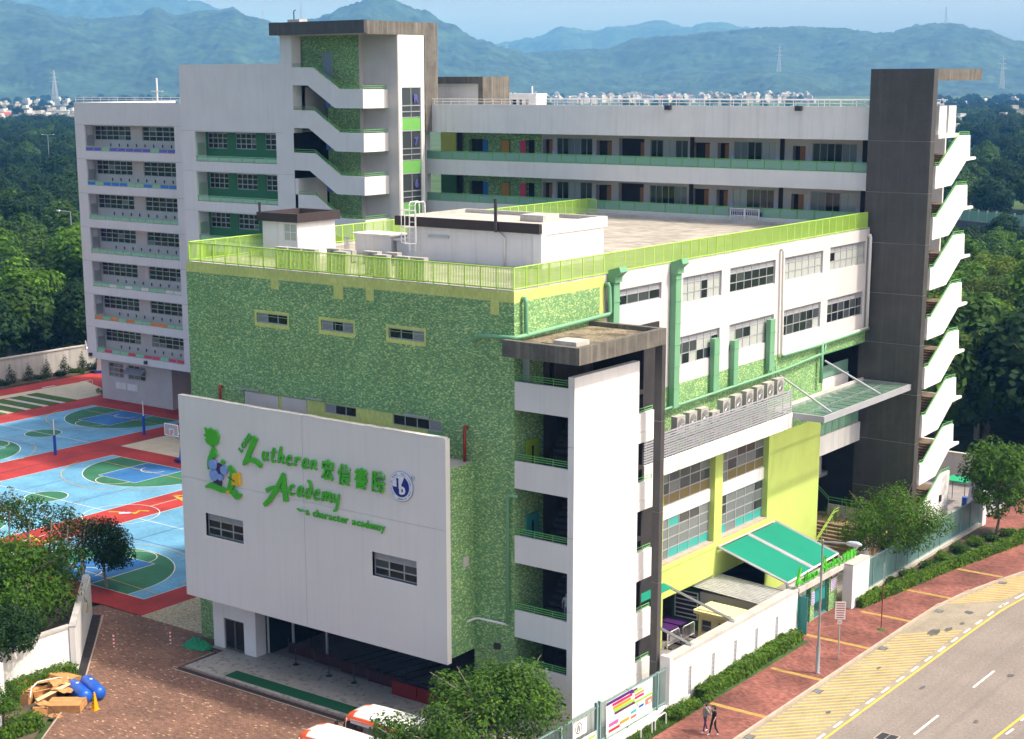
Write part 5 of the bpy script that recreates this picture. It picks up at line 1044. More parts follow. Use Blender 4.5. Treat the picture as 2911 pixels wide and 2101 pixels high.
gst([(22.95, 4.35), (22.7, 3.8), (22.42, 3.25)], [.2, .24, .18]); gst([(22.42, 3.25), (22.8, 3.42), (23.1, 3.3)], [.12, .18, .16])
def gscript(t, u0, u1, zb, h):
    cw = (u1-u0)/len(t)
    for i, c in enumerate(t):
        for p, w in GLY[c]: gst([(u0+cw*(i+a)+b*.1*h, zb+b*h) for a, b in p], [q*h for q in w])
gscript('utheran', 23.15, 25.45, 3.2, .52)
gst([(26.4, 4.2), (26.05, 3.6), (25.8, 3.1)], [.16, .2, .14]); gst([(26.4, 4.2), (26.5, 3.6), (26.5, 3.15)], [.16, .18, .16]); gst([(25.95, 3.5), (26.5, 3.55)], [.12, .12])
gscript('cademy', 26.65, 28.85, 3.25, .52); letters(gl, '宏信書院', FGL, 29.0, 31.1, 3.22, .42, SGREEN, .1, .03, .05, -.06, .15)
fr_ = MB(); fr_.tube([(5.4, 22.4, 3.16), (5.4, 31.1, 3.16)], .02, 5)
for k in range(12): fr_.bar((5.4, 22.6+.76*k, 3.03), (5.4, 22.6+.76*k, 3.2), .03)
fr_.part('support_rail', STEEL, gl)
# teal awnings
aw = thing('teal_awning', 'big sloping teal cloth awning over the school gate', 'awning', (2.4, 26, 4))
def slab4(p, th=.03):
    m = MB(); q = [Vector(v) for v in p]; n = (q[1]-q[0]).cross(q[3]-q[0]).normalized()*th
    m.v += [tuple(v) for v in q]+[tuple(v-n) for v in q]; m.f += [(0, 1, 2, 3), (7, 6, 5, 4), (0, 4, 5, 1), (1, 5, 6, 2), (2, 6, 7, 3), (3, 7, 4, 0)]; return m
def aw_pt(s, t): return Vector((.12, 21.95, 4.98))*(1-s)*(1-t)+Vector((.12, 29.75, 4.95))*(1-s)*t+Vector((4.75, 22.55, 3.28))*s*(1-t)+Vector((4.65, 30.05, 3.38))*s*t
for t0, t1 in ((.01, .47), (.53, .99)): slab4([aw_pt(.03, t0), aw_pt(.985, t0), aw_pt(.985, t1), aw_pt(.03, t1)]).part('cloth', TEAL, aw)
for t in (0., 1.): MB().bar(aw_pt(0, t), aw_pt(1, t), .13).part('frame_bar', STEEL, aw)
for s in (0., 1.): MB().bar(aw_pt(s, 0), aw_pt(s, 1), .10).part('frame_bar', WHITE if s else STEEL, aw)
for t in (.48, .50, .52): MB().bar(aw_pt(0, t), aw_pt(1, t), .09).part('frame_bar', STEEL if t != .5 else BEIGE, aw)
for y in (22.5, 30.0): MB().bar((4.75, y, 3.0), (4.75, y, 3.3), .12).part('bracket', STEEL, aw)
aw2 = thing('folded_awning', 'folded teal awning with two bare steel arms over the entrance court', 'awning', (2.6, 12, 3.6))
MB().bar((.05, 15.25, 4.22), (5.2, 14.75, 3.06), .14).part('arm', STEEL, aw2); MB().bar((.05, 10.1, 4.22), (5.2, 9.75, 3.06), .14).part('arm', STEEL, aw2)
slab4([(.1, 10.1, 4.3), (.75, 10.1, 4.15), (.75, 15.3, 4.12), (.1, 15.3, 4.28)]).part('cloth', TEAL, aw2)
for y in (14.75, 9.75): MB().box(4.95, 5.3, y-.12, y+.12, 3.0, 3.1).part('bracket', STEEL, aw2)
sh = thing('storage_shed', 'low store with ribbed white metal roof behind the street wall', 'shed', (2.3, 20.9, 0))
MB().box(.2, 4.6, 19.6, 22.2, 0, 2.6).part('wall', BEIGE, sh)
for k in range(12): a = 19.25+.27*k; slab4([(-.35, a, 3.0), (5.0, a-.02, 2.72), (5.0, a+.25, 2.70), (-.35, a+.255, 2.98)], .03).part('roof_sheet', mk('ribbed_metal', (.62, .62, .60), .5, .15, 3., metal=.2), sh)
for k in range(13): a = 19.25+.27*k; MB().bar((-.35, a, 3.02), (5.0, a-.02, 2.74), .05).part('roof_rib', MAT['ribbed_metal'], sh)
motif = MB()
for x_, z_ in ((1.2, 2.0), (1.75, 1.9), (2.2, 1.75)):
    for a_, b_ in (((-.2, -.15), (.2, .2)), ((-.2, .1), (.2, .0)), ((.0, .25), (.0, -.2)), ((-.15, -.1), (.15, -.2))): motif.bar((x_+a_[0], 19.58, z_+a_[1]), (x_+b_[0], 19.58, z_+b_[1]), .06)
motif.part('painted_motif', DSTEEL, sh)
gb = thing('guard_booth', 'cream fibreglass guard booth with overhanging roof', 'booth', (2.9, 17.4, 0))
FG1 = Fac('y', 16.7); FG1.panel(MB(), 1.75, 4.1, 0, 2.35, [(1.95, 2.65, 1.15, 1.95), (3.1, 3.8, 1.15, 1.95)], .08).part('wall', CREAM, gb); MB().quad((4.1, 16.7, 0), (4.1, 18.2, 0), (4.1, 18.2, 2.35), (4.1, 16.7, 2.35)).part('wall', CREAM, gb); MB().quad((1.75, 16.7, 0), (1.75, 18.2, 0), (1.75, 18.2, 2.35), (1.75, 16.7, 2.35)).part('wall', CREAM, gb)
for a in (1.95, 3.1): window(gb, FG1, a, a+.7, 1.15, 1.95, 1, 2, .04, 0, (GL_M,), .05)
rm = MB(); rm.prism([(1.5, 16.5), (1.6, 16.38), (4.2, 16.3), (4.3, 16.42), (4.32, 18.2), (4.2, 18.35), (1.7, 18.5), (1.58, 18.4)], 'z', 2.35, 2.55); rm.prism([(1.7, 16.6), (4.1, 16.5), (4.15, 18.1), (1.75, 18.25)], 'z', 2.55, 2.63); rm.part('roof', CREAM, gb)
for i, (x0, y0, l) in enumerate(((.35, 15.4, 'white tube crowd barrier in the entrance court, nearer one'), (.5, 17.0, 'white tube crowd barrier in the entrance court, beside the guard booth'))):
    cb = thing('crowd_barrier', l, 'barrier', (x0, y0, 0), 'crowd barriers in the entrance court'); m = MB(); m.tube([(x0, y0, .05), (x0, y0, .95), (x0, y0+.1, 1.05), (x0, y0+1.3, 1.05), (x0, y0+1.4, .95), (x0, y0+1.4, .05)], .03, 6); m.tube([(x0, y0, .25), (x0, y0+1.4, .25)], .025, 6); m.part('frame', WHITE, cb)
    bb = MB()
    for k in range(8): bb.tube([(x0, y0+.15+.155*k, .25), (x0, y0+.15+.155*k, 1.05)], .014, 5)
    bb.part('bars', WHITE, cb); MB().box(x0-.25, x0+.25, y0+.1, y0+.2, 0, .07).part('foot', DSTEEL, cb); MB().box(x0-.25, x0+.25, y0+1.2, y0+1.3, 0, .07).part('foot', DSTEEL, cb)
pt = thing('purple_table', 'purple covered tables in the shade beneath the hall', 'table', (-.9, 17.8, 0))
PUR = plain('purple_cloth', (66, 22, 92), .9)
for k in range(2): MB().box(-2.0, -.2, 16.7+1.2*k, 17.7+1.2*k, .72, .78).part('table_top', PUR, pt); MB().box(-1.9, -.3, 16.8+1.2*k, 16.86+1.2*k, 0, .72).part('skirt', PUR, pt)
sf = thing('notice_cabinet', 'white framed shutter cabinet in the dark undercroft', 'cabinet', (-1.2, 19.5, 0)); FC = Fac('y', 19.5)
window(sf, FC, -1.6, .1, .7, 2.5, 1, 6, 0, 0, (GL_M,), .07, frame=WHITE); MB().box(-1.8, .15, 19.55, 20.4, 0, 2.6).part('cabinet_body', DGREEN, sf)
# steps up beside the dark tower
sp_ = thing('entrance_steps', 'broad brown steps with lime handrails up to the dark tower', 'steps', (0, 39, 0))
BRN = mk('brown_step_stone', (.30, .22, .14), .85, .2, 2.)
for k in range(12): MB().box(-3.0, 2.0, 36.7+.33*k, 40.8, .185*k+.01, .185*(k+1)).part('step', BRN, sp_)
MB().box(-3.0, 2.0, 40.8, 43.28, 0, 2.2).part('landing', BRN, sp_); MB().box(2.0, 2.25, 36.6, 40.7, 0, .9).part('side_wall', BEIGE, sp_)
MB().prism([(-3.0, 2.2), (-1.9, 2.2), (-1.9, 3.15), (3.6, 3.1), (3.6, 1.2), (-3, 1.2)], 'y', 42.3, 42.45).part('ramp_wall', BEIGE, sp_)
for x in (-.6, 2.1):
    rr = MB()
    for h in (.75, .95): rr.tube([(x, 36.7, .15+h), (x, 40.7, 2.3+h), (x, 41.5, 2.3+h)], .035, 6)
    for k in range(6): rr.bar((x, 36.8+.9*k, .15+.48*k), (x, 36.8+.9*k, 1.1+.48*k), .05)
    rr.part('handrail', LIMEF, sp_)
rr = MB()
for h in (.3, .5): rr.tube([(-3.6, 42.4, 4.6+h), (-1.9, 42.4, 3.15+h), (3.6, 42.4, 3.1+h)], .03, 6)
for x in (-1.9, -.8, .3, 1.4, 2.5, 3.5): rr.bar((x, 42.4, 3.1), (x, 42.4, 3.65), .045)
rr.part('handrail', GRAIL, sp_)
# lamp post, signs, posts
lp = thing('street_lamp', 'tall grey street lamp leaning over the school gate', 'street lamp', (9.48, 17.25, 0))
MB().lathe(9.48, 17.25, [(.16, 0), (.16, .05), (.12, .08), (.12, 1.75), (.075, 1.95), (.07, 2.2), (.055, 8.1), (.05, 8.2)], 12).part('pole', LAMPG, lp, True); MB().tube([(9.48, 17.25, 8.05), (10.2, 17.27, 8.15), (11.0, 17.3, 8.2)], [.05, .045, .04]).part('arm', STEEL, lp)
lm = MB(); 
ax = Vector((1, .04, .05)).normalized(); pp = Vector((10.9, 17.3, 8.2))
lm.tube([pp, pp+ax*.25, pp+ax*.7, pp+ax*.95], [.07, .16, .17, .05], 10); lm.part('lantern', mk('pale_lantern', (.55, .58, .62), .35, .05, 1., metal=.3), lp, True); MB().lathe(pp.x+ax.x*.6, pp.y+ax.y*.6, [(.02, 7.93), (.12, 8.0), (.15, 8.1)], 10).part('lamp_bowl', mk('bowl', (.5, .52, .55), .2), lp, True)
ss = thing('parking_sign', 'white parking notice on a thin grey post by the kerb', 'sign', (9.5, 20.03, 0))
MB().tube([(9.5, 20.03, 0), (9.5, 20.03, 3.6)], .04).part('post', STEEL, ss); SD = Vector((.55, -.83, 0)).normalized(); SX = Vector((.83, .55, 0))
def facing(c, w, z0, z1, th, mat, nm, par, off=0.): 
    c = Vector(c)+SD*off; a, b = c-SX*w/2, c+SX*w/2; m = MB(); m.v += [(*a.xy, z0), (*b.xy, z0), (*b.xy, z1), (*a.xy, z1)]+[(*(q-SD*th).xy, z) for q, z in ((a, z0), (b, z0), (b, z1), (a, z1))]
    m.f += [(0, 1, 2, 3), (7, 6, 5, 4), (0, 4, 5, 1), (1, 5, 6, 2), (2, 6, 7, 3), (3, 7, 4, 0)]; return m.part(nm, mat, par)
SNW = plain('sign_white', (225, 214, 208)); pl_ = facing((9.5, 20.03, 0), .62, 2.6, 3.7, .02, SNW, 'plate', ss, .06); facing((9.5, 20.03, 0), .26, 2.3, 2.52, .02, SNW, 'plate', ss, .06)
for k in range(7): facing((9.5, 20.03, 0), .5 if k < 4 else .44, 3.55-.145*k, 3.61-.145*k, .003, plain('sign_maroon', (150, 70, 80)), 'sign_text', pl_, .064)
for k in range(2): facing((9.5, 20.03, 0), .2, 2.36+.07*k, 2.39+.07*k, .003, MAT['sign_maroon'], 'sign_text', pl_, .064)
rpole = thing('red_pole', 'thin rusty red pole standing in the footway near the hedge', 'pole', (9.32, 26.7, 0))
MB().tube([(9.32, 26.7, 0), (9.32, 26.7, 3.05)], .035).part('pole', plain('rust_red', (120, 40, 30), .7), rpole); MB().tube([(9.32, 26.7, 3.05), (9.32, 26.7, 4.4)], .028).part('pole_top', STEEL, rpole); tf = MB().lathe(9.32, 26.7, [(.3, 0), (.22, .06), (.05, .1)], 9); tf.part('grass_tuft', TURF, rpole)
# street railing with banners at the corner
rl = thing('street_railing', 'grey green bar railing on a plinth beside the corner stair tower', 'railing', (5.3, 2, 0))
RG = mk('grey_green_rail', lin((120, 150, 145)), .5, .06, 2.)
MB().box(5.15, 5.6, -7, 7.0, 0, .36).part('plinth', WHITE, rl)
for z in (.5, 2.45): MB().box(5.27, 5.33, -7, 6.95, z, z+.07).part('rail', RG, rl)
for y in (-6.5, -3.3, -.05, .25, 3.0, 6.0): MB().box(5.22, 5.38, y-.06, y+.06, .36, 2.75 if y in (-.05, .25) else 2.55).part('post', RG, rl)
rb = MB()
for k in range(116): rb.box(5.285, 5.315, -6.95+.12*k-.012, -6.95+.12*k+.012, .4, 2.6)
rb.part('bars', RG, rl, kind='stuff', label='thin upright bars')
def banner(nm, label, y0, y1, z0, z1, base, shapes, x=5.40):
    t = thing(nm, label, 'banner', (x, (y0+y1)/2, z0)); me = MB(); n = 10
    for i in range(n):
        a, b = y0+(y1-y0)*i/n, y0+(y1-y0)*(i+1)/n; da, db = .012*math.sin(i*1.7), .012*math.sin((i+1)*1.7)
        me.quad((x+da, a, z0), (x+db, b, z0), (x+db, b, z1), (x+da, a, z1))
    me.part('sheet', base, t); k = 0
    for (a, b, c, e, colr) in shapes:
        k += 1; p = [(y0+(y1-y0)*q[0], z0+(z1-z0)*q[1]) for q in ((a, c), (b, c), (b, e), (a, e))]
        MB().prism(p, 'x', x+.016+.001*k, x+.018+.001*k).part('print', plain('print_%d_%d_%d' % colr, colr, .6), t)
    return t
BW = plain('banner_white', (232, 234, 230), .6)
banner('wide_banner', 'wide printed banner with purple and coloured bars on the street railing', .75, 5.35, .55, 2.5, BW, [(.0, .55, .90, .99, (80, 30, 110)), (.5, .66, .86, .96, (80, 30, 110)), (.12, .55, .80, .88, (214, 24, 100)), (.14, .52, .70, .78, (244, 140, 40)), (.15, .6, .61, .69, (150, 200, 70)), (.17, .6, .53, .60, (92, 50, 80)), (.58, .76, .84, .90, (150, 200, 70)), (.6, .8, .74, .80, (244, 140, 40)), (.6, .8, .64, .71, (214, 24, 100)), (.6, 1.0, .52, .58, (140, 190, 60)), (.0, 1., .0, .10, (180, 220, 200)), (.05, .25, .26, .36, (214, 90, 150)), (.05, .28, .10, .18, (220, 36, 50)), (.3, .48, .16, .25, (246, 150, 40)), (.52, .64, .28, .36, (60, 170, 180)), (.52, .64, .14, .21, (240, 100, 80)), (.7, .8, .33, .39, (40, 90, 180)), (.84, .98, .30, .48, (190, 120, 100)), (.08, .3, .38, .48, (190, 215, 235)), (.66, .82, .40, .50, (200, 220, 245)), (.9, .95, .33, .4, (240, 230, 225))])
bn = banner('white_banner', 'small white banner with a black ring emblem on the railing', -2.3, -1.05, 1.5, 2.35, BW, [])
rg_ = MB(); yc, zc = -1.85, 1.98
for k in range(20):
    a, b = 2*math.pi*k/20, 2*math.pi*(k+1)/20; rg_.quad(*[(5.425, yc+r*math.cos(t), zc+r*math.sin(t)) for r, t in ((.26, a), (.30, a), (.30, b), (.26, b))])
rg_.quad((5.425, yc-.12, zc-.18), (5.425, yc-.06, zc-.18), (5.425, yc+.02, zc+.18), (5.425, yc-.04, zc+.18)); rg_.quad((5.425, yc+.04, zc-.18), (5.425, yc+.1, zc-.18), (5.425, yc+.14, zc+.08), (5.425, yc+.08, zc+.08)); rg_.part('print', plain('print_ink', (50, 48, 50), .6), bn)
banner('green_edged_banner', 'white banner with a green bar low on the railing end', -1.6, -.15, .5, 1.3, BW, [(.1, .9, .62, .80, (160, 190, 90)), (.5, .62, .1, .45, (60, 50, 60))])
for i, (y0, l) in enumerate(((2.75, 'bent white steel hoop in the verge, nearer the camera'), (4.2, 'bent white steel hoop in the verge, beside the bushes'))):
    MB().tube([(6.3, y0, 0), (6.3, y0, .55), (6.3, y0+.15, .7), (6.3, y0+1.0, .72), (6.3, y0+1.12, .62), (6.3, y0+1.12, 0)], .035, 8).part('steel_hoop', WHITE); tag(bpy.data.objects['steel_hoop' if i == 0 else 'steel_hoop.001'], l, 'barrier', 'steel hoops in the verge')
# mesh fence along the far footway
mf = thing('mesh_fence', 'tall grey green mesh fence behind the far hedge', 'fence', (5.45, 43, 0))
FNC = glassmat('fence_mesh', lin((92, 124, 122)), .5, .82, .3)
MB().box(5.35, 5.65, 32, 54.0, 0, .25).part('plinth', CONC, mf)
for k in range(11):
    y0, y1 = 32+2*k, 34+2*k; MB().box(5.43, 5.45, y0+.03, y1-.03, .3, 2.35).part('mesh_panel', FNC, mf); MB().tube([(5.47, y0, .2), (5.47, y0, 2.5)], .045, 8).part('post', RG, mf)
for z in (.32, 2.36): MB().tube([(5.47, 32, z), (5.47, 54, z)], .03, 6).part('rail', RG, mf)
MB().box(5.2, 5.7, 54.0, 54.8, 0, 2.7).part('end_pier', WHITE, mf)
rwl = thing('rear_wall', 'grey concrete boundary wall behind the stair foot', 'wall', (1, 66, 0)); MB().box(-12, 3.5, 66.0, 66.3, 0, 2.6).part('wall', BEIGE, rwl); MB().box(-12, 3.6, 65.95, 66.35, 2.6, 2.72).part('coping', CONC, rwl)
yd = thing('yard_clutter', 'green canvas gazebo with blue drums in the rear yard', 'gazebo', (2.2, 60, 0))
slab4([(.5, 59, 2.0), (2.4, 59, 2.0), (2.4, 61, 2.0), (.5, 61, 2.0)], .08).part('canvas', plain('canvas_green', (40, 160, 110)), yd)
for x, y in ((.6, 59.1), (2.3, 59.1), (.6, 60.9), (2.3, 60.9)): MB().tube([(x, y, 0), (x, y, 1.95)], .03, 5).part('pole', DSTEEL, yd)
MB().lathe(2.6, 58.6, [(.28, 0), (.3, .3), (.28, .9)], 12).part('drum', plain('drum_blue', (40, 90, 170)), yd); slab4([(3.0, 57.6, .1), (4.3, 58.2, .1), (4.3, 58.9, 1.9), (3.0, 58.3, 1.9)], .05).part('leaning_sheet', plain('sheet_grey', (110, 112, 125)), yd)

# ------------------------------------------------------------------ forecourt fittings
BRASS = mk('brass', (.35, .26, .12), .35, .1, 2., metal=.8)
sx = [(-15.98, -.3), (-13.14, -.47), (-11.21, -.42), (-10.5, 1.03), (-8.6, 1.15), (-6.9, 1.46), (-16.65, 1.58)]
pos = ['standing farthest left and in front', 'second from the left at the front', 'in front of the slanted bars, third at the front', 'behind the front row, left of the red screen', 'just left above the red screen', 'behind the red screen near the right end', 'farthest back, deep under the sign']
P4 = None
for (x, y), l in zip(sx, pos):
    lab = 'queue barrier post on the forecourt, '+l
    if P4 is None:
        P4 = thing('queue_post', lab, 'queue post', (x, y, .1), 'queue posts on the forecourt'); ORG[P4.name] = (0, 0, 0)
        MB().lathe(0, 0, [(.2, 0), (.2, .03), (.05, .06)], 14).part('base', DSTEEL, P4); MB().lathe(0, 0, [(.03, .05), (.03, .95), (.045, .96), (.045, 1.05), (.02, 1.08)], 10).part('pole', DSTEEL, P4)
    else: copy_tree(P4, (x, y, .1), 0, lab)
rsn = thing('red_screen', 'long dark red mesh screen across the forecourt', 'screen', (-10.5, .6, .1)); RDM = mk('red_mesh', lin((116, 32, 28)), .9, .2, 6.); RDK = mk('dark_red_mesh', lin((58, 30, 29)), .9, .25, 6.)
for k in range(6): MB().box(-17.8+2.35*k, -15.5+2.35*k, .95-.22*k, .98-.22*k, .12, .80).part('screen_panel', RDK, rsn); MB().tube([(-17.8+2.35*k, .96-.22*k, .1), (-17.8+2.35*k, .96-.22*k, 1.0)], .03, 6).part('post', DSTEEL, rsn)
for k in range(3): MB().box(-8.3+1.85*k, -6.5+1.85*k, -.45, -.42, .12, .95).part('screen_panel', RDM, rsn)
sl = thing('slatted_bench', 'rows of slanting dark racks in the shade under the sign wall', 'rack', (-8, 3, .1))
for k in range(13): MB().bar((-13.5+.85*k, .9, .5), (-12.3+.85*k, 4.5, .62), .07).part('rack_bar', DSTEEL, sl)
MB().bar((-13.5, 1.2, .45), (-3.2, 1.2, .45), .05).part('rack_rail', DSTEEL, sl)
for x in (-18.0, -15.2): MB().tube([(x+.5, 1.1, .1), (x+.5, 1.1, 4.2)], .09).part('entrance_column', STEEL); tag(bpy.data.objects['entrance_column' if x < -17 else 'entrance_column.001'], 'thin steel column under the sign wall, ' + ('nearer the white door bay' if x < -17 else 'farther from the door bay'), 'column')
bs = plain('bollard_red', (190, 40, 40)); bwh = plain('bollard_white', (230, 230, 225))
for i, (x, y, l) in enumerate(((-27.32, -4.68, 'red and white striped bollard nearer the left wall'), (-24.92, -2.2, 'red and white striped bollard nearer the green tarpaulin'))):
    t = thing('striped_bollard', l, 'bollard', (x, y, 0), 'striped bollards on the brick court')
    for k in range(8): MB().lathe(x, y, [(.055, .12*k), (.055, .12*k+.12)], 10).part('band', bs if k % 2 else bwh, t)
    MB().lathe(x, y, [(.09, 0), (.09, .03)], 10).part('base', DSTEEL, t)
def crumple(cx, cy, rx, ry, h, seed, n=22, rough=.35):
    r = random.Random(seed); m = MB(); G = n
    for i in range(G+1):
        for j in range(G+1):
            u, v = i/G*2-1, j/G*2-1; d = min(1, math.hypot(u, v)); z = h*max(0, 1-d**2)*(.6+.8*abs(noise.noise(Vector((u*3+seed, v*3, seed)))))+.02
            k = 1 if d < .01 else min(1, 1/max(abs(u), abs(v), .01)*max(abs(u), abs(v)))
            a = 1+.25*noise.noise(Vector((u*2, v*2, seed+5))); m.v.append((cx+u*rx*a, cy+v*ry*a, z if d < .98 else .01))
    for i in range(G):
        for j in range(G):
            if math.hypot((i+.5)/G*2-1, (j+.5)/G*2-1) < 1: a = i*(G+1)+j; m.f.append((a, a+G+1, a+G+2, a+1))
    return m
o = crumple(-23.3, -1.45, 1.1, .7, .6, 4).part('green_tarpaulin', plain('tarp_green', (14, 130, 84), .35), None, False); tag(o, 'crumpled shiny green tarpaulin heap by the green tile pier', 'tarpaulin')
# rubbish heap at the left
def carton(nm, label, c, sx_, sy_, sz_, rz, tilt=(0, 0), flaps=True, seed=1, z=.0):
    t = thing(nm, label, 'cardboard box', (c[0], c[1], z), 'cardboard in the rubbish heap'); ORG[t.name] = (0, 0, 0); r = random.Random(seed)
    hx, hy = sx_/2, sy_/2; m = MB()
    for q in ((-hx, hx, -hy, -hy+.02), (-hx, hx, hy-.02, hy), (-hx, -hx+.02, -hy+.02, hy-.02), (hx-.02, hx, -hy+.02, hy-.02)): m.box(*q, .02, sz_)
    m.box(-hx, hx, -hy, hy, 0, .02); m.part('carton_body', CARD, t)
    if flaps:
        slab4([(-hx, -hy, sz_+.01), (hx, -hy, sz_+.01), (hx, -hy*.05, sz_+.03+.05*r.random()), (-hx, -hy*.05, sz_+.03)], .012).part('flap', CARD, t); slab4([(-hx, hy*.05, sz_+.03), (hx, hy*.05, sz_+.05*r.random()+.03), (hx, hy, sz_+.01), (-hx, hy, sz_+.01)], .012).part('flap', CARD, t)
    MB().box(-hx*.95, hx*.95, -.03, .03, sz_+.035, sz_+.055).part('tape', plain('parcel_tape', (205, 165, 110)), t)
    t.rotation_euler = (tilt[0], tilt[1], rz); return t
carton('cardboard_box', 'large flat cardboard box nearest the yellow cone', (-21.7, -12.75), 2.0, 1.15, .42, .55, (.06, -.05), seed=2)
carton('cardboard_box', 'cardboard box against the hedge at the top of the heap', (-24.3, -10.95), 1.5, 1.2, .7, .35, (-.2, .12), seed=3, z=.1)
carton('cardboard_box', 'torn cardboard box at the left end of the heap', (-25.0, -12.9), 1.3, 1.0, .65, .2, (.1, .2), seed=4)
carton('cardboard_box', 'open cardboard box in the middle of the heap', (-23.9, -12.5), 1.2, 1.1, .5, 1.0, (.15, -.1), False, 5)
carton('cardboard_box', 'small broken cardboard box at the front of the heap', (-22.2, -14.2), .8, .6, .35, .9, (-.1, .1), False, 6)
carton('cardboard_box', 'tall cardboard carton leaning behind the wooden board', (-24.2, -13.6), .55, .5, .7, .4, (.1, .1), False, 7)
o = slab4([(-23.1, -13.75, .55), (-22.75, -13.9, .55), (-22.95, -11.3, .75), (-23.3, -11.2, .75)], .04).part('wooden_board', plain('raw_plywood', (225, 195, 150), .7)); tag(o, 'pale plywood board lying across the cardboard heap', 'board')
sheets = (((-22.9, -12.0, .62), 1.3, .9, .5, 'creased cardboard sheet lying across the middle of the heap'), ((-23.6, -11.7, .8), 1.0, .8, 1.2, 'cardboard sheet propped beside the top box'), ((-22.6, -13.6, .35), .9, .6, .2, 'torn cardboard sheet slipping off the front of the heap'), ((-24.6, -12.1, .75), 1.1, .7, 2.0, 'brown cardboard sheet folded over the left boxes'), ((-21.2, -13.9, .06), .8, .35, .3, 'scrap of cardboard on the bricks in front of the heap'))
for (cx, cy, cz), sx_, sy_, rz, lab in sheets:
    m = MB(); G = 6
    for i in range(G+1):
        for j in range(G+1): u, v = i/G-.5, j/G-.5; m.v.append((u*sx_, v*sy_, .13*noise.noise(Vector((u*3+cx, v*3, cy)))+.10*abs(u)*(1 if cz > .2 else .2)-.05*(i > 3)))
    for i in range(G):
        for j in range(G): a = i*(G+1)+j; m.f.append((a, a+G+1, a+G+2, a+1))
    o = m.part('cardboard_sheet', CARD); o.location = (cx, cy, cz); o.rotation_euler = (rnd.uniform(-.2, .2) if cz > .2 else 0, rnd.uniform(-.2, .2) if cz > .2 else 0, rz); tag(o, lab, 'cardboard', 'cardboard in the rubbish heap')
wf = MB().tube([(-24.2, -13.2, .75), (-24.6, -12.4, .8), (-24.1, -11.4, .85), (-23.6, -11.1, .85), (-23.3, -11.5, .7)], .035, 6); wf.tube([(-24.2, -13.2, .75), (-23.4, -13.9, .6)], .035, 6); o = wf.part('bent_white_pipe', WHITE); tag(o, 'bent white plastic pipe on top of the heap', 'pipe')
o = MB().tube([(-22.6, -13.9, .3), (-22.0, -13.9, .45), (-21.4, -13.9, .4), (-21.0, -14.0, .12), (-20.9, -14.3, .03)], .02, 6).part('springy_cable', DSTEEL); tag(o, 'thin black cable curving out of the heap', 'cable')
BLU = plain('barrel_blue', (30, 92, 190), .35, 0, .5)
for i, (a, b, l) in enumerate((((-23.5, -10.95), (-21.15, -11.75), 'blue plastic barrel lying beside the large flat cardboard box'), ((-23.4, -10.05), (-20.95, -10.95), 'blue plastic barrel lying on the court side of the heap'))):
    t = thing('blue_barrel', l, 'barrel', (a[0], a[1], 0), 'blue barrels lying by the heap'); A, B_ = Vector((*a, .42)), Vector((*b, .42)); d = B_-A
    prof = [(0, .1), (.02, .28), (.07, .39), (.14, .42), (.3, .42), (.5, .425), (.7, .42), (.86, .42), (.93, .39), (.98, .28), (1, .1)]
    MB().tube([A+d*s for s, _ in prof], [r for _, r in prof], 20).part('shell', BLU, t, True)
    for s in (.28, .52, .74): MB().tube([A+d*(s-.008), A+d*(s+.008)], [.43, .43], 20, False).part('hoop', BLU, t, True)
    MB().lathe(A.x+d.x*.4, A.y+d.y*.4, [(.09, .83), (.09, .87)], 12).part('bung', WHITE, t)
cn = thing('yellow_cone', 'tall yellow warning cone beside the blue barrels', 'cone', (-20.28, -11.92, 0)); YC = plain('cone_yellow', (240, 170, 20), .4)
MB().box(-20.48, -20.08, -12.12, -11.72, 0, .05).part('base', YC, cn); cm = MB(); n0 = 0
cm.v += [(-20.28+sx_*.15, -11.92+sy_*.15, .05) for sx_, sy_ in ((-1, -1), (1, -1), (1, 1), (-1, 1))]+[(-20.28+sx_*.04, -11.92+sy_*.04, .98) for sx_, sy_ in ((-1, -1), (1, -1), (1, 1), (-1, 1))]; cm.f += [(0, 1, 5, 4), (1, 2, 6, 5), (2, 3, 7, 6), (3, 0, 4, 7), (4, 5, 6, 7)]; cm.part('cone_body', YC, cn); MB().tube([(-20.28, -11.92, .98), (-20.28, -11.92, 1.03)], .05).part('cap', YC, cn)
for k in range(3): slab4([(-20.28-.06, -12.06+.02*k, .35+.2*k), (-20.28+.06, -12.06+.02*k, .35+.2*k), (-20.28+.05, -12.05+.02*k, .45+.2*k), (-20.28-.05, -12.05+.02*k, .45+.2*k)], .004).part('cone_mark', plain('cone_ink', (150, 90, 10)), cn)
# left boundary walls and gate piers
lwall = thing('left_boundary_wall', 'tall white rendered boundary wall at the left of the brick court', 'wall', (-27, -8, 0))
slab4([(-33.45, -1.35, 0), (-25.35, -9.1, 0), (-25.35, -9.1, 2.95), (-33.45, -1.35, 2.6)], -.3).part('wall', WHITE, lwall); MB().box(-25.95, -25.65, -14.2, -9.15, 0, 2.9).part('wall', WARMW, lwall); MB().box(-26.0, -25.6, -14.2, -9.1, 2.9, 3.05).part('coping', CONC, lwall)
slab4([(-33.6, -1.3, 2.6), (-25.3, -9.05, 2.95), (-25.3, -9.05, 3.07), (-33.6, -1.3, 2.72)], -.4).part('coping', CONC, lwall)
mirror = MB().prism([(.32*math.cos(2*math.pi*k/18), .32*math.sin(2*math.pi*k/18)) for k in range(18)], 'y', -.06, .0)
o = mirror.part('convex_mirror', plain('mirror_back', (170, 160, 130), .4)); o.location = (-28.6, -5.6, 2.55); o.rotation_euler = (0, 0, math.radians(130)); tag(o, 'round traffic mirror on the left boundary wall', 'mirror')
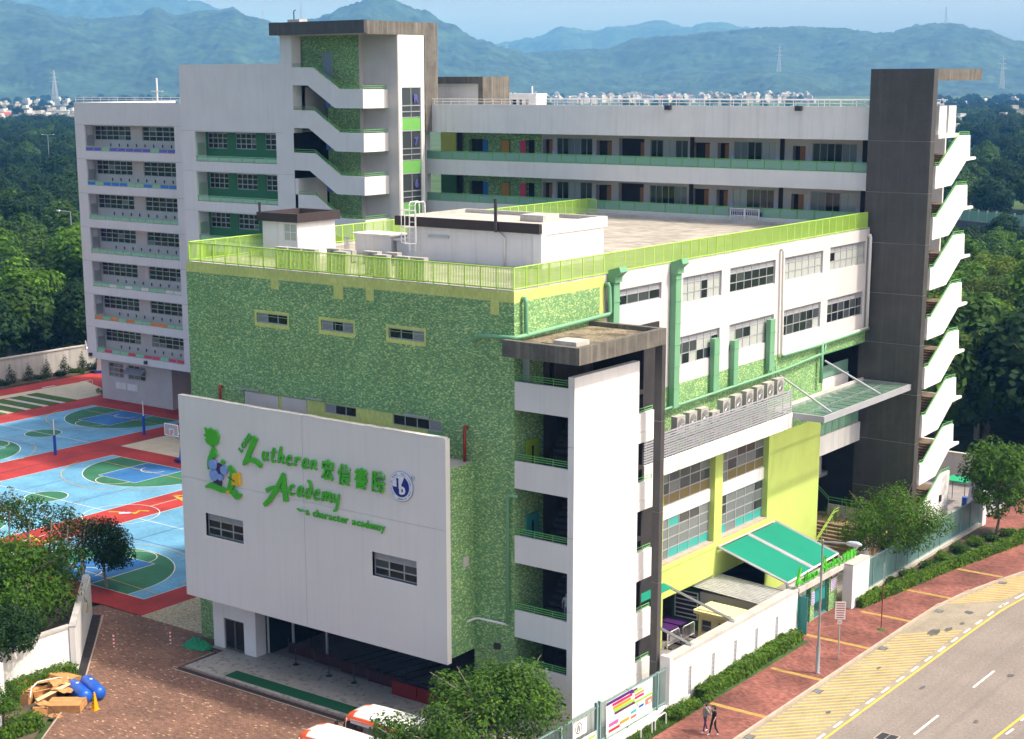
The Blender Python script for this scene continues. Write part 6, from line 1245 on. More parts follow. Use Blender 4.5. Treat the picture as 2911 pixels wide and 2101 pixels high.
w3 = thing('rear_left_wall', 'grey topped white wall behind the bushes at the left edge', 'wall', (-42, -2, 0)); MB().box(-48, -39.0, -2.4, -2.1, 0, 3).part('wall', SHADEW, w3); MB().box(-48, -38.95, -2.5, -2.0, 3, 3.12).part('coping', CONC, w3)
for i, (x, y, l) in enumerate(((-25.15, -14.9, 'white gate pier at the left edge beside the cardboard heap'), (-21.3, -17.9, 'white gate pier in the bottom left corner'))):
    t = thing('gate_pier', l, 'pier', (x, y, 0), 'white gate piers at the left edge'); MB().box(x-.7, x+.3, y-.6, y+.4, 0, 2.5).part('shaft', WARMW, t); MB().box(x+.25, x+.55, y-.4, y-.3, 1.75, 1.82).part('hinge_arm', STEEL, t); MB().tube([(x+.1, y-.62, 1.9), (x+.1, y-.7, 2.3), (x+.1, y-.62, 2.45)], .03, 6).part('hook', STEEL, t)
# ------------------------------------------------------------------ sports ground fittings
cwall = thing('court_boundary_wall', 'grey weathered boundary wall at the far side of the sports ground', 'wall', (-108, 52, 0)); MB().box(-108.4, -108.1, 34, 70, -.3, 2.75).part('wall', mk('weathered_wall', (.42, .40, .37), .9, .12, .6, .6, (.2, .19, .17)), cwall); MB().box(-108.5, -108.0, 34, 70, 2.75, 2.9).part('coping', CONC, cwall)
struct('planting_strip', MB().box(-108.1, -105.3, 34, 62, -.2, .12), EARTH)
def basket(nm, label, x, y, rz, blue=True):
    t = thing(nm, label, 'basketball hoop', (x, y, 0)); ORG[t.name] = (0, 0, 0); B_ = plain('hoop_blue', (40, 96, 200)) if blue else STEEL
    MB().prism([(-.9, .25), (.55, .25), (.25, 2.0), (.05, 2.35), (-.25, 2.35)], 'y', -.35, .35).part('stand', B_, t); MB().box(-1.2, .8, -.7, .7, 0, .3).part('base', plain('hoop_base', (28, 50, 110)), t)
    MB().bar((0, -.15, 2.2), (1.6, -.15, 3.15), .12).part('arm', STEEL, t); MB().bar((0, .15, 2.2), (1.6, .15, 3.15), .12).part('arm', STEEL, t); MB().bar((-.3, 0, 1.6), (1.6, 0, 2.85), .07).part('brace', STEEL, t)
    f = MB()
    for a, b in (((1.6, -.9, 2.75), (1.6, .9, 2.75)), ((1.6, -.9, 3.8), (1.6, .9, 3.8)), ((1.6, -.9, 2.75), (1.6, -.9, 3.8)), ((1.6, .9, 2.75), (1.6, .9, 3.8)), ((1.6, -.3, 2.9), (1.6, .3, 2.9)), ((1.6, -.3, 3.35), (1.6, .3, 3.35)), ((1.6, -.3, 2.9), (1.6, -.3, 3.35)), ((1.6, .3, 2.9), (1.6, .3, 3.35))): f.bar(a, b, .07)
    bd = f.part('board_frame', WHITE, t); MB().box(1.59, 1.605, -.88, .88, 2.77, 3.78).part('board', glassmat('board_glass', (.7, .72, .72), .15, .35, .5), t)
    MB().tube([(1.62+.23+.23*math.cos(2*math.pi*k/16), .23*math.sin(2*math.pi*k/16), 2.95) for k in range(17)], .02, 6).part('ring', plain('hoop_orange', (230, 90, 30)), t)
    t.rotation_euler = (0, 0, rz); return t
basket('basketball_stand', 'blue wheeled basketball stand at the left of the sign wall', -61.0, 32.0, -math.pi/2)
basket('basketball_stand', 'small basketball hoop by the far boundary wall', -104.3, 57.8, -2.2, False)
for i, (y, l) in enumerate(((26.55, 'blue padded volleyball post on the far court side, nearer the camera'), (37.4, 'blue padded volleyball post on the far court side, farther away'))):
    t = thing('volleyball_post', l, 'post', (-73.0, y, 0), 'volleyball posts'); MB().lathe(-73.0, y, [(.14, 0), (.14, 1.9), (.1, 1.92)], 12).part('padding', plain('pad_blue', (30, 70, 170)), t); MB().tube([(-73, y, 1.9), (-73, y, 3.45)], .05).part('pole', WHITE, t)
for i, (x, y, l) in enumerate(((-99.0, 46.0, 'low white bar frame on the sand yard, nearer one'), (-98.4, 50.8, 'low white bar frame on the sand yard, farther one'))):
    t = MB().tube([(x, y-.9, 0), (x, y-.9, .55), (x, y-.8, .65), (x, y+.8, .65), (x, y+.9, .55), (x, y+.9, 0)], .04, 6).part('bar_frame', WHITE); tag(t, l, 'bar frame', 'bar frames on the sand')
# ------------------------------------------------------------------ vegetation
def leaf_cloud(clumps, per, size, seed, aspect=1.7, upbias=.35, droop=0.):
    """leaf-sized faces spread through clumps: (cx, cy, cz, r)"""
    r = random.Random(seed); V, F = [], []
    for (cx, cy, cz, cr) in clumps:
        for _ in range(int(per*cr*cr)):
            d = Vector((r.gauss(0, 1), r.gauss(0, 1), r.gauss(0, 1)))
            if d.length < 1e-3: continue
            d.normalize(); rad = cr*(.62+.42*r.random()**.6); p = Vector((cx, cy, cz))+Vector((d.x, d.y, d.z*.85))*rad
            n = (d+Vector((r.uniform(-.7, .7), r.uniform(-.7, .7), r.uniform(-.3, .7)+upbias))).normalized()
            t = n.orthogonal(); t.rotate(Matrix.Rotation(r.uniform(0, 6.28), 3, n)); t = (t-Vector((0, 0, droop))).normalized(); b = n.cross(t).normalized()
            s = size*r.uniform(.65, 1.3); w = s/aspect; k = len(V)
            V += [tuple(p-t*s*.5), tuple(p-t*s*.05+b*w*.5), tuple(p+t*s*.5), tuple(p-t*s*.05-b*w*.5)]; F.append((k, k+1, k+2, k+3))
    m = MB(); m.v, m.f = V, F; return m
def clumps_ell(n, R, H, cz, seed, rc=(.25, .45), hollow=.45, squash=1.):
    r = random.Random(seed); out = []
    while len(out) < n:
        d = Vector((r.uniform(-1, 1), r.uniform(-1, 1), r.uniform(-.75, 1)))
        if not hollow < d.length < 1: continue
        f = r.uniform(.62, .88) if r.random() < .8 else r.uniform(.95, 1.12); out.append((d.x*R*f, d.y*R*f, cz+d.z*H*f, R*r.uniform(*rc)*(1 if f < .9 else .6)))
    return out
def limbs(h, crown_z, R, r0, seed, n=5):
    r = random.Random(seed); m = MB(); top = crown_z
    tr = [(0, 0, 0)]+[(r.uniform(-.04, .04)*h, r.uniform(-.04, .04)*h, top*k/4) for k in range(1, 5)]
    m.tube(tr, [r0*1.25, r0, r0*.85, r0*.75, r0*.5], 8)
    for k in range(n):
        a = 2*math.pi*k/n+r.uniform(-.4, .4); b = Vector(tr[3-(k % 2)]); e = Vector((math.cos(a)*R*.62, math.sin(a)*R*.62, top+r.uniform(-.1, .4)*R)); mid = b.lerp(e, .5)+Vector((0, 0, .12*R))
        m.tube([b, mid, e], [r0*.5, r0*.33, r0*.12], 6)
        for q in range(2): ee = e+Vector((r.uniform(-.4, .4), r.uniform(-.4, .4), r.uniform(.1, .4)))*R; m.tube([mid, ee], [r0*.22, r0*.07], 5)
    return m
DENS = 2.3
def make_tree(name, label, loc, H, R, leaf, n_cl, per, size, seed, cz=None, ch=None, bark=BARK, r0=None, group=None, aspect=1.7, droop=0., rc=(.25, .45), hollow=.45, limbs_n=5):
    t = thing(name, label, 'tree', loc, group); ORG[t.name] = (0, 0, 0); per *= DENS
    cz = cz if cz is not None else H-R*.9; ch = ch or (H-cz)
    leaf_cloud(clumps_ell(n_cl, R, ch, cz, seed, rc, hollow), per, size, seed+1, aspect, .35, droop).part('crown', leaf, t)
    limbs(H, cz, R, r0 or H*.025, seed+2, limbs_n).part('trunk', bark, t); return t
# trees near the school
T = make_tree
bt = T('broadleaf_tree', 'leafy tree in front of the corner stair tower, bottom centre', (2.2, -4.4, 0), 5.9, 3.5, leafmat('leaf_fresh_green', (.085, .185, .025)), 60, 95, .21, 21, 3.5, 2.3, BARKP, .16, rc=(.22, .36))
fg = T('broadleaf_tree', 'low leafy tree covering the minibus tails at the bottom edge', (1.5, -9.3, 0), 4.7, 3.2, MAT['leaf_fresh_green'], 50, 95, .20, 33, 2.7, 1.8, BARKP, .14, rc=(.22, .36))
fm = T('flame_tree', 'feathery street tree with scattered yellow blossom beside the gate', (4.9, 38.3, 0), 6.6, 4.3, LEAF_L, 62, 75, .22, 41, 3.9, 2.5, BARK, .18, aspect=2.4, rc=(.2, .34))
leaf_cloud(clumps_ell(26, 3.6, 1.9, 3.6, 44, (.05, .07), .7), 60, .2, 45).part('blossom', plain('yellow_blossom', (235, 215, 60), .7), fm); T_f = [(-2.0, 38, 5.5)]
mg = T('magnolia_tree', 'glossy conical evergreen tree by the far footway at the right edge', (7.4, 52.4, 0), 8.2, 2.9, LEAF_L, 52, 80, .32, 51, 4.6, 3.6, BARK, .10, aspect=2.2, droop=.2, rc=(.25, .4))
mango = T('mango_tree', 'big bright green mango tree behind the left boundary wall', (-33.4, -7.2, 0), 6.9, 4.5, LEAF_L, 70, 70, .34, 61, 4.0, 2.8, BARK, .2, aspect=3.0, droop=.45, rc=(.2, .36))
mango2 = T('mango_tree', 'dark green bush tree below the mango at the left wall', (-30.6, -10.8, 0), 4.8, 2.9, LEAF_L, 44, 80, .28, 62, 2.4, 2.2, BARK, .15, aspect=2.6, droop=.4)
dk = T('fig_tree', 'dark dense fig tree on a bare stem at the left edge', (-26.2, -13.3, 0), 5.4, 2.35, LEAF_D, 44, 110, .22, 63, 3.7, 1.8, BARK, .10)
sm = T('young_tree', 'small bright green clipped tree beside the lower gate pier', (-21.2, -17.2, 0), 3.0, 1.35, LEAF_L, 30, 200, .14, 64, 2.2, .9, BARK, .07)
row = [(-50.0, 3.2, 5.4, 2.6, 'leftmost of the sparse trees along the court edge'), (-46.6, 3.6, 5.4, 2.4, 'second of the sparse trees along the court edge'), (-43.2, 4.0, 5.0, 2.3, 'third of the sparse trees along the court edge'), (-40.3, 3.4, 4.9, 2.2, 'reddish tipped tree next to the dark round tree at the court')]
for i, (x, y, h, R_, l) in enumerate(row): T('court_tree', l, (x, y, 0), h, R_, LEAF_A if i < 3 else leafmat('leaf_reddish', (.10, .085, .025)), 30, 52, .22, 70+i, h-1.7, 1.5, BARKP, .09, 'sparse trees at the court edge', rc=(.2, .32))
T('court_tree', 'dense dark round tree at the right end of the court edge row', (-37.2, 3.0, 0), 4.9, 2.4, LEAF_D, 46, 100, .2, 77, 3.1, 1.9, BARKP, .1)
for i, (x, y) in enumerate(((-48.6, 2.3), (-46.9, 2.2), (-44.6, 2.2), (-42.2, 2.2), (-40.4, 2.2), (-38.6, 2.2))):
    o = MB().tube([(x, y, 0), (x+.05, y, 2.6), (x+.2, y+.1, 4.1)], .05, 6).part('tree_stake', BARKP); tag(o, 'pale timber tree stake at the court edge, %s from the left' % ord_[i], 'stake', 'timber tree stakes')
# cone shrubs along the court wall
cs = None
for i, (x, y, h) in enumerate(((-106.4, 46.4, 2.35), (-106.4, 48.9, 2.2), (-106.5, 51.5, 2.3), (-106.5, 54.1, 2.5), (-106.6, 56.9, 2.5), (-106.6, 59.6, 2.4))):
    lab = 'dark conical clipped shrub at the court wall, %s from the left' % ord_[i]
    if cs is None:
        cs = thing('cone_shrub', lab, 'shrub', (x, y, .1), 'conical shrubs along the court wall'); ORG[cs.name] = (0, 0, 0)
        cl_ = [(rnd.uniform(-.15, .15), rnd.uniform(-.15, .15), .25+.21*k, max(.18, .82-.078*k)) for k in range(10)]
        leaf_cloud(cl_, 420, .13, 88).part('foliage', LEAF_D, cs); MB().tube([(0, 0, 0), (0, 0, 1.2)], .06).part('stem', BARK, cs)
    else: c = copy_tree(cs, (x, y, .1), i*1.3, lab); c.scale = (1, 1, h/2.35)

def bush(label, x, y, r, leaf=LEAF_H, size=.13, per=1500, z=0., nm='bush'):
    n = 8; rr = random.Random(int(x*31+y*17)); cl_ = [(x+rr.uniform(-.6, .6)*r, y+rr.uniform(-.6, .6)*r, z+r*rr.uniform(.25, .6), r*rr.uniform(.35, .6)) for _ in range(n)]
    o = leaf_cloud(cl_, per, size, int(abs(x*100+y))).part(nm, leaf); return tag(o, label, 'bush')
bush('low round bush in the bed at the court wall, left end', -106.2, 44.9, .9, LEAF_D); bush('low bush between second and third cone shrubs', -106, 50.2, .7, LEAF_A); bush('low bush between third and fourth cone shrubs', -106, 52.9, .8, LEAF_D); bush('low bush between fourth and fifth cone shrubs', -106, 55.6, .8, LEAF_A); bush('low bush right of the last cone shrub', -105.8, 58.4, .9, LEAF_D); bush('dark bush beside the far classroom wing foot', -93.2, 49.2, .9, LEAF_A)
bush('dense verge bush in front of the railing end', 6.15, 6.3, .75, LEAF_H); bush('verge bush at the near end of the long hedge', 6.15, 8.2, .6, LEAF_H); bush('verge bush between railing and street wall', 6.1, 7.2, .55, LEAF_L); bush('second verge bush along the street wall', 6.15, 9.7, .55, LEAF_H)
for i, (x, y, z) in enumerate(leaf_later):
    for q in range(3): bush('dark corridor planter shrub at the left end of the rear wing, %s storey, %s' % (('upper', 'lower')[i], ('left', 'middle', 'right')[q]), x-.9+.9*q, y+1.6, .6, LEAF_D, .14, 700, z, 'planter_shrub')
yc = thing('yucca_plant', 'spiky yucca with yellowish blades behind the left wall', 'plant', (-28.8, -8.7, 1.6)); ym = MB(); r_ = random.Random(9)
for k in range(60):
    a, e = r_.uniform(0, 6.28), r_.uniform(.3, 1.3); L = r_.uniform(.7, 1.2); d = Vector((math.cos(a)*math.cos(e), math.sin(a)*math.cos(e), math.sin(e))); s = Vector((-math.sin(a), math.cos(a), 0))*.035; p = Vector((-28.8, -8.7, 2.0)); ym.quad(p-s, p+s, p+d*L*.6+s*.8, p+d*L, p+d*L*.6-s*.8)
ym.part('blade', LEAF_Y, yc); MB().tube([(-28.8, -8.7, 0), (-28.8, -8.7, 2.05)], .12).part('stem', BARK, yc)
def hedge(label, path, w, h, leaf=LEAF_H, per=230, size=.11, seed=1):
    r = random.Random(seed); V = MB(); t = thing('clipped_hedge', label, 'hedge', (path[0][0], path[0][1], 0)); core = MB(); ORG[t.name] = tuple(t.location)
    for a, b in zip(path[:-1], path[1:]):
        A, B_ = Vector((*a, 0)), Vector((*b, 0)); L = (B_-A).length; d = (B_-A)/L; s = Vector((-d.y, d.x, 0)); 
        slab4([A+s*w*.36+Vector((0, 0, h*.8)), A-s*w*.36+Vector((0, 0, h*.8)), B_-s*w*.36+Vector((0, 0, h*.8)), B_+s*w*.36+Vector((0, 0, h*.8))], h*.8)
        q = [A+s*w*.30, A-s*w*.30, B_-s*w*.30, B_+s*w*.30]; n = len(core.v); core.v += [(p.x, p.y, 0) for p in q]+[(p.x, p.y, h*.74) for p in q]; core.f += [tuple(n+i for i in f) for f in ((0, 1, 5, 4), (1, 2, 6, 5), (2, 3, 7, 6), (3, 0, 4, 7), (4, 5, 6, 7))]
        for _ in range(int(per*L*(w+2*h))):
            k = r.random()*(w+2*h); u = r.random()*L; wob = 1+.22*noise.noise(Vector((u*.9+seed, seed, 0)))+.14*noise.noise(Vector((u*3+seed, k, 0)))
            if k < h: off, z, nn = -w/2, k, -s
            elif k < h+w: off, z, nn = k-h-w/2, h, Vector((0, 0, 1))
            else: off, z, nn = w/2, k-h-w, s
            p = A+d*u+s*off*wob+Vector((0, 0, z*wob))+Vector((r.gauss(0, .055), r.gauss(0, .055), r.gauss(0, .055)))
            n2 = (nn+Vector((r.uniform(-.8, .8), r.uniform(-.8, .8), r.uniform(-.2, .9)))).normalized(); tt = n2.orthogonal(); tt.rotate(Matrix.Rotation(r.uniform(0, 6.28), 3, n2)); bb = n2.cross(tt); sz = size*r.uniform(.6, 1.3)
            V.quad(p-tt*sz*.5, p+bb*sz*.3, p+tt*sz*.5, p-bb*sz*.3)
    V.part('foliage', leaf, t); core.part('hedge_core', LEAF_A, t); return t
hedge('long low clipped hedge at the foot of the street wall', [(6.05, 9.5), (6.0, 14), (5.95, 18.5), (5.9, 21.8)], .75, .62, LEAF_H, 300, .15, 3)
hedge('narrow clipped hedge edging the far footway', [(6.35, 29.9), (7.0, 35), (7.8, 41), (8.9, 47), (9.6, 51), (9.4, 54.3)], .55, .62, LEAF_H, 260, .15, 4)
for i, (x, y, r0) in enumerate(((6.3, 38.5, .6), (6.7, 41, .7), (6.9, 43.5, .8), (7.0, 46, .8), (7.4, 48.5, .8), (7.6, 50.5, .7), (8.4, 52.5, .7), (6.2, 36, .55), (6.0, 33.5, .5))): bush('leafy shrub between mesh fence and far hedge, %s from the far end' % ord_[(i*5) % 9], x, y, r0, LEAF_A if i % 2 else LEAF_H, .15, 1300, nm='bed_shrub')
hedge('thick hedge under the lit left boundary wall', [(-25.2, -9.5), (-25.15, -13.9)], 1.0, 1.0, LEAF_H, 190, .13, 5); hedge('low hedge in the bottom left corner', [(-20.9, -15.2), (-20.9, -18.5)], 1.0, .8, LEAF_H, 190, .13, 6)
tf = MB(); r_ = random.Random(4)
for _ in range(2600):
    x, y = r_.uniform(5.65, 6.7), r_.uniform(-6, 10); h = r_.uniform(.05, .22); a = r_.uniform(0, 6.28); dx, dy = math.cos(a)*.03, math.sin(a)*.03; tf.quad((x-dx, y-dy, .01), (x+dx, y+dy, .01), (x+dx*.3+r_.uniform(-.06, .06), y+dy*.3, h))
o = tf.part('verge_grass', LEAF_H); o['kind'] = 'stuff'; o['label'] = 'rough grass in the verge below the railing'; o['category'] = 'grass'

# woods: nearest trees as individuals, the rest one mass
DENS = 1.2
protos = [T('wood_tree', 'dark broad evergreen just beyond the court wall', (-116, 49, 0), 10.5, 5.2, LEAF_D, 60, 34, .75, 101, 6.5, 4.2, BARK, .28),
          T('wood_tree', 'mid green tree beyond the court wall with loose crown', (-119, 57, 0), 9.5, 4.8, LEAF_A, 56, 34, .75, 111, 5.8, 4.0, BARK, .26),
          T('wood_tree', 'bright feathery tree above the court wall', (-126, 64, 0), 11, 5.2, LEAF_L, 56, 34, .7, 121, 7.0, 4.4, BARK, .26),
          T('wood_tree', 'olive green tree behind the outer stair', (-6, 84, 0), 10.5, 5.4, LEAF_Y, 60, 80, .38, 131, 6.6, 4.2, BARKP, .26)]
C0x, C0y = 47.956, -65.414
def pol(az, d): a = math.radians(az); return C0x+math.sin(a)*d, C0y+math.cos(a)*d
rw = random.Random(77)
def scatter(n, az0, az1, d0, d1, kinds, lab, grp, scl=(.85, 1.25), power=1.):
    out = []
    for _ in range(n*30):
        if len(out) >= n: break
        az = rw.uniform(az0, az1); d = d0+(d1-d0)*rw.random()**power; x, y = pol(az, d)
        if any((x-a)**2+(y-b)**2 < (5.0+.004*d)**2 for a, b in out): continue
        out.append((x, y)); k = kinds[rw.randrange(len(kinds))]; c = copy_tree(protos[k], (x, y, -.3), rw.uniform(0, 6.28), lab); c['group'] = grp; s = rw.uniform(*scl); c.scale = (s, s, s*rw.uniform(.9, 1.1))
    return out
scatter(14, -54.5, -50.6, 203, 228, (0, 0, 1), 'dark tree in the shade right behind the court wall', 'dark trees behind the court wall', (.7, .95))
scatter(34, -57, -50.7, 232, 330, (1, 0, 1, 2), 'sunlit green tree in the wood beyond the court wall', 'sunlit wood beyond the court wall', (.9, 1.2))
scatter(50, -57, -50.4, 335, 620, (0, 0, 1), 'dark green tree in the deep wood left of the school', 'deep wood left of the school')
scatter(26, -22.6, -12.5, 152, 185, (1, 3, 0), 'dark tree at the wood edge behind the outer stair', 'wood edge behind the outer stair', (.95, 1.25))
scatter(36, -22.6, -12.5, 188, 262, (1, 2, 3), 'mid green tree in the wood right of the dark tower', 'wood right of the dark tower', (.85, 1.1))
scatter(54, -22.8, -12.5, 400, 620, (1, 0, 1), 'tree beyond the elevated road at the right', 'trees beyond the elevated road', (.9, 1.25))
scatter(44, -22.8, -12.5, 262, 345, (1, 2, 0), 'low tree before the elevated road at the right', 'low trees before the elevated road', (.5, .8))
def wood_mass(name, label, n, sectors, proto):
    m = MB(); pts = []
    for (az0, az1, d0, d1, w) in sectors:
        for _ in range(int(n*w)):
            d = math.sqrt(rw.uniform(d0*d0, d1*d1)); x, y = pol(rw.uniform(az0, az1), d); pts.append((x, y, -.3))
    me = bpy.data.meshes.new(name); me.from_pydata(pts, [], []); o = bpy.data.objects.new(name, me); col.objects.link(o)
    ng = bpy.data.node_groups.new(name, 'GeometryNodeTree'); ng.interface.new_socket('Geometry', in_out='INPUT', socket_type='NodeSocketGeometry'); ng.interface.new_socket('Geometry', in_out='OUTPUT', socket_type='NodeSocketGeometry')
    gi, go = ng.nodes.new('NodeGroupInput'), ng.nodes.new('NodeGroupOutput'); ip = ng.nodes.new('GeometryNodeInstanceOnPoints'); oi = ng.nodes.new('GeometryNodeObjectInfo'); oi.inputs['Object'].default_value = proto; oi.inputs['As Instance'].default_value = True
    rv = ng.nodes.new('FunctionNodeRandomValue'); rv.data_type = 'FLOAT_VECTOR'; rv.inputs[0].default_value = (0, 0, 0); rv.inputs[1].default_value = (0, 0, 6.28)
    r2 = ng.nodes.new('FunctionNodeRandomValue'); r2.data_type = 'FLOAT'; r2.inputs[2].default_value = .8; r2.inputs[3].default_value = 1.35
    L = ng.links.new; L(gi.outputs[0], ip.inputs['Points']); L(oi.outputs['Geometry'], ip.inputs['Instance']); L(rv.outputs[0], ip.inputs['Rotation']); L(r2.outputs[1], ip.inputs['Scale']); L(ip.outputs[0], go.inputs[0])
    md = o.modifiers.new('trees', 'NODES'); md.node_group = ng; o['kind'] = 'stuff'; o['label'] = label; o['category'] = 'woodland'; return o
crown_of = lambda t: [c for c in t.children if c.name.startswith('crown')][0]
wood_mass('far_wood', 'dark far woodland reaching to the village', 900, [(-56, -49.5, 620, 1180, .30), (-56, -44, 1300, 3300, .15), (-23, -16, 620, 1100, .16), (-24, -15, 1100, 2600, .27)], crown_of(protos[0]))
wood_mass('mixed_wood', 'mixed green far woodland between the houses', 500, [(-56, -49.5, 640, 1180, .3), (-23, -16, 620, 1500, .4), (-56, -26, 1500, 3400, .3)], crown_of(protos[1]))

# ------------------------------------------------------------------ people
def person(label, loc, rz, J, rad, edges, root, zones, hair, hairlong):
    t = thing('person', label, 'person', loc); ORG[t.name] = (0, 0, 0); bm = bmesh.new(); sk = bm.verts.layers.skin.verify(); vs_ = {}
    for k, p in J.items(): v = bm.verts.new(p); v[sk].radius = (rad[k], rad[k]); v[sk].use_root = (k == root); vs_[k] = v
    for a, b in edges: bm.edges.new((vs_[a], vs_[b]))
    me = bpy.data.meshes.new('body'); bm.to_mesh(me); bm.free(); o = bpy.data.objects.new('body', me); col.objects.link(o); o.modifiers.new('s', 'SKIN'); sd = o.modifiers.new('d', 'SUBSURF'); sd.levels = sd.render_levels = 1
    bpy.context.view_layer.update(); nm = bpy.data.meshes.new_from_object(o.evaluated_get(bpy.context.evaluated_depsgraph_get())); o.modifiers.clear(); o.data = nm; o.parent = t
    for m in zones[1]: nm.materials.append(m)
    for p in nm.polygons: p.material_index = zones[0](p.center)
    nm.shade_smooth()
    hd = Vector(J['head']); hm = MB(); n = 12
    for i in range(7):
        ph = math.pi*(.0+.62*i/6)
        for k in range(n): a = 2*math.pi*k/n; hm.v.append((hd.x+.118*math.sin(ph)*math.cos(a), hd.y+.01+.125*math.sin(ph)*math.sin(a), hd.z+.01+.135*math.cos(ph)-(hairlong if i == 6 and math.sin(a) > -.3 else 0)))
    for i in range(6):
        for k in range(n):
            if i >= 3 and math.sin(2*math.pi*(k+.5)/n) < -.35: continue
            a, b = i*n+k, i*n+(k+1) % n; hm.f.append((a, b, b+n, a+n))
    hm.part('hair', hair, t, True)
    fc = MB()
    for s in (-1, 1): fc.box(hd.x+s*.04-.014, hd.x+s*.04+.014, hd.y-.108, hd.y-.096, hd.z-.005, hd.z+.012)
    fc.part('eyes', DSTEEL, t); MB().box(hd.x-.012, hd.x+.012, hd.y-.125, hd.y-.095, hd.z-.04, hd.z+.005).part('nose', SKIN, t); MB().box(hd.x-.025, hd.x+.025, hd.y-.106, hd.y-.094, hd.z-.068, hd.z-.058).part('mouth', plain('lip', (150, 80, 75)), t)
    t.rotation_euler = (0, 0, rz); return t
SKIN = plain('skin', (205, 160, 132), .6)
def skeleton(stride, arms):
    J = dict(pel=(0, 0, .95), waist=(0, .01, 1.08), chest=(0, 0, 1.3), neck=(0, 0, 1.45), head=(0, -.02, 1.58), crown=(0, -.01, 1.66),
        hl=(-.09, 0, .92), kl=(-.1, -.02-stride*.5, .50), al=(-.1, .02-stride, .09), tl=(-.1, -.13-stride, .04), hr=(.09, 0, .92), kr=(.1, -.04+stride*.3, .50), ar=(.1, .02+stride, .11), tr=(.1, -.10+stride, .04),
        sl=(-.17, .0, 1.38), el=(-.23, .05+arms, 1.12), wl=(-.23, -.06+arms*.8, .90), fl=(-.23, -.10+arms*.8, .80), sr=(.17, .0, 1.38), er=(.23, .03-arms, 1.12), wr=(.23, -.10-arms*.8, .92), fr=(.23, -.14-arms*.8, .82))
    rad = dict(pel=.13, waist=.115, chest=.125, neck=.055, head=.098, crown=.075, hl=.085, kl=.058, al=.04, tl=.032, hr=.085, kr=.058, ar=.04, tr=.032, sl=.06, el=.042, wl=.03, fl=.03, sr=.06, er=.042, wr=.03, fr=.03)
    E_ = [('pel', 'waist'), ('waist', 'chest'), ('chest', 'neck'), ('neck', 'head'), ('head', 'crown'), ('pel', 'hl'), ('hl', 'kl'), ('kl', 'al'), ('al', 'tl'), ('pel', 'hr'), ('hr', 'kr'), ('kr', 'ar'), ('ar', 'tr'), ('chest', 'sl'), ('sl', 'el'), ('el', 'wl'), ('wl', 'fl'), ('chest', 'sr'), ('sr', 'er'), ('er', 'wr'), ('wr', 'fr')]
    return J, rad, E_
def zoner(top, bottom, shoe, sleeve):
    def z(c):
        if c.z < .12: return 3
        if abs(c.x) > .165 and c.z < sleeve: return 0
        if c.z < .93: return 2
        if c.z < 1.43: return 1
        return 0
    return (z, [SKIN, top, bottom, shoe])
BLK = plain('black_cloth', (28, 28, 36), .9); GRY = plain('grey_cloth', (120, 122, 120), .9); WHT = plain('white_shoe', (225, 225, 225)); BHAIR = plain('black_hair', (22, 18, 18), .5)
J, rad, E_ = skeleton(.22, .08); wd_ = person('person in black t-shirt and black trousers walking on the red footway', (9.12, 5.55, 0), -.5, J, rad, E_, 'pel', zoner(BLK, BLK, WHT, 1.18), BHAIR, .06)
MB().prism([(-.05+.05*math.cos(2*math.pi*k/10), 1.25+.05*math.sin(2*math.pi*k/10)) for k in range(10)], 'y', -.135, -.125).part('shirt_print', WHT, wd_)
bg_ = thing('shoulder_bag', 'dark shoulder bag at the hip of the person in black', 'bag', (9.3, 5.6, 0)); MB().prism([(-.14, 0), (.14, 0), (.12, .24), (-.12, .24)], 'y', -.05, .05).part('bag_body', plain('plum_bag', (70, 50, 80), .7), bg_).location = (.08, .05, .72); MB().tube([(.04, .05, .95), (-.1, .0, 1.25), (-.25, .0, 1.42)], .012, 5).part('strap', BLK, bg_); ORG[bg_.name] = (9.3, 5.6, 0)
J, rad, E_ = skeleton(-.20, -.08); p2 = person('person in grey sleeveless top with a pale rucksack behind the walker in black', (8.55, 5.62, 0), -.45, J, rad, E_, 'pel', zoner(GRY, plain('plum_shorts', (88, 60, 90), .9), WHT, 1.36), BHAIR, .02)
rk_ = MB().prism([(-.15, 1.0), (.15, 1.0), (.16, 1.35), (.08, 1.44), (-.08, 1.44), (-.16, 1.35)], 'y', .12, .27); o = rk_.part('rucksack', GRY); o.location = (8.55, 5.62, 0); o.rotation_euler = (0, 0, -.45); tag(o, 'pale grey rucksack on the back of the rear walker', 'rucksack')
J, rad, E_ = skeleton(.05, .0); person('person in white shirt standing on the second balcony of the corner stair tower', (1.6, 2.6, 5.6), .6, J, rad, E_, 'pel', zoner(plain('white_shirt', (225, 228, 235), .9), plain('pale_trousers', (170, 175, 190), .9), BLK, 1.1), BHAIR, .02)
for i, (x, y, z, l) in enumerate(()): pass

